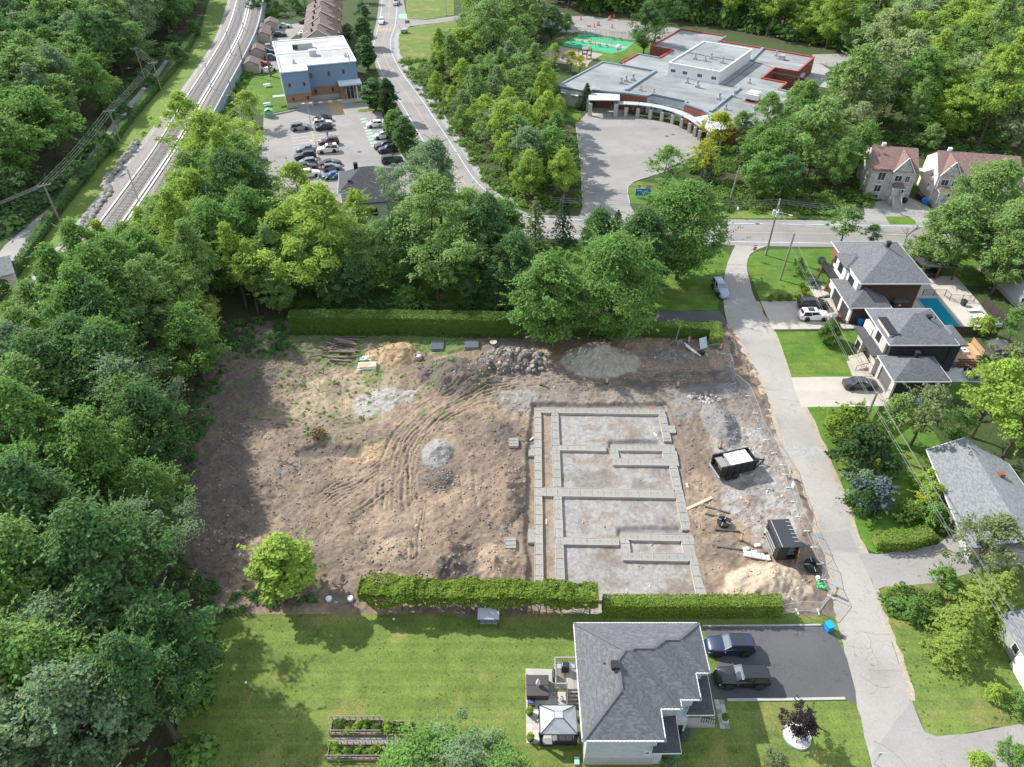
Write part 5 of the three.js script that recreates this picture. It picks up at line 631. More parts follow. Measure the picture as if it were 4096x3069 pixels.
{
 const t = thing('dining_table', 'dark outdoor dining table on the pale paved patio', 'table', [67.5,.05,-81.7]); mb().box(0,.7,0,2.1,.05,1.0).mesh(t, 'tabletop', mat([.05,.07,.08],.3)); for (const q of [[-.95,.4],[.95,.4],[-.95,-.4],[.95,-.4]]) mb().box(q[0],0, q[1],.06,.7,.06).mesh(t, 'leg', WM.frame);
 for (let k = 0; k < 6; k++) { const c = thing('patio_chair', 'black patio chair pushed up to the outdoor dining table', 'chair', [66.8 + (k % 3) * .7,.05, k < 3 ? -82.5 : -80.9], k < 3 ? 0 : Math.PI, 'chairs round the outdoor dining table'); mb().box(0,.42,0,.5,.05,.5).mesh(c, 'seat', M.black); mb().box(0,.45,-.25,.5,.45,.05).mesh(c, 'backrest', M.black); for (const q of [[-.22,.22],[.22,.22],[-.22,-.22],[.22,-.22]]) mb().box(q[0],0, q[1],.04,.42,.04).mesh(c, 'leg', M.black); }
}
// ---------- low grey roofed house and its neighbours on the right ----------
{
 const h = thing('ranch_house', 'low house with wide pale grey gable roof at the right edge', 'house', [55.6,0,-57.2],-0.06); wallBox(h, -3.3,4.6,-5.4,2.6,0,2.8, WM.stone); wallBox(h, -4.2,5,2.6,8.6,0,2.8, WM.stone);
 const q = mb(), y0 = 2.9, y1 = 4.7; q.quad([-4.1, y0,-6.4],[-5.5, y0,9],[0.1, y1,9],[0.1, y1,-6.9]).quad([5.6, y0,9],[5.0, y0,-4.5],[0.1, y1,-6.9],[0.1, y1,9]).quad([-4.1, y0 - .15,-6.4],[0.1, y1 - .15,-6.9],[0.1, y1 - .15,9],[-5.5, y0 - .15,9]).quad([0.1, y1 - .15,-6.9],[5, y0 - .15,-4.5],[5.6, y0 - .15,9],[0.1, y1 - .15,9]); q.mesh(h, 'roof', SH.pale); mb().bar([-4.1, y0 - .08,-6.4],[-5.5, y0 - .08,9],.12,.15).bar([-4.1, y0 - .08,-6.4],[.1, y1 - .08,-6.9],.12,.15).bar([5, y0 - .08,-4.5],[5.6, y0 - .08,9],.12,.15).mesh(h, 'gutter', WM.trim);
 mb().box(2.1,3.8,-1.2,.6,.75,.6).mesh(h, 'chimney', WM.brick); mb().cyl([-.5,4.3,-4.2],[-.5,4.9,-4.2],.06).mesh(h, 'vent_pipe', mat([.3,.12,.08],.7)); win(h, -3.32,1,-3.6,1.6,1.2,-Math.PI / 2,1, WM.white); for (const z of [-.5,2.2,4.5]) mb().box(-4.4,0, z, .15,2.8,.15).mesh(h, 'porch_post', WM.brownw); win(h, -3.32,.9,1,1.5,1.4,-Math.PI / 2,1, WM.white);
 const g = thing('garage_house', 'pale house corner with white garage door at the right edge', 'house', [0,0,0]); wallBox(g, 49.6,58,-40.2,-36.8,0,2.9, mat([.42,.45,.38],.9, { map: T.soft })); wallBox(g, 49.2,58,-36.8,-31,0,2.6, WM.cream); wallBox(g, 49.14,49.22,-36,-33.2,0.05,2.2, WM.white, 'garage_door'); for (let k = 0; k < 4; k++) mb().box(49.12,.35 + k * .45,-34.6,.03,.03,2.7).mesh(g, 'door_groove', M.galv); gable(g, 49,59,-40.7,-30.5,2.9,1.9,1, SH.pale); win(g, 49.58,1.1,-37.6,.8,.9,-Math.PI / 2,0, WM.white);
 const w = thing('white_house', 'white rendered house half hidden at the right edge behind the pool', 'house', [0,0,0]); wallBox(w, 83.6,95,-112,-96.5,.6,5.2, WM.stucco); wallBox(w, 83.55,95,-112.05,-96.45,0,.6, M.concrete, 'foundation'); gable(w, 82.9,95.6,-112.6,-96,5.2,2.4,1, SH.dark); win(w, 83.58,1.2,-98.6,1.4,1.1,-Math.PI / 2,1, WM.white);
 const e = thing('west_house', 'small house corner with grey roof at the left edge', 'house', [-90,0,-107],.55); wallBox(e, -4,3.6,-3,3,0,2.8, WM.cream); gable(e, -4.5,4.1,-3.6,3.6,2.8,1.7,0, SH.pale); win(e, 3.62,1,0,1,1, Math.PI / 2,0, WM.white);
 const d = thing('slate_roof_house', 'house with dark grey hip roof half hidden behind trees by the car park', 'house', [-28.6,0,-137],.16); wallBox(d, -5.6,5.4,-4.6,4.6,0,5.4, WM.cream); hip(d, -6.2,6,-5.2,4.6,5.4,.62, SH.dark); hip(d, -3.4,3.6,1.4,7.6,4.4,.6, SH.dark); wallBox(d, -2.8,3,1.5,7,0,4.3, WM.white); mb().box(-2.4,7,-1.4,.8,1.9,.8).mesh(d, 'chimney', M.black); win(d, 0,1.5,7.02,2,1.4,0,1); vent(d, -3.8,6.4,2.2,.6); gutter(d, [[-6.2,-5.2],[6,-5.2],[6,4.6],[-6.2,4.6]],5.32);
 const s = thing('small_shed', 'small shed with dark roof among the trees below the car park', 'shed', [-58.5,0,-124],.3); wallBox(s, -1.5,1.5,-1.3,1.3,0,2.2, WM.stucco); gable(s, -1.8,1.8,-1.6,1.6,2.2,.9,0, SH.dark);
}
// ---------- stone fronted terraced houses ----------
function townhouse(label, x, z, turn, w, gables, bay) {
 const t = thing('terraced_house', label, 'house', [x, 0, z], turn, 'stone fronted terraced houses'), D = 10, E = 6.4, hw = w / 2, RH = 3;
 wallBox(t, -hw, hw, -D, -.02,0, E, WM.cream); wallBox(t, -hw + .01, hw - .01,-.3,.02,0, E + .01, WM.stone, 'stone_front'); gable(t, -hw - .2, hw + .2,-D - .4,.4, E, RH, 0, SH.red); pent(t, -hw, hw, -D - .1,.1, E, RH, 0, WM.cream); wallBox(t, -hw - .02,-hw + .1,-D + 2,-.3,0,2.3, WM.stone, 'stone_base');
 mb().box(-hw + 2.2, E + 2.2,-5.4,.7,1.3,.7).mesh(t, 'chimney', WM.trim);
 for (const gx of gables) { const s = 1.9; const q = mb(); const y = E - .2, p = [gx, E + 2.9,.55], a = [gx - s - .2, y, .55], b = [gx + s + .2, y, .55], c = [gx, E + 2.9,-4.9]; q.tri(a, p, [gx - s - .2, E - .1,-.2]); q.tri([gx - s - .2, y, .55], p, c); q.tri(p, b, c); q.tri(a, c, [gx - s - .2, y, .5]); q.mesh(t, 'gable_roof', SH.red); const g = mb(); g.tri([gx - s, y, .35],[gx + s, y, .35],[gx, E + 2.65,.35]); g.mesh(t, 'gable_front', WM.stone); wallBox(t, gx - s, gx + s, -.2,.34,0, E - .2, WM.stone, 'stone_front'); mb().bar(a, p, .2,.16).bar(b, p, .2,.16).mesh(t, 'barge_board', WM.trim);
 for (const [wx, wy] of [[-.7,4.3],[1.05,4.3]]) win(t, gx + wx, wy, .36, wx < 0 ? 1.3 : .8,1.2,0,1, WM.white); win(t, gx + 1.15,1.9,.36,.8,1.2,0,1, WM.white); win(t, gx + 1.1,.25,.36,.8,.7,0,1, WM.white);
 const pr = mb(); pr.quad([gx - 1.6,3.5,2.2],[gx + .9,3.5,2.2],[gx + .3,4.2,.6],[gx - 1,4.2,.6]).tri([gx + .9,3.5,2.2],[gx + .9,3.5,.4],[gx + .3,4.2,.6]).tri([gx - 1.6,3.5,.4],[gx - 1.6,3.5,2.2],[gx - 1,4.2,.6]); pr.mesh(t, 'porch_roof', SH.brown); mb().box(gx - .35,3.38,1.3,2.5,.12,1.8).mesh(t, 'porch_fascia', WM.trim); for (const q of [-1.45,.75]) mb().box(gx + q, 1.2,2.05,.16,2.2,.16).mesh(t, 'porch_post', WM.trim); mb().box(gx - .35,0,1.3,2.5,1.2,1.7).mesh(t, 'porch_floor', M.concrete); mb().box(gx - .3,1.22,.37,.9,2,.06).mesh(t, 'door', WM.trim);
 for (let k = 0; k < 7; k++) mb().box(gx - .35,0,2.3 + k * .3,1.5,1.05 - k * .15,.31).mesh(t, 'step', M.concrete); for (const q of [-1.1,.4]) mb().bar([gx + q, 2.1,2.15],[gx + q, 1,4.4],.06).bar([gx + q, 1.2,2.15],[gx + q, 2.1,2.15],.06).bar([gx + q, .1,4.4],[gx + q, 1,4.4],.06).mesh(t, 'handrail', WM.trim); }
 for (const bx of bay) { win(t, bx, 4.2,.04,1.3,1.6,0,1, WM.white); win(t, bx, 1.7,.04,1.2,1.4,0,1, WM.white); win(t, bx, .25,.04,1,.8,0,1, WM.white); mb().geo(new THREE.CylinderGeometry(1.15,1.3,.35,14,1, false, -Math.PI / 2, Math.PI), mx(bx, E + .25,.15,0,0,0,[1,1,.55])).mesh(t, 'eyebrow_dormer', SH.red); }
 for (const [wy, wz] of [[4.2,-3.2],[2,-3.2]]) { win(t, -hw - .01, wy, wz, .8,1.1,-Math.PI / 2,0, WM.white); mb().box(-hw - .25, wy + .2, wz + 1.2,.35,.6,.8).mesh(t, 'air_conditioner', WM.trim); }
 mb().box(-hw - .7,3.2,-D + .4,1.4,.1,1.6).box(-hw - 1.35,3.3,-D + .4,.05,.9,1.6).mesh(t, 'side_balcony', WM.white); return t;
}
townhouse('stone terraced house left of the paved drive, partly hidden by trees', 77.9,-140,-.19,8.6,[1.7],[-2.2]);
townhouse('double stone terraced house with cream side wall right of the drive', 93.4,-136.6,-.2,15.2,[-5.4,4.9],[-2,1.6]);
townhouse('cream house end cut off by the right edge beyond the terraces', 110,-133.5,-.2,10,[1],[-3]);
// ---------- blue clad office building ----------
{
 const t = thing('blue_office_building', 'flat roofed building with blue metal cladding over tan brick beside the car park', 'building', [-59.8,0,-194.3],0.315), blue = mat([0.2,0.3,0.43],.6, { map: T.siding }), trim = mat([0.04,0.16,0.3],.5), H = 9.2, O = [[0,0],[6.8,0],[6.8,-4.1],[20,-4.1],[20,-30],[0,-30]];
 const ins = (d) => O.map(([x, z]) => [x, z]); slabPart(t, 'blue_cladding', O, 3.6, H, blue); const sh = (k) => O.map(([x, z]) => [clamp(x, k, 20 - k), clamp(z, -30 + k, x < 7 && z > -4 ? -k : z)]); slabPart(t, 'brick_band', [[.05,-.05],[6.75,-.05],[6.75,-4.15],[19.95,-4.15],[19.95,-29.95],[.05,-29.95]],1.4,3.6, WM.tanbrick); slabPart(t, 'concrete_base', [[.02,-.02],[6.78,-.02],[6.78,-4.12],[19.98,-4.12],[19.98,-29.98],[.02,-29.98]],0,1.4, M.concrete);
 slabPart(t, 'roof', [[.4,-.4],[6.4,-.4],[6.4,-4.5],[19.6,-4.5],[19.6,-29.6],[.4,-29.6]], H - .1, H + .02, mat([0.52,0.52,0.5],.9, { map: T.roofgravel })); O.forEach((a, i) => { const b = O[(i + 1) % 6]; mb().bar([a[0], H + .12, a[1]],[b[0], H + .12, b[1]],.36,.3).mesh(t, 'parapet', WM.white); mb().bar([a[0], H - .12, a[1]],[b[0], H - .12, b[1]],.1,.22).mesh(t, 'blue_fascia', trim); });
 mb().box(10, H + .02,-17.2,19.4,.2,.5).mesh(t, 'roof_ridge', WM.white);
 for (const [x, y] of [[1.6,5.6],[5.4,5.6],[1.9,2],[5.7,2]]) win(t, x, y, .02,.5,.8,0,0, mat([.25,.14,.09],.7)); for (const [x, y] of [[7.7,6.2],[12.4,6.3],[16.3,6.5],[8.2,2],[12.8,2.1]]) win(t, x, y, -4.08,.5,1,0,0, mat([.25,.14,.09],.7));
 mb().box(7.6, H, -21,5.4,1.5,2.1).mesh(t, 'air_handler', mat([.42,.44,.42],.5, { map: T.siding })); mb().box(5.5, H + .2,-19.9,1.4,1.1,.06).mesh(t, 'handler_grille', M.darkmetal); mb().box(9.6, H, -13.4,2,1.5,1.8).mesh(t, 'roof_unit', mat([.5,.51,.5],.5)); for (const [x, z] of [[4,-7.5],[18,-9.5]]) mb().box(x, H, z, .7,.6,.7).cyl([x, H + .6, z],[x, H + 1.1, z],.22).mesh(t, 'roof_vent', M.galv); mb().bar([17.6, H, -6],[17.6, H + 1.6,-6],.06).bar([18.6, H, -6],[18.6, H + 1.6,-6],.06).bar([17.6, H + 1.5,-6],[18.6, H + 1.5,-6],.05).mesh(t, 'roof_ladder', M.galv);
 mb().bar([18.2, H - 1,-4],[18.2, H + 2.2,-4],.06).mesh(t, 'flag_pole', M.galv); mb().box(18.25, H + .6,-3.9,.1,1.3,.9).mesh(t, 'flag', mat([.04,.13,.6],.8));
 slabPart(t, 'entrance_block', rect(14.6,18.6,-4.1,-2.2), 0,3.6, WM.tanbrick); slabPart(t, 'entrance_roof', rect(14.3,20.4,-4.3,-.4), 4.3,4.7, mat([.62,.63,.63],.8)); slabPart(t, 'entrance_fascia', rect(14.25,20.45,-4.35,-.35), 4.05,4.3, trim); mb().box(17.2,.5,-2.15,1.9,3,.1).mesh(t, 'entrance_glass', M.glass); for (const x of [16.2,17.2,18.2]) mb().box(x, .4,-2.08,.1,3.3,.08).mesh(t, 'door_frame', WM.trim); mb().bar([20.2,0,-.6],[20.2,4.2,-.6],.2).bar([18.9,0,-1],[18.9,4.1,-1],.3).mesh(t, 'entrance_column', WM.trim); slabPart(t, 'entrance_step', rect(14,21,-2.2,.6), 0,.35, M.concrete);
 for (let k = 0; k < 6; k++) mb().box(7.5 + k * 1.3,.1,-1.6,1.1,.5,.05).mesh(t, 'ramp_panel', k & 1 ? WM.white : M.concrete); mb().box(10.4,0,-1.7,7.4,.35,.12).mesh(t, 'ramp_wall', M.concrete); mb().bar([-3.2,2.3,-4],[-.1,2.3,-4],1.6,.12).mesh(t, 'side_canopy', M.galv); mb().bar([-3,0,-3.6],[-3,2.3,-3.6],.08).mesh(t, 'canopy_post', M.galv);
}
// ---------- brown roofed row houses and their garages ----------
for (let k = 0; k < 6; k++) {
 const t = thing('row_house', ['brown roofed row house nearest the blue building', 'second brown roofed row house from the blue building', 'third brown roofed row house from the blue building', 'fourth brown roofed row house from the blue building', 'fifth brown roofed row house from the blue building', 'last brown roofed row house at the top edge'][k], 'house', [-59.6 - k * 1.35,0,-238.5 - k * 7.6],.17, 'brown roofed row houses'), o = k % 2 ? 1.2 : 0;
 wallBox(t, -4.6,4.8 + o, -3.75,3.75,0,6.6, mat([.42,.34,.27],.9, { map: T.brick })); gable(t, -5.1,5.3 + o, -3.85,3.85,6.6,3.1,1, SH.brown); pent(t, -4.6,4.8 + o, -3.8,3.8,6.6,2.9,1, mat([.42,.34,.27],.9)); gable(t, -1,6 + o, -1.9,1.9,6.5,2,0, SH.brown); pent(t, -1,5.6 + o, -1.8,1.8,6.5,1.9,0, mat([.45,.37,.3],.9)); mb().bar([-5.1,6.6,3.87],[.1 + o / 2,9.72,3.87],.18,.14).bar([5.3 + o, 6.6,3.87],[.1 + o / 2,9.72,3.87],.18,.14).mesh(t, 'barge_board', WM.trim); mb().box(-1.6,8,1.6,.5,1.6,.5).mesh(t, 'chimney', M.black); for (const y of [1.2,4.2]) { win(t, 4.82 + o, y, 0,1.2,1.3, Math.PI / 2,1, WM.white); win(t, 4.82 + o, y, 2.4,.9,1.3, Math.PI / 2,0, WM.white); } for (let q = 0; q < 5; q++) mb().box(5.2 + o + q * .35,0,1.6,.36,1.1 - q * .2,1.3).mesh(t, 'step', M.concrete);
}
[[[-84.57,-274.36], 'brown roofed double garage farthest along the rear lot'],[[-85.2,-265.97], 'brown roofed garage second farthest along the rear lot'],[[-83.36,-259.81], 'brown roofed garage in the middle of the rear lot'],[[-80.24,-241.3], 'brown roofed garage beside the parked dark cars'],[[-78.33,-227.25], 'brown roofed garage nearest the lawn with picnic tables']].forEach(([p, l], i) => { const t = thing('garage', l, 'garage', [p[0],0, p[1]],.2, 'garages along the rear lot'); wallBox(t, -2.4,2.4,-2.8,2.8,0,2.4, mat([.5,.44,.38],.9, { map: T.siding })); gable(t, -2.8,2.8,-3.1,3.1,2.4,1.3,1, SH.brown); pent(t, -2.4,2.4,-2.85,2.85,2.4,1.2,1, mat([.5,.44,.38],.9)); for (const z of [-1.4,1.4]) mb().box(2.42,.02, z, .06,2,1.9).mesh(t, 'garage_door', WM.white); });

// ---------- school ----------
{
 const t = thing('school', 'sprawling flat roofed school with grey roofs, brick walls and red coping', 'school', [12.1,0,-199],-.5847), H = 4.3, roofm = mat([0.3,0.315,0.31],.95, { map: T.roofgravel }), cop = mat([0.27,0.32,0.37],.6, { metalness: .3 }), red = mat([0.34,0.065,0.05],.7), conc = mat([.62,.59,.54],.9, { map: T.soft });
 // [a, b] across and back
 const O = [[0,0],[0,26],[6.2,26.2],[6,28],[5,28],[5,38.8],[12,38.8],[12,48.7],[4.7,48.7],[4.5,72],[20,72],[20,65.5],[34.3,65.3],[50,64.5],[50,48],[43.5,48],[43.5,36.7],[50.4,36.5],[50.4,30],[57,29],[57,2],[50,-3],[44,1.5],[39.5,4.3],[34,6],[33.6,8],[24,8.2],[23.6,6],[18,5],[12,3.2],[9.4,2.6],[9,.4]];
 const L = (q) => [q[0],-q[1]]; slabPart(t, 'roof', O.map(L), H - .25, H, roofm); const kinds = (i) => i === 0 || i === 31 || i === 30 ? conc : i >= 24 && i <= 26 ? WM.stucco : i === 10 ? WM.lightstone : WM.brick;
 O.forEach((p, i) => { const q = O[(i + 1) % O.length], a = L(p), b = L(q), [dx, dz] = dir2(a, b), k = 0.15; mb().bar([a[0], (H - .25) / 2, a[1]],[b[0], (H - .25) / 2, b[1]],.3, H - .25).mesh(t, 'wall', kinds(i)); const m = i >= 2 && i <= 17 && i !== 5 && i !== 10 ? red : cop; mb().bar([a[0], H + .16 + .002 * i, a[1]],[b[0], H + .16 + .002 * i, b[1]],.5,.34).mesh(t, 'parapet', m); if (m === red) mb().bar([a[0] - dz * .3, H - .1, a[1] + dx * .3],[b[0] - dz * .3, H - .1, b[1] + dx * .3],.1,.3).mesh(t, 'coping', red); });
 for (const [a, b, c, d] of [[17,7,16.4,26.5],[41.6,4,41.4,25.5],[34.3,65,35.5,51],[16.4,26.4,6.2,26.2]]) mb().bar([a, H + .25,-b],[c, H + .25,-d],.8,.5).mesh(t, 'roof_upstand', cop);
 mb().bar([36, H + .06,-51],[43, H + .06,-48.2],.25,.1).bar([20.5, H + .05,-52],[36, H + .05,-52],.2,.08).mesh(t, 'red_seam', red); const seam = mb(); for (const b of [14,30,44,57]) seam.bar([16.5, H + .015,-b],[57, H + .015,-b],.09,.03); seam.mesh(t, 'roof_seam', mat([.2,.21,.22],.9)); 
 slabPart(t, 'gym_wall', rect(20.5,35.2,-50.8,-25.6), H, 7.3, WM.white); slabPart(t, 'gym_roof', rect(20.8,34.9,-50.5,-25.9), 7.3,7.36, roofm); for (const [a, b, c, d] of [[20.5,25.6,35.2,25.6],[35.2,25.6,35.2,50.8],[35.2,50.8,20.5,50.8],[20.5,50.8,20.5,25.6]]) mb().bar([a, 7.5,-b],[c, 7.5,-d],.4,.34).mesh(t, 'gym_parapet', WM.white); for (const a of [22,25.5,29.8,33.8]) win(t, a, 5.3,-25.58,1.3,.8,0,2, WM.white); mb().bar([20.6,7.4,-38],[35,7.4,-38],.3,.1).mesh(t, 'gym_roof_seam', M.darkmetal);
 const ventAt = (a, b, s, y = H) => { mb().box(a, y, -b, s, s * .7, s).cyl([a, y + s * .7,-b],[a, y + s * 1.6,-b], s * .32, s * .28,8).cyl([a, y + s * 1.6,-b],[a, y + s * 2,-b], s * .5, s * .3,8).mesh(t, 'roof_vent', M.galv); }; for (const q of [[13.5,14,.8],[14.6,16,.9],[13,12,.8],[20,9.5,.7],[24,9,.7],[27.8,22,.8],[31.6,20,1],[40,14,.9],[42.5,18,.9],[44,8,.7],[42,31,.7],[51,9,.7],[40,60,.8]]) ventAt(...q); for (const q of [[25,33,.9],[28,33,.8],[28.6,36,.8],[32.6,34,.9]]) ventAt(...q, 7.36);
 mb().box(47.5, H, -18,3,.7,2.6).mesh(t, 'unit_base', M.darkmetal); mb().box(47.5, H + .7,-18,3.2,1.2,2.8).box(47.5, H + 1.9,-18,2.6,.4,2.2).mesh(t, 'roof_unit', WM.white); slabPart(t, 'red_mat', rect(45.6,49.6,-20,-16), H, H + .03, red); mb().box(42.5, H, -57.5,1.6,1.3,1.6).mesh(t, 'roof_unit', M.galv); slabPart(t, 'red_mat', rect(40.8,44.4,-58,-57), H, H + .03, red);
 for (let k = 0; k < 22; k++) mb().box(37, H, -26 - k * 1.15,.3,.18,.3).mesh(t, 'pipe_block', M.black); mb().bar([37, H + .25,-26],[37, H + .25,-51],.1).mesh(t, 'roof_pipe', M.galv);
 // canopies and the curved covered walk
 const fly = (pts, y, nm) => { const q = slabPart(t, nm, pts, y, y + .22, mat([.46,.48,.5],.6)); return q; }; fly([[9.2,.8],[16.4,4.6],[18.6,.2],[11.8,-4]].map(L), 3.9, 'entrance_canopy'); fly([[42,4],[50,-2],[46,-7.5],[39.5,-1]].map(L), 3.9, 'entrance_canopy'); const arc = curve2([[17,0.6],[22,3.2],[28,4.4],[34,3.4],[39.5,.2],[43,-2.6]],9); arc.forEach((p, i) => { if (i === arc.length - 1) return; const n = arc[i + 1],[dx, dz] = dir2(p, n); const q = mb(), w = 1.1; q.slab([[p[0] - dz * -w, -(p[1] + dx * -w)],[n[0] - dz * -w, -(n[1] + dx * -w)],[n[0] - dz * w, -(n[1] + dx * w)],[p[0] - dz * w, -(p[1] + dx * w)]],2.95,3.12); q.mesh(t, 'walk_roof', mat([.4,.42,.44],.6)); mb().box(n[0] + dz, 0,-(n[1] - dx), .75,2.3,.75).mesh(t, 'column', conc); mb().box(n[0] + dz, 2.3,-(n[1] - dx), .2,.65,.2).mesh(t, 'column_head', M.darkmetal); }); for (const q of [[10,-.6],[12.2,-3.6],[18,-.2],[16.6,2.6],[45.6,-6.6],[47.8,-4.2],[40.4,-1]]) { mb().box(q[0],0,-q[1],.8,3.2,.8).mesh(t, 'column', conc); mb().box(q[0],3.2,-q[1],.2,.7,.2).mesh(t, 'column_head', M.darkmetal); }
 slabPart(t, 'walk_floor', [[9.4,2.4],[18,5],[19,1.6],[12,-4.4]].map(L), 0,.12, M.concrete);
 for (const [a, b, w, hh, tn] of [[14.5,4,1.6,2.6,-.3],[20,5.5,1,1.7,-.17],[22.4,5.9,1,1.7,-.17],[25.5,8.2,1,1.8,0],[29,8,2.6,1.8,0],[32,8,.8,1.8,0],[36,5.4,1,1.8,.3],[38.4,4.7,1,1.8,.3],[47,-.8,2.4,2.5,.64]]) win(t, a, .7,-b + .2, w, hh, tn, 2, WM.trim); for (const a of [1.8,5.6]) mb().box(a, 3.2,.45,2.2,.1,.7).mesh(t, 'sun_shade', WM.white);
 for (const [a, b] of [[8,48.9],[46,48.2]]) { win(t, a, 1,-b + .02 + .15,2.4,1.6,0,2, red); win(t, a + 2.6,.2,-b + .17,1,2.4,0,0, red); }
}
// ---------- school play yard ----------
sheet('play_surface', [[16.93,-256.81],[23.29,-267.55],[26.75,-267.87],[40.85,-257.55],[36.4,-248.15],[32.05,-245.1],[17.38,-253.87]],0.05, mat([0.06,0.42,0.2],.95, { map: T.soft })); sheet('sand_path', [[20.74,-261.33],[22.09,-262.55],[38.18,-252.71],[36.74,-250.98]],0.056, M.dust); sheet('play_gravel', [[8.09,-244],[14.92,-253.87],[17.3,-252.42],[29.22,-244.69],[24.12,-236.03],[22.94,-230.95],[12.51,-236.03]],0.045, mat([.5,.4,.33],1, { map: T.dirt })); sheet('play_gravel', [[95.02,-238.87],[96.85,-223.9],[103.5,-223.9],[103.55,-212.55],[97.63,-206.16],[87.96,-212.55],[85.43,-219.25]],0.04, M.gravel); sheet('play_gravel', [[95.95,-244.22],[110.72,-245.59],[104.9,-228.72],[97.1,-231.19],[94.6,-237.56]],0.045, M.oldtar);
[[[24.65,-257.55], 'basket swing frame at the left front of the green surface'],[[30.04,-253.14], 'basket swing frame at the middle front of the green surface'],[[27.38,-265.19], 'basket swing frame at the left back of the green surface'],[[35.46,-261.33], 'basket swing frame at the right back of the green surface']].forEach(([p, l]) => { const t = thing('swing_frame', l, 'swing', [p[0],.05, p[1]],-.15, 'swings on the green play surface'); for (const s of [-2.6,2.6]) mb().bar([s, 0,-.9],[s, 2.4,0],.09).bar([s, 0,.9],[s, 2.4,0],.09).mesh(t, 'leg', M.galv); mb().bar([-2.6,2.4,0],[2.6,2.4,0],.1).mesh(t, 'beam', M.galv); for (const s of [-1.2,1.2]) { mb().geo(new THREE.TorusGeometry(.45,.07,6,14), mx(s, .5,0, Math.PI / 2)).cyl([s, .47,0],[s, .5,0],.42).mesh(t, 'basket', mat([.02,.12,.13],.8)); mb().bar([s - .3,.5,0],[s - .2,2.4,0],.03).bar([s + .3,.5,0],[s + .2,2.4,0],.03).mesh(t, 'rope', M.black); } });
{ const p = [25.5,-248.86], t = thing('climbing_mast', 'yellow climbing mast with a ring beside the green surface', 'play equipment', [p[0],.05, p[1]]), y = mat([.6,.45,.12],.6); mb().cyl([0,0,0],[0,4,0],.09).mesh(t, 'mast', y); mb().geo(new THREE.TorusGeometry(.9,.05,6,20), mx(0,1.6,0, Math.PI / 2)).mesh(t, 'ring', y); for (let k = 0; k < 6; k++) mb().bar([0,3.9,0],[.9 * Math.cos(k), 1.6,.9 * Math.sin(k)],.03).mesh(t, 'rope', y);
 const q = [22.88,-239.96], s = thing('play_tower', 'play tower with pink roof and dark posts', 'play equipment', [q[0],.05, q[1]]); for (const [x, z] of [[-.7,-.7],[.7,-.7],[.7,.7],[-.7,.7],[2,-.6],[2,.6],[-2,.5]]) mb().cyl([x, 0, z],[x, 2.9, z],.08).mesh(s, 'post', mat([.03,.06,.09],.6)); mb().box(0,1.3,0,1.5,.1,1.5).box(1.6,.9,0,1,.1,1.3).mesh(s, 'platform', M.darkmetal); gable(s, -.9,.9,-.9,.9,2.9,.6,0, mat([.5,.3,.4],.7)); 
 const a = [90.17,-204.61], k = thing('shade_hut', 'small play hut with orange pointed roofs by the right wood', 'play equipment', [a[0],.05, a[1]]); for (const [x, z] of [[0,0],[-.6,3]]) { mb().geo(new THREE.ConeGeometry(1.9,1.3,4), mx(x, 2.6, z, 0,.7)).mesh(k, 'roof', mat([.75,.5,.3],.8)); for (const [u, v] of [[-1,-1],[1,-1],[1,1],[-1,1]]) mb().box(x + u, 0, z + v, .12,2,.12).mesh(k, 'post', M.darkmetal); }
 const g = [82.21,-216.41], gz = thing('school_gazebo', 'grey metal gazebo beside the school courtyard', 'gazebo', [g[0],.03, g[1]],-.5); mb().geo(new THREE.ConeGeometry(2.9,1.1,4), mx(0,2.8,0,0,.785)).mesh(gz, 'roof', mat([.45,.46,.46],.5)); for (const [u, v] of [[-1.8,-1.8],[1.8,-1.8],[1.8,1.8],[-1.8,1.8]]) mb().box(u, 0, v, .12,2.3,.12).mesh(gz, 'post', M.darkmetal); }
railFence('wire_fence', 'grey chain link fence behind the green play surface', [[23.41,-269.15],[41.29,-262.55]],0,1.8, M.galv, .4); railFence('wire_fence', 'grey chain link fence left of the play gravel', [[9.86,-249.56],[20.52,-264.41]],0,1.6, M.galv, .4); railFence('wire_fence', 'grey chain link fence right of the school yard', [[93.38,-234.98],[102.58,-227.5]],0,1.6, M.galv, .4);

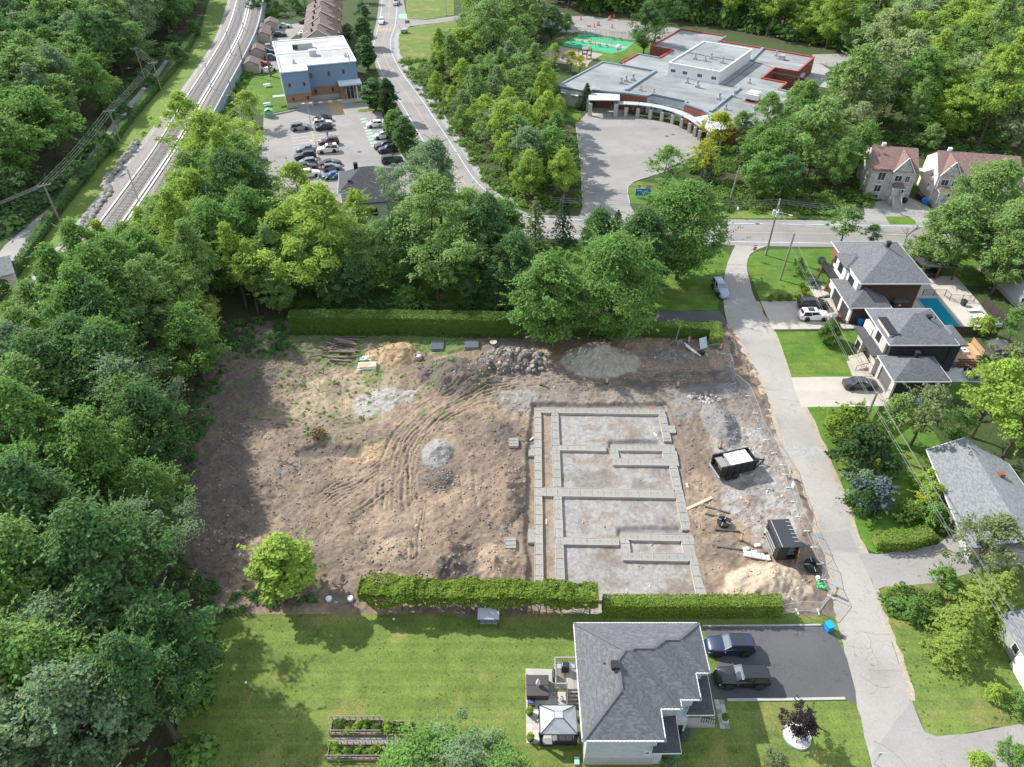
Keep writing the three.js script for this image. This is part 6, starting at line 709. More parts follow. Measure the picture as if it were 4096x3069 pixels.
// ---------- railway on its raised bed ----------
{
 const cl = curve2([[...[-77.27,-137.02],.5],[...[-79.62,-165.93],1],[...[-82.74,-195.08],1.9],[...[-86.21,-226.87],2.6],[...[-91.18,-261.76],3],[...[-100.23,-303.84],3.2],[...[-110.08,-344.58],3.2]],110); const s0 = cl[0], s1 = cl[1], ex = []; for (let k = 34; k > 0; k--) ex.push([s0[0] - (s1[0] - s0[0]) * k, s0[1] - (s1[1] - s0[1]) * k, .5]); const C2 = [...ex, ...cl], n = C2.length, nor = C2.map((p, i) => { const a = C2[Math.max(0, i - 1)], b = C2[Math.min(n - 1, i + 1)],[dx, dz] = dir2(a, b); return [-dz, dx]; });
 const at = (i, o, y = 0) => [C2[i][0] + nor[i][0] * o, C2[i][2] + y, C2[i][1] + nor[i][1] * o], rib = (o0, y0, o1, y1, ground0, ground1) => { const b = mb(); for (let i = 0; i < n - 1; i++) { const f = (k, o, y, g) => { const p = at(k, o, y); if (g) p[1] = 0; return p; }; b.quad(f(i, o0, y0, ground0), f(i, o1, y1, ground1), f(i + 1, o1, y1, ground1), f(i + 1, o0, y0, ground0)); } return b; };
 structure('railway_bed', (() => { const b = rib(-5.4,0,5.6,0); const c = rib(-8.5,0,-5.4,0, true); for (const k of ['p', 'n', 'u', 'c']) b[k] = b[k].concat(c[k]); return b.build(); })(), mat([.34,.3,.27],1, { map: T.dirt }));
 structure('service_track', rib(-9.5,.06 - .03,-6.2,.03, true, true).build().translate(0,.045,0), M.gravel);
 const w = thing('retaining_wall', 'long pale concrete panel wall along the raised railway', 'wall', [0,0,0]), pm = [mat([.42,.5,.52],.8, { map: T.soft }), mat([.48,.55,.56],.8, { map: T.soft })]; for (let i = 30; i < n - 2; i += 1) { const a = at(i, 5.7), b = at(i + 1,5.7), d = dir2([a[0], a[2]],[b[0], b[2]]), q = mb(); const H0 = a[1] + .9, H1 = b[1] + .9; q.quad([a[0],0, a[2]],[b[0] - d[0] * .06,0, b[2] - d[1] * .06],[b[0] - d[0] * .06, H1, b[2] - d[1] * .06],[a[0], H0, a[2]]); q.quad([a[0] + nor[i][0] * -.3,0, a[2] + nor[i][1] * -.3],[a[0] + nor[i][0] * -.3, H0, a[2] + nor[i][1] * -.3],[b[0] - nor[i][0] * .3, H1, b[2] - nor[i][1] * .3],[b[0] - nor[i][0] * .3,0, b[2] - nor[i][1] * .3]); q.quad([a[0], H0, a[2]],[b[0], H1, b[2]],[b[0] - nor[i][0] * .3, H1, b[2] - nor[i][1] * .3],[a[0] - nor[i][0] * .3, H0, a[2] - nor[i][1] * .3]); q.mesh(w, 'panel', pm[i & 1]); }
 for (const [o, nm, l] of [[-4.4, 'cable_trough', 'white concrete cable trough along the left track'],[-.1, 'cable_trough', 'white concrete cable trough between the two tracks'],[.75, 'cable_trough', 'second white trough between the two tracks']]) { const t = thing(nm, l, 'cable trough'); const b = rib(o - .2,.16, o + .2,.16); b.mesh(t, 'lid', mat([.6,.61,.61],.8)); }
 [[-2.3, 'left railway track'],[3.2, 'right railway track beside the panel wall']].forEach(([o, l], tr) => {
 const t = thing('railway_track', l + ' with steel rails on concrete sleepers', 'railway track'); for (const s of [-.72,.72]) rib(o + s - .06,.2, o + s + .06,.2).mesh(t, 'rail', mat([.2,.16,.14],.45, { metalness: .6 }));
 const g = new THREE.BoxGeometry(2.5,.16,.27), rest = mb(), sm = [mat([.36,.34,.32],.9), mat([.3,.285,.27],.9)]; let made = 0, run = 0; for (let i = 0; i < n - 1; i++) { const a = at(i, o), b = at(i + 1, o), L = Math.hypot(b[0] - a[0], b[2] - a[2]); for (; run < L; run += .66) { const f = run / L, p = [lerp(a[0], b[0], f), lerp(a[1], b[1], f) + .06, lerp(a[2], b[2], f)], tn = Math.atan2(b[0] - a[0], b[2] - a[2]); if (i > 28 && made < 290) { const m = add(t, 'sleeper', g, sm[made & 1]); m.position.set(...p); m.rotation.y = tn; made++; } else rest.geo(g, mx(p[0], p[1], p[2],0, tn)); } run -= L; } const m = rest.mesh(t, 'more_sleepers', sm[0]); m.userData.kind = 'stuff';
 });
 const names = ['nearest overhead line mast, between tracks and boulder row', 'overhead line mast beside the big tree', 'third overhead line mast along the railway', 'fourth overhead line mast along the railway', 'farthest overhead line mast at the top edge']; [[[-77.09,-138.17],.5],[[-82.77,-204.15],1.9],[[-86,-233.88],2.6],[[-90.14,-261.76],3],[[-95.85,-290.17],3.2]].forEach(([p, y], i) => { const t = thing('catenary_mast', names[i], 'mast', [p[0], y, p[1]],.6, 'overhead line masts'); mb().cyl([0,0,0],[0,7,0],.16,.12).mesh(t, 'mast', M.galv); for (const s of [-1,1]) mb().bar([0,5.9,0],[s * 3,5.3,0],.06).bar([0,6.8,0],[s * 2.9,5.4,0],.04).bar([s * 1.4,5.6,0],[s * 3.1,6.3,0],.04).mesh(t, 'bracket', M.galv); });
 const cw = thing('contact_wire', 'thin overhead wires above the railway', 'wire'); for (const o of [-2.3,3.2]) { const b = mb(); for (let i = 20; i < n - 1; i += 2) b.bar(at(i, o, 5.5), at(Math.min(n - 1, i + 2), o, 5.5), .03); b.mesh(cw, 'wire', M.wire); }
}
// boulder row beside the railway
{ const line = curve2([[-80.47,-102.11],[-82.52,-115.92],[-83.06,-121.31],[-83.61,-127.78],[-84.58,-133.95],[-85.22,-142.27],[-87.91,-147.64],[-88.77,-156.16],[-89.71,-164.68],[-90.68,-171.54]],90), r = rng(66), t = thing('boulder_row', 'row of square cut boulders holding the grass bank beside the railway', 'boulders'); line.forEach((p, i) => { for (let k = 0; k < 2; k++) { const s = 0.7 + r() * .6, m = add(t, 'boulder', ROCK[Math.floor(r() * 6)],[mat([.42,.36,.3],.95, { map: T.soft }), rockM[1], mat([.3,.29,.28],.95)][i % 3]); m.position.set(p[0] + (r() - .5) * 1.2,.25 + k * .3, p[1] + (r() - .5) * 1.2); m.rotation.set(r() * .4, r() * 6, r() * .4); m.scale.set(s * 1.3, s, s * 1.1); } }); }
// ---------- vehicles: +x is forward ----------
const CAR = {};
function carGeo(type) {
 if (CAR[type]) return CAR[type];
 const S = { suv: { L: 4.7, W: 1.9, belt: 1.06, top: 1.72, sil: [[-2.3,.42],[-2.36,.75],[-2.28,1.08],[.85,1.08],[1.95,.98],[2.28,.78],[2.34,.45],[1.9,.32],[-1.9,.32]], cab: [-2.28,.98,-2.0,.12] }, sedan: { L: 4.7, W: 1.82, belt: .95, top: 1.44, sil: [[-2.3,.38],[-2.34,.7],[-2.22,.96],[-1.5,.98],[.95,.96],[1.95,.82],[2.3,.65],[2.34,.38],[1.9,.26],[-1.9,.26]], cab: [-1.75,1.1,-.95,.15] }, hatch: { L: 4.2, W: 1.8, belt: 1.0, top: 1.52, sil: [[-2.0,.38],[-2.08,.7],[-1.98,1.0],[1.0,1.0],[1.75,.85],[2.08,.65],[2.1,.38],[1.7,.28],[-1.7,.28]], cab: [-1.9,1.25,-1.4,.25] }, pickup: { L: 5.6, W: 1.98, belt: 1.15, top: 1.85, sil: [[-2.75,.5],[-2.8,.8],[-2.78,1.2],[-.9,1.2],[1.3,1.15],[2.55,1.08],[2.75,.8],[2.8,.5],[2.2,.4],[-2.2,.4]], cab: [-.95,1.35,-.75,.55] } }[type];
 const g = { ...S }, b = 0.2, ext = (pts, w, bev) => { const e = new THREE.ExtrudeGeometry(new THREE.Shape(pts.map((q) => new THREE.Vector2(...q))), { depth: w - 2 * bev, bevelEnabled: true, bevelSize: bev * .8, bevelThickness: bev, bevelSegments: 4, curveSegments: 4 }); e.translate(0,0,-w / 2 + bev); return e; };
 const e0 = ext(S.sil, S.W, b), hl = S.L / 2, PP = e0.attributes.position; for (let i = 0; i < PP.count; i++) { const q = clamp((Math.abs(PP.getX(i)) / hl - .5) / .5), yy = PP.getY(i); if (yy > .6) PP.setY(i, yy - .1 * q * q * (PP.getX(i) > 0 ? 1 : .5)); PP.setZ(i, PP.getZ(i) * (1 - .24 * q * q) * (1 - .05 * clamp((yy - .7) / .5))); } e0.computeVertexNormals(); const body = mb().geo(toCreasedNormals(e0,1.0)); g.body = body.build();
 const [x0, x1, r0, r1] = S.cab, y0 = S.belt - .02, y1 = S.top - .04, w0 = S.W / 2 - .06, w1 = S.W / 2 - .2; const A = [[x0, w0],[x1, w0],[r1, w1],[r0, w1]], tp = [.92,.9,.9,.9], p = (i, s) => [A[i][0], i < 2 ? y0 : y1, A[i][1] * s * tp[i]];
 g.shield = mb().quad(p(1,1), p(1,-1), p(2,-1), p(2,1)).build(); g.rearwin = mb().quad(p(0,-1), p(0,1), p(3,1), p(3,-1)).build(); g.side = [1,-1].map((s) => { const q = mb(); s > 0 ? q.quad(p(0,1), p(1,1), p(2,1), p(3,1)) : q.quad(p(1,-1), p(0,-1), p(3,-1), p(2,-1)); return q.build(); });
 const rf = new RoundedBoxGeometry(r1 - r0 + .2,.16, w1 * 1.86,4,.08); rf.translate((r0 + r1) / 2, y1 + .02,0); const pil = mb().geo(rf); for (const s of [1,-1]) { pil.bar(p(1, s), p(2, s), .09,.07).bar(p(0, s), p(3, s), .12,.08); const m = lerp(x0, x1,.5), n = lerp(r0, r1,.5); pil.bar([m, y0, w0 * s * .95],[n, y1, w1 * s * .9],.08,.06); pil.bar(p(3, s), p(2, s), .08,.06); } g.roof = pil.build();
 const wx = S.L * .29, wr = type === 'sedan' || type === 'hatch' ? .32 : .37; g.wx = wx; g.wr = wr; g.tyre = mb().geo(new THREE.LatheGeometry([[wr * .55,-.11],[wr * .92,-.115],[wr, -.07],[wr, .07],[wr * .92,.115],[wr * .55,.11]].map((q) => new THREE.Vector2(...q)), 18), mx(0,0,0, Math.PI / 2)).build(); const rim = mb().cyl([0,0,-.07],[0,0,.07], wr * .56, wr * .56,14); for (let k = 0; k < 5; k++) rim.box(wr * .3 * Math.cos(k * 1.257), wr * .3 * Math.sin(k * 1.257) - .03,0,.06,.06,.17); g.rim = rim.build(); g.arch = mb().cyl([0,0,-S.W / 2 - .004],[0,0,-S.W / 2 + .25], wr + .07, wr + .07,16).cyl([0,0, S.W / 2 - .25],[0,0, S.W / 2 + .004], wr + .07, wr + .07,16).build();
 const f = S.sil[6] ?? [2.3,.4], fx = Math.max(...S.sil.map((q) => q[0])) - .12, bx = Math.min(...S.sil.map((q) => q[0])) + .07, ly = S.belt * .74; g.head = new RoundedBoxGeometry(.22,.12,.34,2,.05); g.tail = new RoundedBoxGeometry(.14,.2,.4,2,.05); g.hp = [fx - .02, ly - .1, S.W / 2 - .27]; g.tp = [bx, ly + .1, S.W / 2 - .24]; g.mirror = new RoundedBoxGeometry(.14,.14,.24,2,.05); g.bump = mb().geo(new RoundedBoxGeometry(.16,.22, S.W * .72,2,.06), mx(fx + .08,.45,0)).geo(new RoundedBoxGeometry(.14,.2, S.W * .6,2,.05), mx(bx - .03,.45,0)).build(); if (type === 'pickup') g.bed = mb().box(-1.85,1.19,0,1.6,.02,1.6).build(); g.rails = mb().bar([r0 + .2, S.top + .085, w1 * .86],[r1 - .15, S.top + .085, w1 * .86],.03).bar([r0 + .2, S.top + .085,-w1 * .86],[r1 - .15, S.top + .085,-w1 * .86],.03).build(); g.sun = mb().box(lerp(r0, r1,.58), S.top + .052,0, (r1 - r0) * .5,.012, w1 * 1.5).build();
 return CAR[type] = g;
}
const glassF = phys([.16,.18,.2],.04, { specularIntensity: 1, clearcoat: 1 }), paint = {}; const paintOf = (c) => paint[c] ??= phys(c, .35, { clearcoat: 1, clearcoatRoughness: .05, metalness: .15 }); const headM = phys('#8d969c', .1), tailM = phys('#7c0a0a', .2), rimM = mat('#9a9c9f', .35, { metalness: .7 }), rimB = mat('#222326', .4, { metalness: .5 });
function car(type, color, label, p, turn, o = {}) {
 const g = carGeo(type), t = thing(type === 'pickup' ? 'pickup_truck' : type === 'suv' ? 'sport_utility_car' : type === 'sedan' ? 'sedan_car' : 'hatchback_car', label, o.cat ?? 'car', [p[0], o.y ?? .045, p[1]], turn, o.group), m = paintOf(color); if (o.s) t.scale.set(...o.s);
 add(t, 'body', g.body, m); add(t, 'roof', g.roof, o.roof ? paintOf(o.roof) : m); add(t, 'windshield', g.shield, glassF); add(t, 'rear_window', g.rearwin, M.glass); for (const s of g.side) add(t, 'side_window', s, M.glass); add(t, 'bumpers', g.bump, o.dark ? M.rubber : m);
 for (const sx of [1,-1]) { for (const sz of [1,-1]) { const w = new THREE.Group(); w.name = 'wheel'; w.position.set(g.wx * sx, g.wr, (g.W / 2 - .1) * sz); t.add(w); add(w, 'tyre', g.tyre, M.rubber); add(w, 'rim', g.rim, o.blackrim ? rimB : rimM); } const a = add(t, 'wheel_arch', g.arch, M.rubber); a.position.set(g.wx * sx, g.wr, 0); }
 for (const s of [1,-1]) { const h = add(t, 'headlight', g.head, headM); h.position.set(g.hp[0], g.hp[1], g.hp[2] * s); const l = add(t, 'tail_light', g.tail, tailM); l.position.set(g.tp[0], g.tp[1], g.tp[2] * s); const k = add(t, 'mirror', g.mirror, m); k.position.set(g.cab[1] - .25, g.belt + .08, (g.W / 2 + .06) * s); }
 if (o.rails) add(t, 'roof_rails', g.rails, o.rails === 'black' ? M.black : M.darkmetal); if (o.sun) add(t, 'sunroof', g.sun, M.glass); if (g.bed) add(t, 'bed', g.bed, M.black); return t;
}
{
 const a0 = ang([-53.13,-171.54],[-48.45,-172.96]), G = 'cars in the office car park', pk = (x, type, c, l, back, o = {}) => car(type, c, l, x, a0 + (back ? Math.PI : 0), { group: G, ...o });
 pk([-52.94,-179.3], 'suv', '#8d9092', 'silver sport utility car alone at the upper left of the car park', 0, { rails: 1 }); pk([-48.43,-165.4], 'sedan', '#6f777d', 'grey sedan topmost in the lower left row of parked cars', 1); pk([-47.77,-161.22], 'suv', '#23262b', 'black sport utility car second in the lower left row', 1); pk([-46.48,-157.82], 'hatch', '#75828b', 'blue grey hatchback third in the lower left row', 1); pk([-46.05,-154.94], 'suv', '#15161a', 'black sport utility car fourth in the lower left row', 0); pk([-44.6,-151.47], 'suv', '#e6e6e4', 'white sport utility car last in the lower left row', 0, { rails: 'black' });
 pk([-48.66,-185.29], 'sedan', '#1b1c20', 'black sedan at the top of the upper right row', 1); pk([-47.8,-182.04], 'suv', '#e9e9e7', 'white sport utility car between two black cars', 0, { sun: 1 }); pk([-47.11,-179.49], 'hatch', '#17181b', 'black hatchback below the white car in the upper right row', 1); pk([-44.01,-169.75], 'suv', '#4c1a1f', 'dark red sport utility car above the large white one', 1); pk([-43.39,-165.15], 'suv', '#eceae8', 'large white sport utility car in the middle row', 1, { rails: 1, sun: 1, s: [1.06,1.05,1.03] }); pk([-41.13,-157.23], 'sedan', '#1c2126', 'black sedan beside the grey hatchback near the dark roof', 0); pk([-40.35,-154.73], 'hatch', '#70757a', 'grey hatchback between black sedan and blue car', 0, { rails: 'black' }); pk([-39.44,-150.55], 'sedan', '#1f4f86', 'bright blue car next to the dark hip roof', 1);
 pk([-34.61,-181.45], 'hatch', '#ebebe9', 'white hatchback at the top of the right row', 1); pk([-31.73,-173.8], 'hatch', '#e4e7e4', 'white compact car second in the right row', 1); pk([-30.31,-167.29], 'suv', '#202226', 'black sport utility car with open door in the right row', 1); pk([-29.15,-165.18], 'suv', '#1b2233', 'dark blue sport utility car in the right row', 1, { rails: 'black' }); pk([-27.43,-159.02], 'suv', '#20242a', 'black sport utility car lowest in the right row', 0); pk([-61.15,-166.68], 'suv', '#e8e8e8', 'white sport utility car half under the big trees on the left', 0); pk([-58.27,-158.8], 'sedan', '#1c1f26', 'dark car half under the big trees on the left', 0);
 const b = (x, type, c, l, tn, o) => car(type, c, l, x, tn, o); b([-27.68,-185.38], 'sedan', '#8a9096', 'grey car parked on the main road beside the round trees', 1.9); b([-48.29,-263.59], 'suv', '#1a1c20', 'black car driving past the row houses', -1.5); b([-47.05,-282.92], 'suv', '#f0f0ee', 'white car driving near the crosswalk', -1.5); b([-45.23,-311.57], 'pickup', '#cfd2d4', 'silver pickup truck at the top of the main road', 1.5, { cat: 'truck' });
 b([-80.56,-276.9], 'sedan', '#b9bdc0', 'silver sedan in the rear lot near the far garage', .1); b([-79.32,-265.47], 'hatch', '#2b3038', 'dark hatchback in the middle of the rear lot', .2); b([-71.36,-267.53], 'sedan', '#e6e6e4', 'white car beside the row house wall', .8); b([-78.96,-249.07], 'pickup', '#8f979c', 'grey pickup beside the brown garage', .3, { cat: 'truck' }); b([-78.15,-245.1], 'sedan', '#1d2a40', 'navy car in the rear lot', .2); b([-75.24,-238.64], 'suv', '#3f4e5d', 'slate blue sport utility car in the rear lot', .2); b([-76.56,-232.39], 'sedan', '#a0141c', 'red car beside the nearest garage', .2); b([-72.82,-226.18], 'hatch', '#e2e2e0', 'white car by the wire fence of the rear lot', 1.2); b([-74.57,-283.1], 'sedan', '#1b1c1f', 'black car under the hedge behind the row houses', .5); b([-55.94,-297.74], 'sedan', '#5a171c', 'dark red car before the far row house', 0);
 b([49.9,-99.76], 'suv', '#111113', 'black sport utility car on the drive of the brown house', 0, { rails: 'black', blackrim: 1, s: [1.03,1,1] }); b([49.01,-96.55], 'suv', '#f2f2f0', 'white crossover with black sunroof on the drive of the brown house', 0, { sun: 1, blackrim: 1 }); b([50.07,-79.3], 'sedan', '#3d4045', 'dark grey sedan on the drive of the dark brick house', 0); b([21.78,-38.42], 'suv', '#1b2947', 'dark blue sport utility car with glass roof on the near drive', Math.PI, { rails: 1, sun: 1, dark: 0 }); b([22.23,-35.11], 'suv', '#17181a', 'black sport utility car with roof rails on the near drive', Math.PI, { rails: 1, s: [1.06,1.02,1.03] }); b([35.54,-104.52], 'suv', '#8fa0b4', 'silver blue car parked in the tree shade at the street corner', -1.45);
}
// ---------- things on the building site ----------
const orangeM = mat([.75,.13,.04],.6), greenM = mat([.08,.5,.1],.6), whiteM = mat([.8,.8,.79],.5), blackR = M.rubber;
const coneProto = (() => {
 const t = thing('traffic_delineator', '', 'traffic cone'); mb().cyl([0,0,0],[0,.1,0],.3,.26,8).mesh(t, 'base', blackR); const bands = [[.1,.3, greenM],[.3,.42, orangeM],[.42,.52, whiteM],[.52,.66, orangeM],[.66,.76, whiteM],[.76,.9, orangeM],[.9,1.0, whiteM],[1.0,1.12, orangeM],[1.12,1.2, greenM]], rad = (y) => .2 - .06 * (y / 1.2); bands.forEach(([a, b, m]) => mb().cyl([0, a, 0],[0, b, 0], rad(a), rad(b), 12, false).mesh(t, 'band', m)); mb().geo(new THREE.TorusGeometry(.13,.025,6,14), mx(0,1.2,0, Math.PI / 2)).mesh(t, 'rim', greenM); return t;
})();
[[[4.16,-79.63], 'striped traffic delineator leftmost along the muddy lane'],[[13.69,-79.91], 'striped traffic delineator in the middle of the muddy lane'],[[23.83,-79.21], 'striped traffic delineator right end of the muddy lane'],[[27.16,-66.64], 'striped traffic delineator behind the dump trailer'],[[27.47,-89.99], 'striped traffic delineator in front of the corner hedge'],[[32.05,-88.39], 'striped traffic delineator at the end of the corner hedge'],[[34.75,-61.6], 'striped traffic delineator at the fence beside the dump trailer'],[[26.31,-51.85], 'striped traffic delineator beside the white pipe bundle'],[[34.61,-44.73], 'striped traffic delineator on the street beyond the sand pile']].forEach(([p, l], i) => { if (i) copy(coneProto, [p[0], siteY(...p), p[1]], i, l, 'striped traffic delineators'); else { coneProto.position.set(p[0], siteY(...p), p[1]); tag(coneProto, l, null, 'striped traffic delineators'); } });
{ const c0 = (l, p, up = 1) => { const t = thing('orange_drum', l, 'traffic cone', [p[0],.04, p[1]],0, 'orange drums behind the school'); if (!up) { t.rotation.z = 1.5; t.position.y = .3; } mb().cyl([0,0,0],[0,.1,0],.35,.3,8).mesh(t, 'base', blackR); [[.1,.5],[.6,.85],[.95,1.3]].forEach(([a, b]) => mb().cyl([0, a, 0],[0, b, 0],.24,.2,8).mesh(t, 'band', orangeM)); [[.5,.6],[.85,.95]].forEach(([a, b]) => mb().cyl([0, a, 0],[0, b, 0],.22,.22,8).mesh(t, 'stripe', whiteM)); }; [[[25.25,-288.33],1, 'orange drum alone on the sandy edge behind the school'],[[21.61,-283.55],1, 'orange drum leftmost behind the play yard'],[[30.62,-279.74],1, 'orange drum left of the close pair behind the school'],[[31.17,-280.43],1, 'orange drum right of the close pair behind the school'],[[29.18,-277.54],1, 'orange drum nearest the play yard fence'],[[27.97,-278.38],0, 'orange drum lying on its side'],[[35.4,-287.26],1, 'orange drum front one of the far pair'],[[36.03,-288.51],1, 'orange drum rear one of the far pair'],[[37.62,-290.14],1, 'orange drum farthest from the camera'],[[35.41,-276.69],1, 'orange drum alone on the grey back lot']].forEach(([p, u, l]) => c0(l, p, u)); }
// worker
function figure(label, p, y, turn, o) {
 const N = 44, mc = new MarchingCubes(N, new THREE.MeshStandardMaterial(), false, false, 60000), S = 2.1, J = o.joints, f = mc.field; const cap = (x, y2, z, a, b, ra, rb) => { const bx = b[0] - a[0], by = b[1] - a[1], bz = b[2] - a[2], t = clamp(((x - a[0]) * bx + (y2 - a[1]) * by + (z - a[2]) * bz) / (bx * bx + by * by + bz * bz + 1e-9)); return Math.hypot(x - a[0] - bx * t, y2 - a[1] - by * t, z - a[2] - bz * t) - lerp(ra, rb, t); };
 const smin = (a, b, k) => { const h = clamp(.5 + .5 * (b - a) / k); return lerp(b, a, h) - k * h * (1 - h); };
 for (let k = 0; k < N; k++) for (let j = 0; j < N; j++) for (let i = 0; i < N; i++) { const x = (i / N * 2 - 1) * S / 2, yy = (j / N * 2 - 1) * S / 2 + S / 2 - .1, z = (k / N * 2 - 1) * S / 2; let d = 9; for (const [a, b, ra, rb] of J) d = smin(d, cap(x, yy, z, a, b, ra, rb), .035); f[k * N * N + j * N + i] = -d; }
 mc.isolation = 0; mc.update(); const n = mc.count, g = new THREE.BufferGeometry(), P = new Float32Array(n * 3), Cc = new Float32Array(n * 3); for (let i = 0; i < n; i++) { const x = mc.positionArray[i * 3] * S / 2, yy = mc.positionArray[i * 3 + 1] * S / 2 + S / 2 - .1, z = mc.positionArray[i * 3 + 2] * S / 2; P.set([x, yy, z], i * 3); Cc.set(o.color(x, yy, z), i * 3); } g.setAttribute('position', new THREE.BufferAttribute(P, 3)); g.setAttribute('normal', new THREE.BufferAttribute(mc.normalArray.slice(0, n * 3), 3)); g.computeVertexNormals(); g.setAttribute('color', new THREE.BufferAttribute(Cc, 3));
 const t = thing('person', label, 'person', [p[0], y, p[1]], turn); add(t, 'body', g, mat([1,1,1],.85, { vertexColors: true })); return t;
}
{
 const p = [29.04,-52.24], hand = (x, y, z, s) => [0,1,2,3].map((k) => [[x, y, z],[x + .03 * s * (k - 1.5) * .6, y - .13 + Math.abs(k - 1.5) * .012, z + .05 + .012 * k],.02,.009]).concat([[[x, y, z],[x - .05 * s, y - .06, z + .06],.016,.009]]);
 const w = figure('worker in reflective vest, dark shorts and cap beside the black container', p, siteY(...p), 2.2, { joints: [[[0,.95,0],[0,1.38,.01],.15,.17],[[-.12,1.4,0],[.12,1.4,0],.09,.09],[[0,1.45,.01],[0,1.56,.02],.06,.055],[[0,1.64,.02],[0,1.7,.01],.1,.1],[[0,1.63,.1],[0,1.62,.125],.02,.015],[[-.1,.92,0],[-.13,.5,.06],.1,.07],[[-.13,.5,.06],[-.14,.09,0],.062,.045],[[-.14,.06,-.03],[-.15,.05,.15],.05,.04],[[.1,.92,0],[.12,.5,-.02],.1,.07],[[.12,.5,-.02],[.12,.09,-.12],.062,.045],[[.12,.06,-.15],[.13,.05,.03],.05,.04],[[-.2,1.4,0],[-.27,1.12,.05],.062,.05],[[-.27,1.12,.05],[-.2,.98,.26],.045,.034],[[.2,1.4,0],[.28,1.12,.03],.062,.05],[[.28,1.12,.03],[.22,.98,.25],.045,.034],...hand(-.2,.98,.27,1), ...hand(.22,.98,.26,-1)], color: (x, y, z) => y > 1.68 ? [.03,.035,.06] : y > 1.5 ? [.45,.28,.2] : y > .93 && Math.abs(x) < .22 ? (Math.abs(y - 1.15) < .05 || Math.abs(Math.abs(x) - .1) < .03 ? [.75,.76,.74] : [.6,.75,.25]) : y > 1.2 ? [.05,.06,.09] : y > .9 && Math.abs(x) > .19 ? [.45,.28,.2] : y > .5 ? [.02,.02,.025] : y > .14 ? [.45,.28,.2] : [.25,.12,.07] });
 mb().geo(new THREE.SphereGeometry(.112,12,8,0,6.3,0,1.5), mx(0,1.69,.015)).box(0,1.69,.12,.16,.012,.1).mesh(w, 'cap', mat([.03,.035,.06],.8));
 const q = [-45.26,-174.48], v = figure('person standing behind the dark red car in the car park', q, .04,1, { joints: [[[0,.95,0],[0,1.38,.01],.15,.17],[[-.12,1.4,0],[.12,1.4,0],.09,.09],[[0,1.45,.01],[0,1.56,.02],.06,.055],[[0,1.64,.02],[0,1.7,.01],.1,.1],[[-.1,.92,0],[-.13,.5,.04],.1,.07],[[-.13,.5,.04],[-.14,.06,0],.062,.045],[[.1,.92,0],[.12,.5,0],.1,.07],[[.12,.5,0],[.12,.06,-.05],.062,.045],[[-.2,1.4,0],[-.27,1.1,.05],.062,.05],[[-.27,1.1,.05],[-.24,.85,.12],.045,.034],[[.2,1.4,0],[.28,1.12,.03],.062,.05],[[.28,1.12,.03],[.25,.85,.1],.045,.034]], color: (x, y) => y > 1.62 ? [.05,.03,.02] : y > 1.5 ? [.45,.3,.22] : y > .92 ? [.12,.2,.5] : [.03,.03,.05] });
}
// dump trailer
{
 const c = [28.08,-62.84], t = thing('dump_trailer', 'black dump trailer loaded with white panels beside the gravel pile', 'trailer', [27.8, siteY(27.8,-62.9), -62.9],.27), bk = mat([.018,.018,.02],.55), L = 4.3, W = 2.1; mb().box(0,.55,0, L, .14, W).mesh(t, 'bed', bk); for (const s of [-1,1]) { mb().box(0,.69, s * (W / 2 - .04), L, 1.3,.07).mesh(t, 'side_wall', bk); for (let k = 0; k < 6; k++) mb().box(-L / 2 + .1 + k * (L - .2) / 5,.69, s * (W / 2 + .03), .08,1.3,.06).mesh(t, 'side_rib', bk); mb().bar([-L / 2,2.02, s * (W / 2 - .04)],[L / 2,2.02, s * (W / 2 - .04)],.12,.1).mesh(t, 'top_rail', bk); for (const x of [-1.1,-.25]) { const w = new THREE.Group(); w.name = 'wheel'; w.position.set(x, .38, s * (W / 2 + .14)); t.add(w); mb().geo(new THREE.LatheGeometry([[.2,-.12],[.35,-.12],[.38,-.06],[.38,.06],[.35,.12],[.2,.12]].map((q) => new THREE.Vector2(...q)), 16), mx(0,0,0, Math.PI / 2)).mesh(w, 'tyre', M.rubber); mb().cyl([0,0,-.08],[0,0,.08],.21).mesh(w, 'rim', M.darkmetal); } } mb().box(L / 2,.69,0,.07,1.3, W).mesh(t, 'front_wall', bk); for (let k = 0; k < 4; k++) mb().box(-L / 2,.69,-W / 2 + .25 + k * .53,.06,1.3,.07).mesh(t, 'gate_post', bk); mb().box(-L / 2 - .05,.5,0,.12,.12, W + .2).mesh(t, 'rear_beam', M.galv);
 for (const s of [-1,1]) mb().bar([L / 2,.6, s * .95],[L / 2 + 1.75,.6,0],.12,.14).mesh(t, 'drawbar', bk); mb().box(L / 2 + .5,.55,0,.07,.1,1.3).bar([L / 2 + 1.7,0,0],[L / 2 + 1.7,.8,0],.1).mesh(t, 'hitch', bk); mb().geo(new THREE.TorusGeometry(.26,.1,8,18), mx(L / 2 + .75,.78,0, Math.PI / 2)).cyl([L / 2 + .75,.72,0],[L / 2 + .75,.8,0],.18).mesh(t, 'spare_wheel', M.rubber);
 t.scale.setScalar(1.14);
 const s = thing('insulation_load', 'white insulation panels filling the dump trailer', 'panels', [t.position.x, t.position.y, t.position.z],.27), r = rng(9); s.scale.setScalar(1.14); for (let i = 0; i < 4; i++) for (let j = 0; j < 3; j++) mb().box(-.65 + i * .68,1.85 + r() * .06,-.66 + j * .64,.6 + r() * .04,.1,.56 + r() * .06, (r() - .5) * .06).mesh(s, 'panel', whiteM); mb().box(-1.6,1.7,.1,.8,.1,1.8).box(.2,.72,0,3.6,.95,1.9).mesh(s, 'stack', mat([.25,.24,.23],.9)); for (const x of [-.98,-.31,.37,1.04]) mb().box(x, 1.98,0,.05,.03, W).mesh(s, 'strap', M.darkmetal);
}
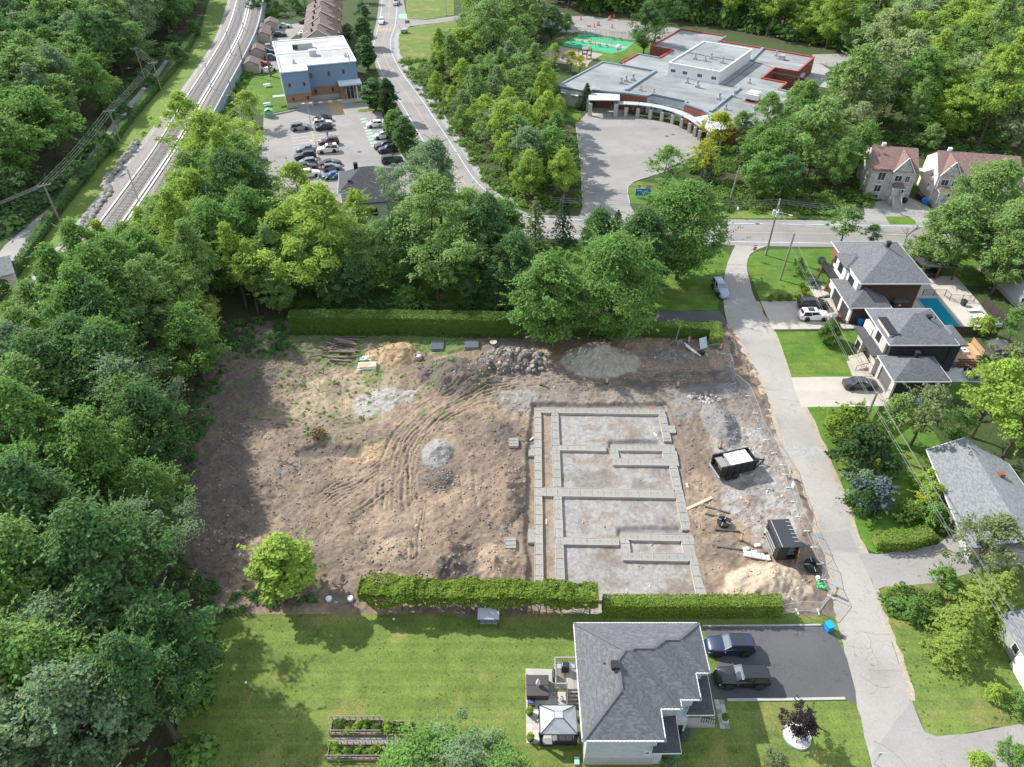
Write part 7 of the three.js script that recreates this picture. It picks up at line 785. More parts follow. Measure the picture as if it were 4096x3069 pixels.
// black container hut
{
 const x0 = [29.59,-52.87], x1 = [31.34,-49], cx = (x0[0] + x1[0]) / 2 - .1, cz = (x0[1] + x1[1]) / 2, y = siteY(cx, cz), t = thing('tool_container', 'black site tool container with an open door beside the sand pile', 'container', [cx, y, cz],.06), W = 2.25, D = 3.7, bk = mat([.022,.022,.025],.6), rust = mat([.2,.07,.03],.8); mb().box(0,.1,0,.05 + W, .1, D).mesh(t, 'floor', bk); mb().box(W / 2 - .03,.2,0,.06,2.2, D).mesh(t, 'side_wall', bk); mb().box(-W / 2 + .03,.2,0,.06,2.2, D).mesh(t, 'side_wall', bk); mb().box(0,.2,-D / 2 + .03, W - .13,2.2,.06).mesh(t, 'end_wall', bk); mb().box(0,2.4,0, W + .25,.07, D + .2).mesh(t, 'roof', mat([.03,.034,.042],.75)); mb().box(-W * .23,.2, D / 2 - .03, W * .5,2.2,.06).mesh(t, 'front_panel', bk); const dr = mb().box(0,.2,0,.06,2.1,.9).mesh(t, 'door', rust); dr.position.set(W / 2 - .15,0, D / 2 + .4); dr.rotation.y = -.35; for (const yy of [.8,1.4,2]) mb().box(.55, yy, D / 2 - .5,.9,.04,.7).mesh(t, 'shelf', M.galv); for (let k = 0; k < 6; k++) mb().bar([W / 2 - .4,2.5,-D / 2 + .3 + k * .55],[W / 2 + .08,2.5,-D / 2 + .38 + k * .55],.03).mesh(t, 'roof_hook', whiteM); for (let k = 0; k < 3; k++) mb().bar([-W / 2 - .12,.4 + k * .5,-D / 2 + .3],[-W / 2 - .12,.5 + k * .5, D / 2 - .5],.06,.2).mesh(t, 'ladder_rack', M.galv); mb().bar([-W / 2 + .25,2.49,-D / 2],[-W / 2 + .3,2.49, D / 2],.03).mesh(t, 'roof_cable', whiteM);
}
// coils of drain pipe
[[[33.26,-48.22], 'larger black coil of drain pipe beside the street fence', 1.15],[[24.82,-54.36], 'smaller black coil of drain pipe near the footings', 1]].forEach(([p, l, s], i) => { const t = thing('pipe_coil', l, 'pipe coil', [p[0], siteY(...p), p[1]], i, 'coils of black drain pipe'); for (let k = 0; k < 3; k++) for (const [r, y] of [[.42 + k * .15,.1],[.42 + k * .15,.24],[.45 + k * .15,.38]]) mb().geo(new THREE.TorusGeometry(r, .072,6,26), mx(.02 * k, y, .01 * k, Math.PI / 2,0,0)).mesh(t, 'turn', M.rubber); for (let k = 0; k < 4; k++) mb().bar([.3 * Math.cos(k * 1.57), .47,.3 * Math.sin(k * 1.57)],[.85 * Math.cos(k * 1.57), .47,.85 * Math.sin(k * 1.57)],.03).mesh(t, 'tie', whiteM); t.scale.setScalar(s * .98); });
const rod = (name, label, cat, a, b, r, m, y = 0, n = 8) => { const t = thing(name, label, cat, [a[0],0, a[1]]); mb().cyl([0, siteY(...a) + r + y, 0],[b[0] - a[0], siteY(...b) + r + y, b[1] - a[1]], r, r, n).mesh(t, 'pipe', m); return t; };
const pipeM = mat([.09,.095,.1],.6); rod('drain_pipe', 'grey drain pipe lying farthest from the hedge', 'pipe', [23.24,-56.91],[25.96,-55.95],.11, pipeM); rod('drain_pipe', 'grey drain pipe beside the smaller pipe coil', 'pipe', [23.03,-55.87],[25.92,-55.05],.11, pipeM); rod('drain_pipe', 'short dark drain pipe below the smaller pipe coil', 'pipe', [23.57,-53.26],[26.5,-53.18],.11, pipeM); rod('drain_pipe', 'grey drain pipe ending at the white pipe bundle', 'pipe', [23.31,-50.97],[26.16,-50.5],.12, pipeM);
const plank = (name, label, a, b, w, h, m, lift = .03) => { const t = thing(name, label, 'plank', [a[0],0, a[1]]); mb().bar([0, siteY(...a) + h / 2 + lift, 0],[b[0] - a[0], siteY(...b) + h / 2 + lift, b[1] - a[1]], w, h).mesh(t, 'board', m); return t; };
plank('lumber_plank', 'long pale plank bridging from the footings to the earth bank', [20.96,-56.61],[24.35,-58.32],.35,.14, M.lumber, .12); plank('lumber_plank', 'pale board leaning on the left footing', [2.37,-68.73],[2.97,-69.44],.25,.05, M.lumber, .1); plank('lumber_plank', 'short board between the two left footings', [4.09,-55.51],[4.06,-54.67],.2,.04, M.lumber); plank('lumber_plank', 'short white board on the gravel of the far bay', [19.13,-70.28],[19.41,-69.68],.2,.04, whiteM); plank('lumber_plank', 'white board right of the footings', [21.7,-60.71],[21.67,-59.89],.25,.04, whiteM); plank('lumber_plank', 'orange board lying on the grey gravel', [28.21,-57.95],[28.77,-57.89],.7,.03, mat([.6,.27,.14],.8)); plank('lumber_plank', 'orange marker board behind the footings', [19.42,-75.62],[19.56,-75.18],.16,.04, orangeM);
{ const t = thing('pipe_bundle', 'bundle of long white plastic pipes beside the worker', 'pipes', [0,0,0]), a = [26.02,-49.96], b = [28.92,-49.32], y = siteY(...a) + .06; for (let k = 0; k < 12; k++) { const c = k % 6, row = k / 6 | 0, dx = (b[0] - a[0]), dz = (b[1] - a[1]), o = (c - 2.5) * .12; mb().cyl([a[0] + h2(k, 2) * .2, y + row * .11, a[1] + o],[a[0] + dx - h2(k, 5) * .2, y + row * .11, a[1] + dz + o],.055,.055,8).mesh(t, 'pipe', whiteM); } for (const f of [.3,.65]) mb().bar([lerp(a[0], b[0], f), y + .2, lerp(a[1], b[1], f) - .36],[lerp(a[0], b[0], f), y + .2, lerp(a[1], b[1], f) + .36],.04,.02).mesh(t, 'band', M.darkmetal); for (const [q, l] of [[[27.96,-51.09], 'white wrapped insulation roll above the pipe bundle'],[[26.55,-50.62], 'white wrapped bundle at the left end of the pipes'],[[27.27,-50.06], 'clear bag of fittings lying on the pipe bundle']]) { const s = thing('wrapped_bundle', l, 'bundle', [q[0], siteY(...q) + (l.includes('lying') ? .25 : 0), q[1]],.2); mb().geo(new RoundedBoxGeometry(.75,.3,.4,3,.12), mx(0,.16,0)).mesh(s, 'wrap', whiteM); } const w = [28.59,-49.85], ww = thing('tool_bag', 'black tool bag on the right end of the pipe bundle', 'bag', [w[0], siteY(...w) + .2, w[1]]); mb().geo(new RoundedBoxGeometry(.5,.25,.35,3,.1), mx(0,.13,0)).mesh(ww, 'bag', M.black); mb().geo(new THREE.TorusGeometry(.15,.02,5,12), mx(0,.25,0)).mesh(ww, 'handle', M.black); }
{ const p = [33.44,-45.79], t = thing('green_bags', 'pile of bright green plastic bags by the sand pile', 'bags', [p[0], siteY(...p), p[1]]), r = rng(31); for (let k = 0; k < 12; k++) { const m = mb().geo(ROCK[k % 6], mx((r() - .5) * .8,.12, (r() - .5) * 1.1, r() * 3, r() * 6, r(), [.42,.3,.42])).mesh(t, 'bag', mat([.03,.42,.14],.45)); } const q = [33.39,-46.65], s = thing('fuel_can', 'small red and white can above the green bags', 'can', [q[0], siteY(...q), q[1]]); mb().box(0,0,0,.3,.35,.4).mesh(s, 'can', whiteM); mb().box(.02,0,.22,.26,.18,.06).mesh(s, 'label', mat([.5,.03,.05],.6)); }
// log pile
{ const A = [-28.97,-86.67], r = rng(71), barkM = [mat([.19,.15,.12],1, { map: T.grain }), mat([.26,.21,.17],1, { map: T.grain }), mat([.3,.24,.18],1, { map: T.grain })], cut = mat([.6,.45,.27],.9, { map: T.soft }); [[[-27.64,-91.2],[-23.08,-91.36],.13],[[-27.34,-90.64],[-23.96,-90.15],.16],[[-27.45,-90.15],[-24.35,-89.03],.24],[[-29.06,-89.51],[-26.48,-88.08],.1],[[-27.58,-89.83],[-23.65,-88.23],.14],[[-29.63,-88.55],[-24.63,-87.29],.13],[[-28.87,-87.61],[-23.74,-87.67],.16],[[-27.8,-86.98],[-23.74,-86.52],.2],[[-28.93,-86.52],[-25.39,-86.21],.13],[[-26.89,-88.23],[-23.68,-87.29],.15],[[-27.73,-85.69],[-24.68,-85.39],.18],[[-27.06,-85.09],[-24.41,-84.4],.15],[[-26.11,-86.06],[-23.73,-85.91],.13],[[-27.65,-86.21],[-24.01,-84.78],.1],[[-26.75,-89.51],[-23.89,-88.55],.18],[[-27.75,-88.23],[-24.71,-86.67],.12],[[-29.12,-88.87],[-27.13,-89.51],.08],[[-25.6,-85.3],[-24.77,-86.98],.07],[[-28.61,-88.23],[-25.86,-88.87],.09],[[-26.72,-87.29],[-23.44,-86.98],.14],[[-31.37,-87.29],[-28.69,-87.67],.07],[[-30.56,-85.75],[-27.8,-86.98],.06]].forEach(([a, b, rad], k) => { const t = thing('log', 'felled log with bark in the log pile beside the hedge', 'log', [a[0], siteY(...a) + rad + .08 + .12 * (k % 4), a[1]],0, 'logs in the pile beside the hedge'), e = [b[0] - a[0], siteY(...b) - siteY(...a) + (r() - .5) * .15, b[1] - a[1]]; mb().cyl([0,0,0], e, rad * 1.1, rad * .85,9, false).mesh(t, 'bark', barkM[k % 3]); const d = V3(...e).normalize(); mb().cyl([-d.x * .004,-d.y * .004,-d.z * .004],[d.x * .01,0, d.z * .01], rad * 1.09, rad * 1.09,9).cyl([e[0] - d.x * .01, e[1], e[2] - d.z * .01],[e[0] + d.x * .004, e[1], e[2] + d.z * .004], rad * .84, rad * .84,9).mesh(t, 'cut_end', cut); }); }
// stacked materials beside the hedge
{
 const p = [-21.55,-83.95], y = siteY(...p), t = thing('plywood_stack', 'stack of plywood sheets wrapped in torn white plastic', 'building material', [p[0], y, p[1]],.05); mb().box(0,0,0,2.7,.3,1.3).mesh(t, 'wrap', whiteM); for (let k = 0; k < 4; k++) mb().box((k % 2) * .12,.3 + k * .03, (k % 3) * .04,2.44,.028,1.2, k * .01).mesh(t, 'sheet', M.lumber); mb().box(-.4,.43,-.1,1.5,.03,.6,.06).mesh(t, 'top_board', mat([.66,.48,.3],.85, { map: T.board })); for (let k = 0; k < 14; k++) mb().geo(ROCK[k % 6], mx(-1.4 + k * .2,.08,.72 + .1 * h2(k, 1), k, k, 0,[.3,.18,.2])).mesh(t, 'torn_plastic', whiteM);
 const q = [-21.62,-85.6], s = thing('pipe_stack', 'low stack of pale blue pipes and plastic behind the plywood', 'building material', [q[0], siteY(...q), q[1]],.06); for (let k = 0; k < 8; k++) mb().cyl([-1.3,.06 + (k % 2) * .1,-.35 + k * .1],[1.3,.06 + (k % 2) * .1,-.35 + k * .1],.055).mesh(s, 'pipe', k % 3 ? whiteM : mat([.35,.5,.62],.5)); for (let k = 0; k < 7; k++) mb().geo(ROCK[k % 6], mx(-.8 + h2(k, 3) * .8,.3, (h2(k, 4) - .5) * .5, k, k, 0,[.5,.35,.4])).mesh(s, 'plastic_sheet', whiteM);
 const pn = (p2, l, tn) => { const f = thing('fence_stack', l, 'fence panels', [p2[0], siteY(...p2), p2[1]], tn, 'stacks of wire fence panels'); for (let k = 0; k < 7; k++) { const b = mb(), yy = .06 + k * .07, o = .04 * h2(k, 7); for (const s of [-1,1]) b.bar([-1.3 + o, yy, s * 1.0],[1.3 + o, yy, s * 1.0],.05).bar([s * 1.3 + o, yy, -1],[s * 1.3 + o, yy, 1],.05); for (let i = 1; i < 18; i++) b.bar([-1.3 + o + i * .144, yy, -1],[-1.3 + o + i * .144, yy, 1],.012 + .02 * (k === 6)); b.mesh(f, 'panel', mat([.25,.28,.31],.5, { metalness: .4 })); } mb().box(0,0,0,2.4,.05,1.9).box(0,.06,0,2.5,.38,1.9).mesh(f, 'pallet', mat([.14,.15,.17],.8)); f.scale.set(.78,1,.9); };
 pn([-11.5,-88.87], 'wire fence panels stacked upright left one before the hedge', 1.6); pn([-6.23,-88.93], 'wire fence panels stacked flat right one before the hedge', .05);
 const b = [-14.25,-86], bx = thing('wooden_crate', 'small open wooden crate with a white bag before the mulch heap', 'crate', [b[0], siteY(...b), b[1]],.3); for (const [x, z, w, d] of [[0,-.45,1,.05],[0,.45,1,.05],[-.48,0,.05,.85],[.48,0,.05,.85]]) for (let k = 0; k < 2; k++) mb().box(x, .02 + k * .3, z, w, .28, d).mesh(bx, 'board', M.lumber); mb().geo(ROCK[2], mx(.2,.45,.1,0,0,0,[.8,.6,.7])).mesh(bx, 'white_bag', whiteM);
 const c = [-2.87,-89.12], sp = thing('cable_spool', 'wooden cable spool standing among offcuts before the hedge', 'spool', [c[0], siteY(...c), c[1]]); for (const yy of [0,.72]) mb().cyl([0, yy, 0],[0, yy + .06,0],.55,.55,16).mesh(sp, 'flange', M.lumber); mb().cyl([0,.06,0],[0,.72,0],.36,.36,14).mesh(sp, 'drum', mat([.2,.21,.22],.8)); for (let k = 0; k < 8; k++) mb().bar([.6 * Math.cos(k), .05,.6 * Math.sin(k)],[1 * Math.cos(k * 1.3), .3 * h2(k, 2), 1 * Math.sin(k * 1.3)],.06).mesh(sp, 'offcut', M.galv);
 const d = [-25.81,-69.08], hs = thing('brush_heap', 'small heap of dry cut branches on the cleared ground', 'brush', [d[0], siteY(...d), d[1]]), Lv = new Leaves(rng(4)); clump(Lv, 0,.4,0,.9,420,.32,1); add(hs, 'twigs', Lv.build(), LEAF.dead);
}
// roots and branches on the cleared ground
{ const r = rng(88); [[[-35.68,-88.23],3],[[-28.49,-62.99],2],[[-32.56,-71.5],4],[[-31.26,-59.24],4],[[-33.6,-51.12],4],[[-28.08,-48.28],3],[[-44.37,-92.47],4],[[-34.07,-46.17],4],[[-29.06,-80.47],3]].forEach(([p, s], i) => { const t = thing('brush_heap', ['scattered dead branches near the log pile', 'uprooted stump with roots on the dark soil', 'dry branches below the wood edge', 'tangle of roots on the dark ground', 'broken branches along the lower wood edge', 'dry branches beside the light green tree', 'branches at the upper wood edge', 'fallen branches at the lower left corner of the clearing', 'thin branches on the straw coloured ground'][i], 'brush', [p[0],0, p[1]]); for (let k = 0; k < 16; k++) { const a = r() * 6.28, x = (r() - .5) * s * 1.6, z = (r() - .5) * s * 1.6, L = .5 + r() * 1.6, y = siteY(p[0] + x, p[1] + z); mb().cyl([x, y + .05, z],[x + Math.cos(a) * L, y + .05 + r() * .35, z + Math.sin(a) * L],.02 + r() * .04,.012,5).mesh(t, 'branch', M.bark); } }); }
// scrap by the corner hedge
{ const a = [25.22,-89.51], t = thing('old_post', 'leaning old grey post with boards before the corner hedge', 'post', [a[0], siteY(...a), a[1]]); mb().bar([0,0,0],[.35,3.2,-.3],.14).mesh(t, 'post', M.greywood); mb().bar([-1.1,.05,.3],[.1,1.1,0],.1).mesh(t, 'brace', M.greywood); mb().bar([.2,.5,.2],[1.1,.7,.1],.05,.8).mesh(t, 'board', M.greywood); const w = [[26.66,-89.44],[28.48,-86.06]]; plank('white_pipe', 'white pipe on scrap, upper of two before the corner hedge', w[0], w[1],.16,.16, whiteM, .25); plank('white_pipe', 'white pipe on scrap, lower of two before the corner hedge', [26.72,-88.71],[27.88,-86.83],.16,.16, whiteM, .2); plank('lumber_plank', 'weathered plank by the broken asphalt', [25.42,-86.3],[27.43,-85.45],.2,.08, M.greywood); const b = [29.34,-88.87], m = thing('corrugated_sheet', 'tilted pale corrugated sheet against the corner hedge', 'metal sheet', [b[0], siteY(...b), b[1]],.4); for (let k = 0; k < 9; k++) mb().bar([-.6 + k * .15,.05,.5],[-.6 + k * .15 + .3,1.3,-.6],.13,.02 + .02 * (k & 1)).mesh(m, 'rib', mat([.5,.55,.57],.4, { metalness: .3 })); const c = [28.73,-86.83], k = thing('black_crate', 'black plastic crate below the corrugated sheet', 'crate', [c[0], siteY(...c), c[1]],.3); mb().box(0,0,0,.9,.5,.6).mesh(k, 'body', M.black); mb().box(0,.5,0,.95,.06,.65).mesh(k, 'lid', M.darkmetal); }
// temporary wire fence: one thing per panel
{ const feet = [[29.59,-86.83],[31.39,-87.45],[32.24,-87.29],[32.58,-84.25],[32.01,-79.63],[33.39,-77.06],[33.51,-73.39],[33.38,-70.54],[33.67,-68.38],[34.07,-66.02],[34.53,-63.79],[34.34,-62.15],[34.17,-59.86],[34.15,-57.65],[33.99,-55.41],[34.18,-53.18],[34.27,-50.94],[34.36,-48.75],[33.94,-46.55],[34.07,-44.39],[32.15,-42.58],[29.97,-42.67],[28.11,-42.34]]; for (let i = 0; i < feet.length - 1; i++) { const a = feet[i], b = feet[i + 1], L = Math.hypot(b[0] - a[0], b[1] - a[1]), y = siteY(...a), t = thing('site_fence', 'temporary wire fence panel on white feet along the site edge', 'fence panel', [a[0], y, a[1]], ang(a, b), 'temporary fence panels round the site'), H = 1.8; mb().bar([0,.1,0],[0, H, 0],.04).bar([L - .03,.1,0],[L - .03, H, 0],.04).bar([0, H, 0],[L, H, 0],.035).bar([0,.15,0],[L, .15,0],.035).mesh(t, 'frame', M.galv); const w = mb(); for (let k = 1; k < L / .12; k++) w.bar([k * .12,.15,0],[k * .12, H, 0],.006); for (let k = 1; k < 8; k++) w.bar([0,.15 + k * .2,0],[L, .15 + k * .2,0],.006); w.mesh(t, 'mesh', M.galv); mb().box(0,0,0,.12,.09,.75).mesh(t, 'foot', mat([.62,.62,.6],.8)); if (i === 12) mb().box(L * .3,.9,.03,.65,.75,.02).mesh(t, 'white_sign', whiteM); } }
// ---------- hedges: clipped bodies of small leaves round a twiggy core ----------
function hedge(label, pts, w, h, leaf, o = {}) {
 const t = thing('hedge', label, 'hedge', [0,0,0]), r = rng(o.seed ?? 3), Lv = new Leaves(r), core = mb(), y0 = o.y0 ?? 0.05, size = o.size ?? .2, dens = o.dens ?? 60;
 for (let i = 0; i < pts.length - 1; i++) {
 const a = pts[i], b = pts[i + 1],[dx, dz, L] = dir2(a, b), n = Math.round(L * dens * (w + 2 * (h - y0)));
 core.bar([a[0], (h + y0) / 2 - .06, a[1]],[b[0], (h + y0) / 2 - .06, b[1]], w * .6, (h - y0) * (o.trunks ? .4 : .72));
 for (let k = 0; k < n; k++) { const s = r() * L, q = r() * (w + 2 * (h - y0) + w * .4); let u, v, nu, nv; if (q < w) { u = q - w / 2; v = h; nu = 0; nv = 1; } else if (q < w + 2 * (h - y0)) { const e = q - w, sd = e < h - y0 ? 1 : -1; u = sd * w / 2; v = y0 + (e % (h - y0)); nu = sd; nv = .15; } else { u = (r() - .5) * w; v = y0 + r() * (h - y0); nu = u > 0 ? 1 : -1; nv = .4; }
 const hv = o.trunks ? .5 * (fbm((a[0] + dx * s) * .45,7,3) - .5) : 0, bump = (fbm((a[0] + dx * s) * (o.freq ?? 1.1), v * 1.3 + u * .6 + (o.seed ?? 3) * 5,3) - .5) * (o.rough ?? .3), round = v > h - .35 && Math.abs(u) > w / 2 - .3 ? .1 : 0; u += nu * (bump - round) + (r() - .5) * .12; v += nv * (bump - round) + (r() - .5) * .12 + hv * (v - y0 + .6) + (o.trunks ? .9 * (fbm((a[0] + dx * s) * .6 + 4,3,3) - .35) * Math.max(0,1 - (v - y0) / 1.2) : 0); let nx = -dz * nu + (r() - .5) * 1.1, ny = nv + .15 + (r() - .5) * .9, nz = dx * nu + (r() - .5) * 1.1; const l = Math.hypot(nx, ny, nz); Lv.leaf(a[0] + dx * s - dz * u, v, a[1] + dz * s + dx * u, nx / l, ny / l, nz / l, size * (.7 + .6 * r()), toneOf(r, .9 + .25 * fbm(s * 1.3, v * 1.5,2))); }
 for (const [e, sg] of [[a, -1],[b, 1]]) for (let k = 0; k < dens * w * (h - y0) * .8; k++) { const u = (r() - .5) * w, v = y0 + r() * (h - y0); let nx = dx * sg + (r() - .5), ny = .2 + (r() - .5), nz = dz * sg + (r() - .5); const l = Math.hypot(nx, ny, nz); Lv.leaf(e[0] - dz * u, v, e[1] + dx * u, nx / l, ny / l, nz / l, size, toneOf(r)); }
 if (o.trunks) for (let s = .4; s < L; s += .75) for (let k = 0; k < 3; k++) { const x = a[0] + dx * s - dz * (r() - .5) * w * .7, z = a[1] + dz * s + dx * (r() - .5) * w * .7; mb().cyl([x, 0, z],[x + (r() - .5) * .9, y0 + .5, z + (r() - .5) * .7],.06,.035,5).mesh(t, 'stem', o.tm); }
 }
 core.mesh(t, 'core', mat([.15,.2,.05],1)); add(t, 'foliage', Lv.build(), LEAF[leaf]); return t;
}
const stemM = mat([.2,.16,.13],1);
hedge('tall clipped cedar hedge along the back of the building site', [[-34.81,-92.97],[-18.04,-92.85],[1.79,-92.23]],2.4,3.6, 'cedar', { seed: 5, size: .22, dens: 75, rough: .4 });
hedge('clipped cedar hedge at the street corner of the site, left part', [[5.45,-92.23],[21.91,-92.23],[31.26,-91.48]],1.8,2.2, 'cedar', { seed: 6, rough: .35 });
hedge('short end of the corner hedge turning towards the camera', [[31.89,-92.72],[31.22,-88.59]],1.7,2.2, 'hedge', { seed: 7, rough: .15 });
hedge('tall shaggy cedar hedge with bare stems behind the near lawn', [[-15.75,-43.58],[-10.08,-43.36],[-1.25,-43.08],[8.77,-42.97]],2.1,3.7, 'hedge', { seed: 8, y0: 1.75, trunks: 1, tm: stemM, rough: 1.5, freq: .7, size: .27, dens: 95 });
hedge('neatly clipped low cedar hedge between lawn and foundation', [[9.47,-42.64],[19.21,-42.64],[27.97,-42.64]],1.5,2.3, 'hedge', { seed: 9, y0: .1, rough: .34, size: .2, dens: 95 });
hedge('short clipped hedge before the low grey roofed house', [[41.3,-51.37],[44.73,-51.25],[47.9,-52.33]],1.9,1.6, 'hedge', { seed: 10, rough: .2 });
// leafy strip between bicycle path and bank, with its fence
{ const line = curve2([[-85.41,-92.47],[-88.49,-115.5],[-92.51,-138.06],[-94.01,-152.8],[-95.69,-168.44],[-98.29,-186.61],[-100.31,-207.97],[-102.44,-228.47],[-106.84,-256.81],[-113.51,-284.25]],40); hedge('overgrown wire fence with climbing leaves along the bicycle path', line.filter((q, i) => i % 4 === 0), 1.5,1.9, 'dark', { seed: 12, rough: 1.3, freq: .35, size: .34, dens: 26 }); line.forEach((p, i) => { if (i % 5 === 2 && i > 8) plant('path_shrub', 'leafy shrub growing through the bicycle path fence', 'bushA', 'dark', [p[0] + (h2(i, 1) - .5) * 2, p[1]],1 + h2(i, 2) * .9, 'shrubs along the bicycle path fence'); }); }

// ---------- single trees and shrubs ----------
tree('maple_tree', 'broad dark green maple at the right end of the tall hedge', 'mapleA', 'maple', [15.01,-90.88],[1.05,1,1.05],1); tree('maple_tree', 'tall dark maple behind the broad one beside the street corner', 'mapleA', 'maple', [28.93,-108.88],[1.1,1,1.1],2); tree('maple_tree', 'rounded maple left of the broad corner maple', 'mapleB', 'maple', [5.45,-90.07],[1,.92,1],3); tree('maple_tree', 'dark leafy tree behind the corner maples', 'mapleB', 'dark', [20.86,-104.7],[.95,.9,.95],4.4);
tree('ash_tree', 'light green ash tree behind the left part of the tall hedge', 'ashA', 'bright', [-30.89,-107.12],[1.25,1.02,1.25],1.5); tree('ash_tree', 'tall feathery ash tree beside the dark hip roof', 'ashA', 'ash', [-13.08,-108.59],[1.15,1.08,1.15],2.5); tree('ash_tree', 'pale ash tree in front of the main road bend', 'ashA', 'grey', [-14.04,-129.19],[1.02,.95,1.02],.5); tree('ash_tree', 'light green ash tree low behind the hedge', 'airy', 'ash', [-12.32,-101.11],[1.4,1.2,1.4],3.7); tree('linden_tree', 'dark linden tree right of the tall ash tree', 'mapleB', 'dark', [-3.86,-106.62],[.85,1,.85],2); tree('ash_tree', 'small bright tree below the car park', 'airy', 'bright', [-40.83,-128.41],[1.2,1.3,1.2],1.2); tree('ash_tree', 'bright green tree before the dark hip roof', 'airy', 'bright', [-28.78,-122.85],[1,1,1],4); tree('ash_tree', 'leafy tree at the left end of the tall hedge', 'airy', 'ash', [-38.61,-99.33],[1.1,1.1,1.1],2); tree('linden_tree', 'dark leafy tree low behind the tall hedge', 'oakB', 'dark', [-26.05,-100.96],[.9,.7,.9],2);
tree('poplar_tree', 'yellow green poplar leaning over the railway, upper one', 'airyB', 'bright', [-71.14,-156.69],[1.3,1.3,1.3],1.1); tree('poplar_tree', 'large yellow green poplar left of the car park', 'ashA', 'bright', [-60.12,-140.06],[1.2,1.02,1.2],5); tree('maple_tree', 'dark maple below the left edge of the car park', 'mapleA', 'dark', [-49.87,-121.05],[1,1.02,1],.3); tree('maple_tree', 'dark maple at the upper end of the clearing', 'mapleB', 'maple', [-47.61,-104.15],[1,1,1],2.2); tree('maple_tree', 'leafy maple between clearing and car park', 'mapleB', 'maple', [-43.68,-108.88],[.9,1,.9],4.2); tree('ash_tree', 'yellow green tree at the lawn with picnic tables', 'airy', 'bright', [-65.24,-181.11],[1.2,.9,1.2],1); tree('linden_tree', 'light tree at the hedge end of the clearing', 'tallB', 'ash', [-39.54,-101.71],[.9,.85,.9],1);
tree('birch_tree', 'light green young tree alone at the lower edge of the clearing', 'roundT', 'bright', [-23.88,-45.4],[2.15,1.35,2.15],2.2); tree('purple_maple', 'small purple leaved maple in a round white bed on the lawn', 'airy', 'purple', [25.96,-29.75],[.54,.4,.54],1); tree('maple_tree', 'dark maple crown at the bottom edge before the bungalow', 'oakA', 'maple', [-8.09,-24.27],[1,.66,1],2); tree('maple_tree', 'blue green crown at the bottom edge beside the vegetable beds', 'oakD', 'grey', [-4.15,-24.64],[.85,.68,.85],4); tree('maple_tree', 'leafy crown nearest the patio at the bottom edge', 'oakB', 'maple', [-.58,-23.99],[.85,.6,.85],1);
[[[-48.11,-252.42], 'columnar maple nearest the blue building roof', 'dark', [2.1,1.45,2.1]],[[-43.62,-228.47], 'columnar maple beside the entrance of the blue building', 'dark', [2.1,1.5,2.1]],[[-36.2,-193.02], 'columnar maple left of the pair beside the car park', 'dark', [2.2,1.3,2.2]],[[-31.74,-186.61], 'dark columnar maple right of the pair beside the car park', 'yew', [1.6,1.6,1.6]],[[-28.51,-172.33], 'round maple above the lowest row of cars', 'maple', [1.8,1.15,1.8]],[[-24.67,-162.49], 'columnar maple lowest beside the car park', 'dark', [1.9,1.45,1.9]]].forEach(([p, l, c, s], i) => tree('columnar_maple', l, 'roundT', c, p, s, i, 'columnar maples beside the car park'));
tree('street_tree', 'round tree between row houses and blue building', 'roundT', 'grey', [-55.23,-262.86],[1.6,.75,1.6],1); 
tree('larch_tree', 'golden locust tree beside the school entrance, upper one', 'airy', 'lime', [48.02,-164.83],[1.25,.95,1.25],1); tree('larch_tree', 'golden locust tree beside the school yard, lower one', 'airy', 'lime', [41.84,-151.15],[1.1,.85,1.1],3); tree('locust_tree', 'feathery green tree at the corner of the school yard', 'airyB', 'ash', [32.24,-145.04],[1,.75,1],2); tree('spruce_tree', 'dark spruce below the golden locust', 'spruceB', 'spruce', [42.18,-147.64],[.9,.95,.9],1); tree('spruce_tree', 'dark spruce left of the school wall', 'spruce', 'spruce', [8.74,-199.29],[1.05,.95,1.05],2); tree('spruce_tree', 'narrow cedar before the school wall', 'cedarcone', 'dark', [12.25,-194.91],[1.2,1.25,1.2],1); tree('spruce_tree', 'grey green juniper at the left school entrance', 'cedarcone', 'spruce', [19.69,-194.44],[1.8,1.35,1.8],2); tree('spruce_tree', 'grey spruce before the main road, left of the pair', 'spruceB', 'olive', [4.29,-119.76],[1.6,1.5,1.6],3); tree('spruce_tree', 'grey spruce before the main road, right of the pair', 'spruceB', 'spruce', [9.59,-121.52],[1.4,1.55,1.4],4); tree('spruce_tree', 'small spruce behind the corner maples', 'spruceB', 'spruce', [19.97,-124.24],[1.1,.8,1.1],2);
tree('yellow_tree', 'yellow tree beside the school play yard, left one', 'airy', 'lime', [17.61,-226.5],[.8,.6,.8],1); tree('yellow_tree', 'yellow tree beside the school play yard, right one', 'airy', 'lime', [20,-223.45],[.8,.55,.8],3); tree('yellow_tree', 'yellow green tree left of the play yard', 'airy', 'bright', [12.85,-228.47],[.75,.75,.75],2); tree('linden_tree', 'dark round tree left of the play yard', 'oakB', 'dark', [13.21,-257.2],[1.05,.9,1.05],2); tree('linden_tree', 'small round tree by the back lot', 'oakB', 'maple', [18.85,-267.74],[.6,.55,.6],1); tree('linden_tree', 'large dark linden between play yard and school roof', 'oakA', 'dark', [41.33,-241.31],[1.25,1.2,1.25],1); tree('linden_tree', 'tall dark linden crown behind the school', 'oakA', 'dark', [48.02,-260.41],[1.25,1.3,1.25],3); tree('linden_tree', 'round dark tree at the school gravel yard, left one', 'roundT', 'dark', [90.74,-208.78],[1.9,1.15,1.9],1); tree('linden_tree', 'round dark tree at the school gravel yard, right one', 'roundT', 'dark', [93.45,-205.13],[1.8,1.1,1.8],2);
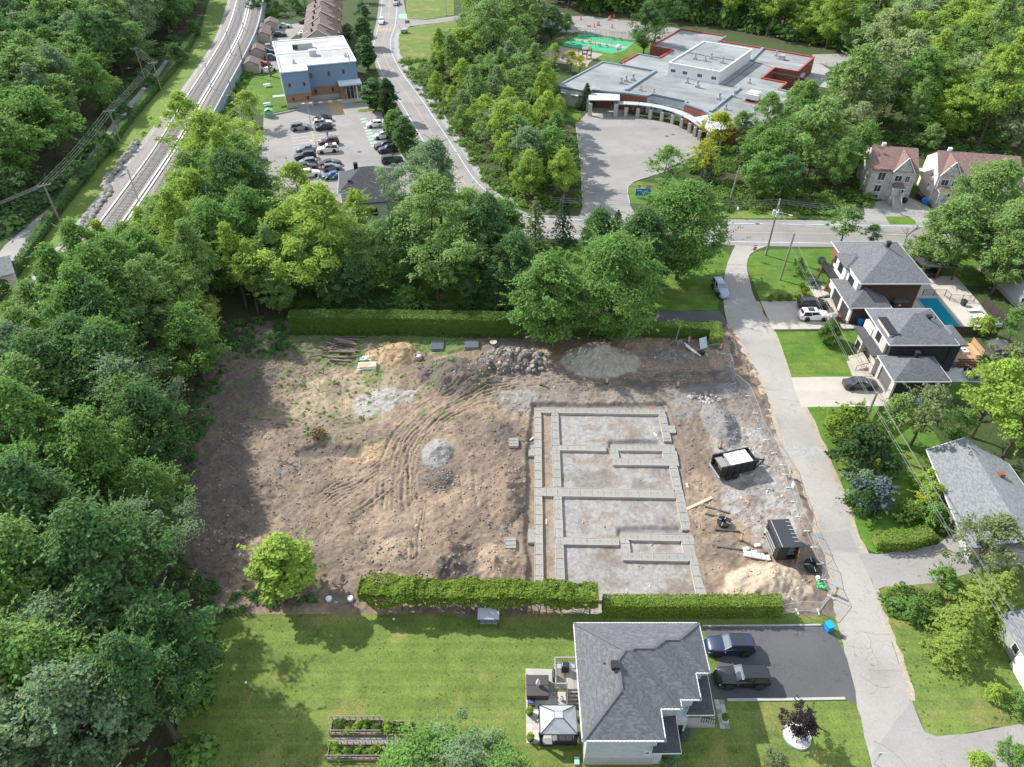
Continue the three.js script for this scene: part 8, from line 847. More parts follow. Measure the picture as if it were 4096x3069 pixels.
tree('poplar_tree', 'huge loose poplar beside the main road', 'ashA', 'ash', [-6.02,-222.15],[1.4,1.15,1.4],1); tree('poplar_tree', 'tall loose poplar right of the huge one', 'airyB', 'ash', [0.58,-214.01],[1.2,1.2,1.2],4);
for (const [p, l, i] of [[[107.92,-221.18], 'tall pale poplar at the right wood edge, nearest the school', 1],[[115.52,-229.16], 'tall pale poplar in the right wood, middle one', 2],[[99.94,-191.79], 'loose pale poplar below the tall ones in the right wood', 3]]) tree('poplar_tree', l, 'airyB', 'willow', p, [1.6,1.55,1.6], i);
tree('elm_tree', 'young elm tree before the main road beside the brown house', 'airy', 'maple', [61.68,-120.72],[1.1,.8,1.1],2); tree('elm_tree', 'small grey shrub tree right of the young elm', 'airy', 'dark', [66.92,-120.29],[.6,.45,.6],3); tree('oak_tree', 'large oak at the right edge beyond the pergola, left crown', 'mapleB', 'ash', [76.33,-111.1],[.95,.85,.95],1); tree('oak_tree', 'large oak at the right edge, upper crown', 'mapleA', 'ash', [84.21,-117.28],[.95,1,.95],2); tree('oak_tree', 'large oak at the right edge, right crown', 'mapleB', 'ash', [83.61,-107.33],[1,.95,1],3); tree('oak_tree', 'large oak overhanging the pool patio', 'oakB', 'ash', [81.45,-103.69],[.95,.95,.95],4);
plant('clipped_bush', 'large round clipped bush on the lawn between two drives', 'dome', 'cedar', [49.05,-90.16],[1,.95,1]); plant('ball_shrub', 'round blue juniper at the front steps of the brown house', 'bushB', 'blue', [52.06,-106.54],[.75,.5,.75]); plant('lawn_shrub', 'open shrub in the middle of the corner lawn', 'bushA', 'maple', [50.53,-110.81],[.8,.95,.8]); plant('blue_spruce', 'small blue spruce beside the tall black fence', 'bushB', 'blue', [55.84,-114.1],[.45,.5,.45]);
for (let k = 0; k < 6; k++) { const p = [[43.44,-101.87],[45.11,-101.95],[46.53,-102.03],[48.05,-102.07],[49.66,-103.87],[49.82,-105.76]][k]; plant('ball_shrub', ['leftmost small ball shrub along the wide pale drive', 'second small ball shrub along the wide pale drive', 'third small ball shrub along the wide pale drive', 'fourth small ball shrub along the wide pale drive', 'ball shrub at the foot of the pale steps', 'ball shrub above the one at the pale steps'][k], 'ball', 'hedge', p, 1, 'ball shrubs beside the pale drive'); }
[[[43.78,-68.15], 'bushA', 'hedge', 1.7, 'yellow green shrub beside the street lamp pole'],[[49.63,-68.54], 'airy', 'ash', .62, 'loose leafy tree behind the street lamp pole'],[[52.51,-67.53], 'airy', 'olive', .8, 'olive green tree before the low grey roof'],[[43.24,-63.05], 'bushA', 'yew', 1.9, 'dark round shrub below the street lamp pole'],[[44.26,-60.69], 'cedarcone', 'hedge', .8, 'pointed cedar in the shrub row'],[[42.7,-59.46], 'bushB', 'grey', 1.1, 'grey green shrub at the foot of the cedar'],[[43.86,-57.61], 'bushB', 'blue', 1.3, 'blue grey shrub by the front walk'],[[41.72,-56.41], 'bushB', 'yew', 1, 'dark shrub nearest the street'],[[49.98,-57.27], 'bushA', 'bright', 1, 'yellow flowering shrub beside the porch'],[[49.02,-56.18], 'bushB', 'lime', .8, 'golden shrub beside the front walk'],[[49.22,-54.39], 'bushA', 'maple', .9, 'green shrub right of the front walk'],[[46.58,-55.15], 'bushB', 'weed', .8, 'low green plants left of the front walk'],[[51.28,-60.09], 'bushA', 'bright', .8, 'green shrub under the roof edge of the low house'],[[41.64,-42.66], 'bushB', 'maple', .75, 'low spreading shrub on the weedy bank'],[[45.73,-33.46], 'bushA', 'bright', .55, 'round light shrub alone on the lower right lawn'],[[47.47,-32.56], 'bushA', 'maple', .6, 'green shrub at the right edge of the lower lawn'],[[46.51,-45.91], 'bushA', 'maple', .8, 'leafy shrub below the old asphalt drive'],[[41.07,-27.19], 'bushA', 'bright', .55, 'bright shrub at the bottom right edge'],[[44.65,-27.76], 'bushA', 'maple', .6, 'dark shrub in the bottom right corner'],[[15.48,-29.68], 'bushB', 'blue', .45, 'small silvery shrub at the porch'],[[14.28,-27.62], 'bushB', 'grey', .5, 'variegated shrub at the lower wall of the bungalow'],[[23.44,-27.27], 'bushB', 'olive', .6, 'pale shrub at the bottom edge of the front lawn'],[[-30.06,-37.39], 'dome', 'blue', .45, 'round blue spruce beside the near lawn'],[[73.6,-115.03], 'bushA', 'willow', 1.4, 'pale willow shrub left of the pergola'],[[74.16,-92.25], 'bushA', 'bright', .9, 'flowering shrub by the pool wall'],[[76.5,-89.42], 'airy', 'maple', .6, 'leafy tree at the right end of the pool patio'],[[61.08,-68.93], 'airyB', 'bright', .8, 'bright leafy tree beside the low grey roof'],[[66.92,-73.47], 'airyB', 'olive', .75, 'pale olive tree by the paved patio'],[[62.53,-64.2], 'airyB', 'bright', .85, 'bright tree behind the low grey roof'],[[56.94,-66.67], 'airy', 'maple', .55, 'small leafy tree touching the low grey roof']].forEach(([p, k, c, s, l]) => (s *= k === 'airy' || k === 'airyB' ? 1.25 : l.includes('small') ? 1 : 1.12, plant)(k === 'airy' || k === 'airyB' ? 'garden_tree' : 'garden_shrub', l, k, c, p, s, null, k.startsWith('airy') ? 'tree' : 'shrub'));
tree('locust_tree', 'open branched olive tree before the low grey roof', 'airyB', 'olive', [50.66,-47.76],[.78,.72,.78],1); tree('cypress_tree', 'wide sprawling cypress at the right edge, upper part', 'cypress', 'larch', [49.47,-42.56],[.85,.66,.85],1); tree('cypress_tree', 'wide sprawling cypress at the right edge, lower part', 'cypress', 'larch', [45.3,-39.85],[.7,.54,.7],2.6); tree('cypress_tree', 'wide sprawling cypress leaning over the lower lawn', 'cypress', 'larch', [43.4,-37.46],[.55,.45,.55],4);
// bare small tree by the main road
{ const p = [73.78,-120.82], t = thing('bare_tree', 'small leafless tree behind the brown house roof', 'tree', [p[0],0, p[1]]), r = rng(7), b = mb(), go = (a, d, L, w, k) => { const e = [a[0] + d[0] * L, a[1] + d[1] * L, a[2] + d[2] * L]; b.cyl(a, e, w, w * .65,5, false); if (k) for (let i = 0; i < 3; i++) { const n = [d[0] + (r() - .5) * 1.5, d[1] + (r() - .3) * .8, d[2] + (r() - .5) * 1.5], l = Math.hypot(...n); go(e, n.map((v) => v / l), L * .68, w * .6, k - 1); } }; go([0,0,0],[0,1,0],1.9,.11,4); b.mesh(t, 'branches', M.bark); }
// undergrowth on the wood edges, banks and verges (uncountable)
function growth(name, label, poly, n, size, leaf, seed, hgt = .5) { const r = rng(seed), xs = poly.map((q) => q[0]), zs = poly.map((q) => q[1]), Lv = new Leaves(r); clump(Lv, 0,.25,0,.55,46,.3,1,.7); const g = Lv.build(), im = new THREE.InstancedMesh(g, LEAF[leaf], n), m4 = new THREE.Matrix4(); let k = 0, tries = 0; while (k < n && tries++ < n * 30) { const x = lerp(Math.min(...xs), Math.max(...xs), r()), z = lerp(Math.min(...zs), Math.max(...zs), r()); if (!inPoly(x, z, poly) || fbm(x * .3, z * .3 + seed, 3) < .42) continue; const s = size * (.5 + r() * r() * 1.6); m4.copy(mx(x, (x > SITE[0] && x < SITE[1] && z > SITE[2] && z < SITE[3] ? siteY(x, z) : 0), z, 0, r() * 6.3,0,[s, s * (.6 + hgt * r()), s])); im.setMatrixAt(k, m4); const q = .75 + .5 * r(); im.setColorAt(k, new THREE.Color().setRGB(q, q, q)); k++; } im.count = k; im.name = numbered(name); im.castShadow = im.receiveShadow = true; scene.add(im); return tag(im, label, 'undergrowth', null, 'stuff'); }
growth('undergrowth', 'leafy undergrowth along the wood edge of the clearing', [[-38,-96.31],[-33,-87.65],[-42.24,-85.36],[-41.41,-72.99],[-40.4,-63.41],[-38.71,-55.16],[-37.12,-49.84],[-32.01,-46.05],[-22.77,-45.29],[-19.88,-43.3],[-31.29,-42.2],[-39.7,-43.86],[-46.02,-64.22],[-50.34,-95.01]],420,.9, 'dark', 1); growth('undergrowth', 'weeds and brush between main road and school yard', [[-36.2,-238.64],[-29.17,-216.71],[-20.62,-192.08],[-14.09,-171.54],[-6.19,-149.55],[-.53,-138.07],[6.97,-133.5],[13.96,-137.02],[15.74,-164.7],[-.71,-207.41],[-21.11,-238.05]],1500,1.3, 'weed', 2); growth('undergrowth', 'dense brush between school yard and terraced houses', [[28.21,-138.07],[34.3,-151.75],[45.15,-164.7],[61.28,-176.29],[83.27,-164.7],[73.78,-137.02],[63.88,-133.1],[46.25,-133.5],[35.48,-135.97]],1500,1.4, 'weed', 3); growth('undergrowth', 'brush below the railway wall', [[-77.72,-186.61],[-80.02,-207.97],[-83.5,-236.03],[-88.23,-270.76],[-93.13,-306.7],[-89.77,-306.7],[-77.57,-228.47],[-76.71,-212.27],[-73.02,-195.87],[-73.43,-183.09]],420,1.3, 'maple', 4); growth('undergrowth', 'weeds on the bank right of the street', [[39.62,-45.11],[42.34,-45.53],[45.82,-45.96],[45.04,-42.25],[42.67,-40.49],[40.81,-41.85],[39.56,-42.25]],160,.7, 'weed', 5); growth('undergrowth', 'low plants under the trees behind the tall hedge', [[-42.79,-115.5],[-23.44,-129.92],[-9.29,-122.42],[1.18,-109.1],[1.84,-96.31],[-36.5,-96.31]],420,1.2, 'dark', 6); growth('undergrowth', 'tufts of grass on the bare site earth', [[-35.13,-90.63],[-5.46,-90.63],[-18.34,-78.89],[-21.07,-67.58],[-30.83,-67.58],[-36.04,-77.87]],240,.32, 'weed', 7,.3); growth('undergrowth', 'brush along the foot of the right wood', [[98.25,-211.39],[84.58,-194.37],[57.84,-171.81],[64.75,-164.7],[86.54,-164.7],[114.69,-154.21],[125.09,-173.28],[109.78,-207.41]],700,1.6, 'maple', 8); growth('undergrowth', 'shrubs left of the school and play yard', [[6.06,-219.73],[13.79,-211.39],[15.67,-189.17],[10.08,-185.81],[1.88,-207.41]],200,1.4, 'maple', 9);

[[[-35.62,-101.95], 'airy', .75],[[-20.34,-102.59], 'airy', .85],[[-8.08,-102.59], 'oakB', .62],[[-1.56,-102.4], 'oakD', .7],[[-39.72,-111.46], 'oakB', .9],[[-23.03,-111.63], 'oakD', .8],[[-7.17,-98.54], 'airy', .6],[[-16.92,-98.54], 'bushA', 1.5],[[-29.64,-101.48], 'bushA', 1.7],[[-.42,-98.7], 'bushA', 1.6],[[-33.77,-103.43], 'ashA', .72],[[-23.91,-103.43], 'ashA', .72],[[-17.9,-104.7], 'ashA', .8],[[-8,-103.43], 'ashA', .7],[[-37.34,-97], 'oakB', .7],[[0.7,-100.26], 'mapleB', .8],[[-1.25,-114.4], 'mapleB', .72],[[-7.8,-116.14], 'ashA', .75],[[14.79,-111.46], 'mapleB', .7]].forEach(([p, k, s], i) => tree('yard_tree', 'leafy tree in the shady yard behind the tall hedge', k, ['dark', 'maple', 'ash'][i % 3], p, s, i, 'trees of the yard behind the tall hedge'));
[[[-94.05,-306.7], 'oakB'],[[-94.73,-293.26], 'oakD'],[[-88.78,-310.74], 'spruce'],[[-78.34,-300.82], 'spruce'],[[-75.79,-306.7], 'spruce'],[[-80.78,-297], 'bushA'],[[-100.03,-312.79], 'oakB'],[[-87.33,-293.26], 'bushA'],[[-85.4,-306.7], 'oakD'],[[-76.2,-325.59], 'oakB'],[[-59.32,-314.86], 'oakB'],[[-55.11,-291.42], 'bushA']].forEach(([p, k], i) => tree('back_tree', 'dark tree around the garages and row houses at the top', k, i % 2 ? 'dark' : 'maple', p, k === 'bushA' ? 1.6 : .72, i, 'trees round the garages and row houses'));
growth('undergrowth', 'leafy edge of the wood behind the school', [[25.35,-299.49],[48.64,-296.66],[76,-275.52],[100.31,-254.57],[112.44,-242.02],[117.79,-256.21],[83.56,-286.42],[53.16,-309.78],[26.19,-311.3]],420,3.2, 'maple', 11,1.4); growth('undergrowth', 'shrubs along the wood edge beside the near lawn', [[-31.62,-42.47],[-29.65,-38.53],[-29.03,-33.73],[-28.19,-29.82],[-27.06,-27.11],[-29.76,-27.11],[-33.38,-38.53],[-33.23,-42.2]],160,1.5, 'maple', 12); growth('undergrowth', 'brush under the trees at the path edge of the left wood', [[-95.95,-140.37],[-100.27,-165.42],[-105.79,-196.84],[-109.42,-230.95],[-110.38,-259.81],[-116.23,-264.41],[-110.82,-212.27],[-103.9,-166.92],[-98.16,-138.06]],420,1.9, 'dark', 13);
for (const [p, l, s] of [[[60.12,-170.69], 'round tree before the lower right roof of the school', .95],[[67.44,-174.06], 'tall tree at the right corner of the school', 1.05],[[54.38,-170.15], 'low tree beside the right school entrance', .62]]) tree('maple_tree', l, 'oakB', 'ash', p, s, s * 9);
growth('lawn_tufts', 'tufts of clover and weeds in the near lawn', [[-31,-42],[4.5,-42],[1,-33],[0,-26],[-28,-26]],900,.11, 'weed', 21,.2); growth('undergrowth', 'brush beside the lower end of the bicycle path', [[-97.11,-142.73],[-95.22,-134.93],[-98.14,-123.87],[-101.19,-115.5],[-111.63,-138.07],[-107.01,-152.8]],200,2.2, 'dark', 23); growth('lawn_tufts', 'weeds in the lawns right of the street', [[39.45,-44.69],[45.81,-45.53],[55,-48],[50,-31],[38.12,-30.21]],500,.14, 'weed', 22,.3);
// ---------- poles, lamps, wires, signs ----------
function sag(b, a, c, d, r = .026, n = 10) { let p = a; for (let k = 1; k <= n; k++) { const t = k / n, q = [lerp(a[0], c[0], t), lerp(a[1], c[1], t) - d * 4 * t * (1 - t), lerp(a[2], c[2], t)]; b.bar(p, q, r); p = q; } }
function pole(label, p, h, o = {}) { const t = thing('utility_pole', label, 'utility pole', [p[0],0, p[1]], o.turn ?? 0, o.group); mb().cyl([0,0,0],[o.lx ?? 0, h, o.lz ?? 0],.2,.14,9).mesh(t, 'pole', M.pole); if (o.arm) { mb().box(0, h - .5,0,2.4,.12,.1).mesh(t, 'crossarm', M.greywood); for (const x of [-1.1,-.4,.4,1.1]) mb().cyl([x, h - .38,0],[x, h - .2,0],.05).mesh(t, 'insulator', M.white); } return t; }
{
 const pT = [46.75,-116.91], a = pole('tall utility pole with transformers on the corner lawn', pT, 11, { arm: 1, turn: 1.2 }); for (const [x, z] of [[.45,.1],[-.42,.15],[.1,-.45]]) { mb().cyl([x, 8, z],[x, 8.95, z],.26,.26,12).mesh(a, 'transformer', mat([.55,.57,.58],.5)); mb().cyl([x, 8.95, z],[x, 9.15, z],.05).mesh(a, 'bushing', M.galv); } mb().path([[0,8.6,0],[-.6,9,1],[-1,9.1,2.2]],.04).mesh(a, 'lamp_arm', M.galv); mb().geo(new RoundedBoxGeometry(.25,.12,.6,2,.05), mx(-1.1,9.05,2.4)).mesh(a, 'lamp_head', M.white);
 const p2 = [46.95,-108.36]; pole('bare wooden pole beside the open shrub on the corner lawn', p2,9, { lx: .35, lz: -.2 }); const p3 = [45.21,-67.64], c = pole('wooden street lamp pole rising from the shrubs beside the pale drive', p3,9); mb().path([[0,6.3,0],[-.9,6.8,.1],[-2.2,6.9,.1]],.04).mesh(c, 'lamp_arm', M.galv); mb().geo(new RoundedBoxGeometry(.65,.14,.26,2,.05), mx(-2.5,6.88,.1)).mesh(c, 'lamp_head', M.white);
 const p4 = [46.8,-19]; const w = thing('street_wires', 'overhead wires running down the side street', 'wire'), e = mb(); for (const [k, y] of [[0,8.8],[.5,8.2],[-.4,7.6],[.15,7.2]]) { sag(e, [pT[0] + k, y + 1.4, pT[1]],[p2[0] + k, y, p2[1]],.3); sag(e, [p2[0] + k, y, p2[1]],[p3[0] + k, y, p3[1]],.5); sag(e, [p3[0] + k, y, p3[1]],[p4[0] + k * 1.4, y, p4[1]],.6,.03); } e.mesh(w, 'wire', M.wire);
 const m = thing('road_wires', 'overhead wires running along the main road', 'wire'), f = mb(), R0 = [pT[0] + 62, pT[1] + 9], L0 = [pT[0] - 40, pT[1] - 2]; for (const [k, y] of [[-.8,10.7],[0,10.7],[.8,10.7],[0,7],[.2,6.6]]) { sag(f, [pT[0], y, pT[1] + k],[R0[0], y, R0[1] + k],.9,.03,14); sag(f, [pT[0], y, pT[1] + k],[L0[0], y - .5, L0[1] + k],.7,.03,12); } f.mesh(m, 'wire', M.wire);
 pole('leaning grey pole in the brush left of the terraced houses', [44.98,-138.42],8, { lx: .7, lz: -.2 });
 const wp = [[[-89.78,-130.29],8],[[-94.74,-170.97],8],[[-98.92,-208.76],8],[[-107.49,-218.76],9],[[-111.15,-232.3],9],[[-118.62,-269],9]]; wp.forEach(([p, h], i) => pole(['nearest wooden pole with crossarm on the grass bank', 'second wooden pole with crossarm on the grass bank', 'third wooden pole with crossarm beside the bicycle path', 'wooden pole with crossarm half hidden in the left wood', 'wooden pole with crossarm deep in the left wood', 'farthest wooden pole with crossarm in the left wood'][i], p, h, { arm: 1, turn: .5, group: 'poles along the bicycle path' })); const v = thing('path_wires', 'overhead wires along the bicycle path', 'wire'), g = mb(), q0 = [wp[0][0][0] - 22, wp[0][0][1] + 34]; const seq = [[q0,8],...wp]; for (let i = 0; i < seq.length - 1; i++) for (const k of [-1.1,-.4,.4,1.1]) sag(g, [seq[i][0][0] + k * .85, seq[i][1] - .2, seq[i][0][1] - k * .5],[seq[i + 1][0][0] + k * .85, seq[i + 1][1] - .2, seq[i + 1][0][1] - k * .5],.6,.03); g.mesh(v, 'wire', M.wire);
 [[[-74.35,-195.87], 'grey pole below the railway wall', 7],[[-79.4,-223.65], 'tall pole beside the railway wall', 9],[[-71.41,-222.23], 'pole at the corner of the rear lot', 9],[[-81.16,-288.69], 'pole behind the far garage', 9],[[-71.54,-221.88], 'pole beside the picnic lawn', 8]].forEach(([p, l, h]) => pole(l, p, h));
 const lamp = (label, p, h, tn, two) => { const t = thing('street_lamp', label, 'street lamp', [p[0],.04, p[1]], tn); mb().cyl([0,0,0],[0, h, 0],.1,.07).mesh(t, 'post', M.galv); mb().cyl([0,0,0],[0,.5,0],.28).mesh(t, 'base', M.concrete); if (two === 2) for (const s of [-1,1]) { mb().bar([0, h, 0],[s * .6, h + .05,0],.06).mesh(t, 'arm', M.galv); mb().geo(new RoundedBoxGeometry(.7,.12,.3,2,.04), mx(s * .9, h + .05,0)).mesh(t, 'lamp_head', M.white); } else if (two === 1) { mb().path([[0, h, 0],[.5, h + .9,0],[1.6, h + 1.2,0],[2.4, h + 1.15,0]],.05).mesh(t, 'arm', M.galv); mb().geo(new RoundedBoxGeometry(.6,.12,.25,2,.04), mx(2.6, h + 1.12,0)).mesh(t, 'lamp_head', M.white); } else { mb().box(0, h, 0,.9,.3,.5).box(.3, h + .2,.1,.4,.4,.4).mesh(t, 'lamp_head', M.galv); } };
 lamp('double headed lamp in the middle of the car park, upper one', [-50.19,-179.25],6.5,.2,2); lamp('double headed lamp in the middle of the car park, lower one', [-43.12,-155.28],6.5,.2,2); lamp('curved street lamp before the row houses', [-51.62,-269.95],7.5,.2,1); lamp('curved street lamp beside the columnar maples', [-34.57,-201.78],6.5,.3,1); lamp('flood light post at the left of the school yard', [10.11,-189.77],7,0,0); lamp('flood light post under the golden locust', [46.98,-171.54],6,0,0); lamp('black lamp post on the far lawn', [-24.52,-293.63],6,0,0);
 { const p = [32.85,-236.29], t = thing('globe_lamp', 'white globe lamp beside the school lawn', 'lamp', [p[0],0, p[1]]); mb().cyl([0,0,0],[0,3.6,0],.06).mesh(t, 'post', M.galv); mb().geo(new THREE.SphereGeometry(.9,18,12), mx(0,4.3,0)).mesh(t, 'globe', mat([.72,.73,.73],.5)); }
}
function textPlate(w, h, bg, fn) { const c = document.createElement('canvas'); c.width = 256; c.height = Math.round(256 * h / w); const x = c.getContext('2d'); x.fillStyle = bg; x.fillRect(0,0, c.width, c.height); fn(x, c.width, c.height); const t = new THREE.CanvasTexture(c); t.colorSpace = THREE.SRGBColorSpace; const g = new THREE.PlaneGeometry(w, h); return [g, new THREE.MeshStandardMaterial({ map: t, roughness: .6 })]; }
{
 const stop = (label, p, tn, s = 1) => { const t = thing('stop_sign', label, 'sign', [p[0],.03, p[1]], tn); mb().cyl([0,0,0],[0,2.6,0],.035).mesh(t, 'post', M.galv); mb().geo(new THREE.CylinderGeometry(.38,.38,.03,8), mx(0,2.3,.06, Math.PI / 2,0,0)).mesh(t, 'octagon', mat([.55,.02,.03],.5)); const [g, m] = textPlate(.56,.2, '#b3131b', (x, w, h) => { x.fillStyle = '#fff'; x.font = 'bold 74px sans-serif'; x.textAlign = 'center'; x.fillText('ARRÊT', w / 2, h * .72); }); const q = add(t, 'lettering', g, m); q.position.set(0,2.3,.08); mb().box(0,1.55,.06,.45,.25,.02).mesh(t, 'supplement_plate', whiteM); mb().box(0,1.6,.075,.3,.12,.01).mesh(t, 'supplement_band', mat([.5,.02,.03],.5)); mb().box(0,2.75,0,.75,.16,.02).mesh(t, 'street_name_plate', mat([.05,.1,.45],.5)); };
 stop('red stop sign with street name plate at the street corner', [43.87,-115.4],.2);
 const a = [26.52,-141.54], t = thing('no_entry_sign', 'red and white no entry sign at the school yard entrance', 'sign', [a[0],.03, a[1]]); mb().cyl([0,0,0],[0,2.4,0],.04).mesh(t, 'post', M.galv); mb().box(0,1.9,.05,.75,.75,.02).mesh(t, 'plate', whiteM); mb().cyl([0,2.27,.06],[0,2.27,.075],.33,.33,18).mesh(t, 'red_disc', mat([.55,.02,.04],.5)); mb().box(0,2.21,.078,.46,.11,.01).mesh(t, 'white_bar', whiteM);
 const b = [27.41,-140.95], s = thing('school_sign', 'blue school sign board on posts at the yard entrance', 'sign', [b[0],.03, b[1]],.05); for (const x of [-1.3,0,1.3]) mb().box(x, 0,-.05,.1,.9,.1).mesh(s, 'post', M.galv); mb().box(0,.5,0,3.2,1.5,.08).mesh(s, 'board', mat([.02,.2,.5],.5)); const [g, m] = textPlate(3.1,1.4, '#1473b8', (x, w, h) => { x.fillStyle = '#fff'; x.font = 'bold 26px sans-serif'; x.fillText('2.6 MG', 22,40); x.font = '15px sans-serif'; x.fillText('inscription', 140,32); x.fillText('maternelle', 140,50); x.font = '12px sans-serif'; x.fillText('école', 20,102); x.fillText('Québec', 190,104); }); const pl = add(s, 'print', g, m); pl.position.set(0,1.25,.05); mb().box(1,2.1,0,1.2,.75,.05).box(1,2,0,1.3,.1,.04).mesh(s, 'notice_plate', mat([.5,.35,.33],.6)); for (let k = 0; k < 4; k++) mb().box(1,2.2 + k * .15,.03,1,.05,.02).mesh(s, 'notice_line', mat([.5,.1,.08],.6));
 const f = [17.45,-185.89], hy = thing('fire_hydrant', 'red fire hydrant on the lawn beside the school yard', 'hydrant', [f[0],.03, f[1]]); mb().cyl([0,0,0],[0,.75,0],.14,.12).cyl([-.25,.5,0],[.25,.5,0],.08).mesh(hy, 'barrel', mat([.45,.03,.03],.5)); mb().cyl([0,.75,0],[0,.9,0],.15,.05).mesh(hy, 'bonnet', mat([.45,.03,.03],.5));
 [[[-19.69,-194.91], 'small white road sign beside the main road'],[[-17.43,-188.86], 'white double sign beside the main road'],[[44.88,-132.12], 'white sign at the far edge of the main road'],[[32.15,-27.39], 'grey sign seen from above at the bottom edge']].forEach(([p, l], i) => { const q = thing('road_sign', l, 'sign', [p[0],.02, p[1]], i); mb().cyl([0,0,0],[0,2.2,0],.035).mesh(q, 'post', M.galv); mb().box(0,1.6,.04,.5,.6,.02).mesh(q, 'plate', whiteM); });
 const r = [-37.46,-269.95], e = thing('earthwork_machine', 'grey trailer mounted machine beside the path junction', 'machine', [r[0],.03, r[1]],.3); mb().box(0,.4,0,2.6,.9,1.3).mesh(e, 'body', M.galv); mb().bar([-.9,.5,0],[-1.6,2.6,0],.12).mesh(e, 'mast', M.darkmetal); for (const s of [-.7,.7]) mb().cyl([s, .3,-.7],[s, .3,.7],.3,.3,10).mesh(e, 'wheel', M.rubber); const i = [-37.3,-279.4], n = thing('notice_board', 'brown wooden notice board beside the path', 'sign', [i[0],.03, i[1]],.3); for (const x of [-.8,.8]) mb().box(x, 0,0,.1,1.9,.1).mesh(n, 'post', M.greywood); mb().box(0,.8,0,1.6,1,.06).mesh(n, 'board', mat([.3,.2,.1],.8));
}
// ---------- bins ----------
function bin(label, p, c, tn = 0, y = .045, g) { const t = thing('wheeled_bin', label, 'bin', [p[0], y, p[1]], tn, g), m = mat(c, .45), b = mb(); const A = .27, B = .34, H = .95; const q = (s, y2) => [[-s, y2,-s * 1.1],[s, y2,-s * 1.1],[s, y2, s * 1.1],[-s, y2, s * 1.1]], lo = q(A, .08), hi = q(B, H); for (let k = 0; k < 4; k++) b.quad(lo[(k + 1) % 4], lo[k], hi[k], hi[(k + 1) % 4]); b.quad(...lo).mesh(t, 'body', m); mb().geo(new RoundedBoxGeometry(.74,.09,.84,2,.035), mx(0, H + .03,0)).mesh(t, 'lid', m); mb().cyl([-.24,.12,-.34],[.24,.12,-.34],.12,.12,10).mesh(t, 'wheel', M.rubber); mb().cyl([-.3,.95,-.46],[.3,.95,-.46],.025).mesh(t, 'handle', m); return t; }
const BL = [.005,.2,.62], BK = [.03,.03,.033], BR = [.12,.045,.03]; bin('bright blue wheeled bin at the kerb end of the near drive', [32.48,-40.58],[.005,.3,.72],.3); bin('left blue wheeled bin against the brown house wall', [55.82,-94.77], BL, .1); bin('right blue wheeled bin against the brown house wall', [56.49,-94.69],[.01,.09,.32],.2); bin('grey wheeled bin before the brown house garage', [52.2,-96.1],[.18,.18,.18],.3); bin('brown wheeled bin before the brown house garage', [52.9,-95.91], BR, .1); bin('brown wheeled bin beside the dark house side door', [54.86,-75.71], BR, 0); bin('black wheeled bin beside the dark house side door', [55.7,-75.65], BK, 0); bin('blue wheeled bin beside the dark house side door', [56.48,-75.38], BL, 0); bin('front blue wheeled bin beside the cream terraced house', [85.39,-137.7], BL, .4); bin('rear blue wheeled bin beside the cream terraced house', [85.21,-138.32], BL, .4); bin('dark wheeled bin nearest the blue ones by the terraced house', [85.29,-139.79], BK, .4); bin('middle dark wheeled bin by the cream terraced house', [85.23,-140.43], BK, .4); bin('farthest dark wheeled bin by the cream terraced house', [85.16,-141.07], BK, .4); bin('dark bin beside the steps of the left terraced house', [81.3,-138.53], BK, .2); bin('dark bin in the white patio bin corner by the pool', [75.12,-100.43], BK, .1);
{ const p = [-63.12,-188.4], t = thing('clothes_container', 'green metal donation container at the car park corner', 'container', [p[0],.04, p[1]],.25); mb().box(0,0,0,1.9,1.7,1.5).mesh(t, 'body', mat([.16,.42,.25],.6)); gable(t, -1,1,-.8,.8,1.7,.5,1, mat([.2,.5,.3],.6)); mb().box(0,1,.76,.9,.35,.05).mesh(t, 'chute', M.galv); }
for (const [p, l, c] of [[[-70.01,-212.49], 'white picnic table on the lawn by the blue building, upper one', whiteM],[[-65.88,-196.65], 'pale picnic table on the lawn by the blue building, lower one', mat([.5,.6,.58],.7)]]) { const t = thing('picnic_table', l, 'picnic table', [p[0],.03, p[1]],.4); mb().box(0,.72,0,1.8,.06,.8).mesh(t, 'tabletop', c); for (const s of [-1,1]) { mb().box(0,.42, s * .75,1.8,.05,.28).mesh(t, 'bench', c); mb().bar([s * .6,0,-.75],[s * .6,.72,.3],.08).bar([s * .6,0,.75],[s * .6,.72,-.3],.08).mesh(t, 'leg', c); } }
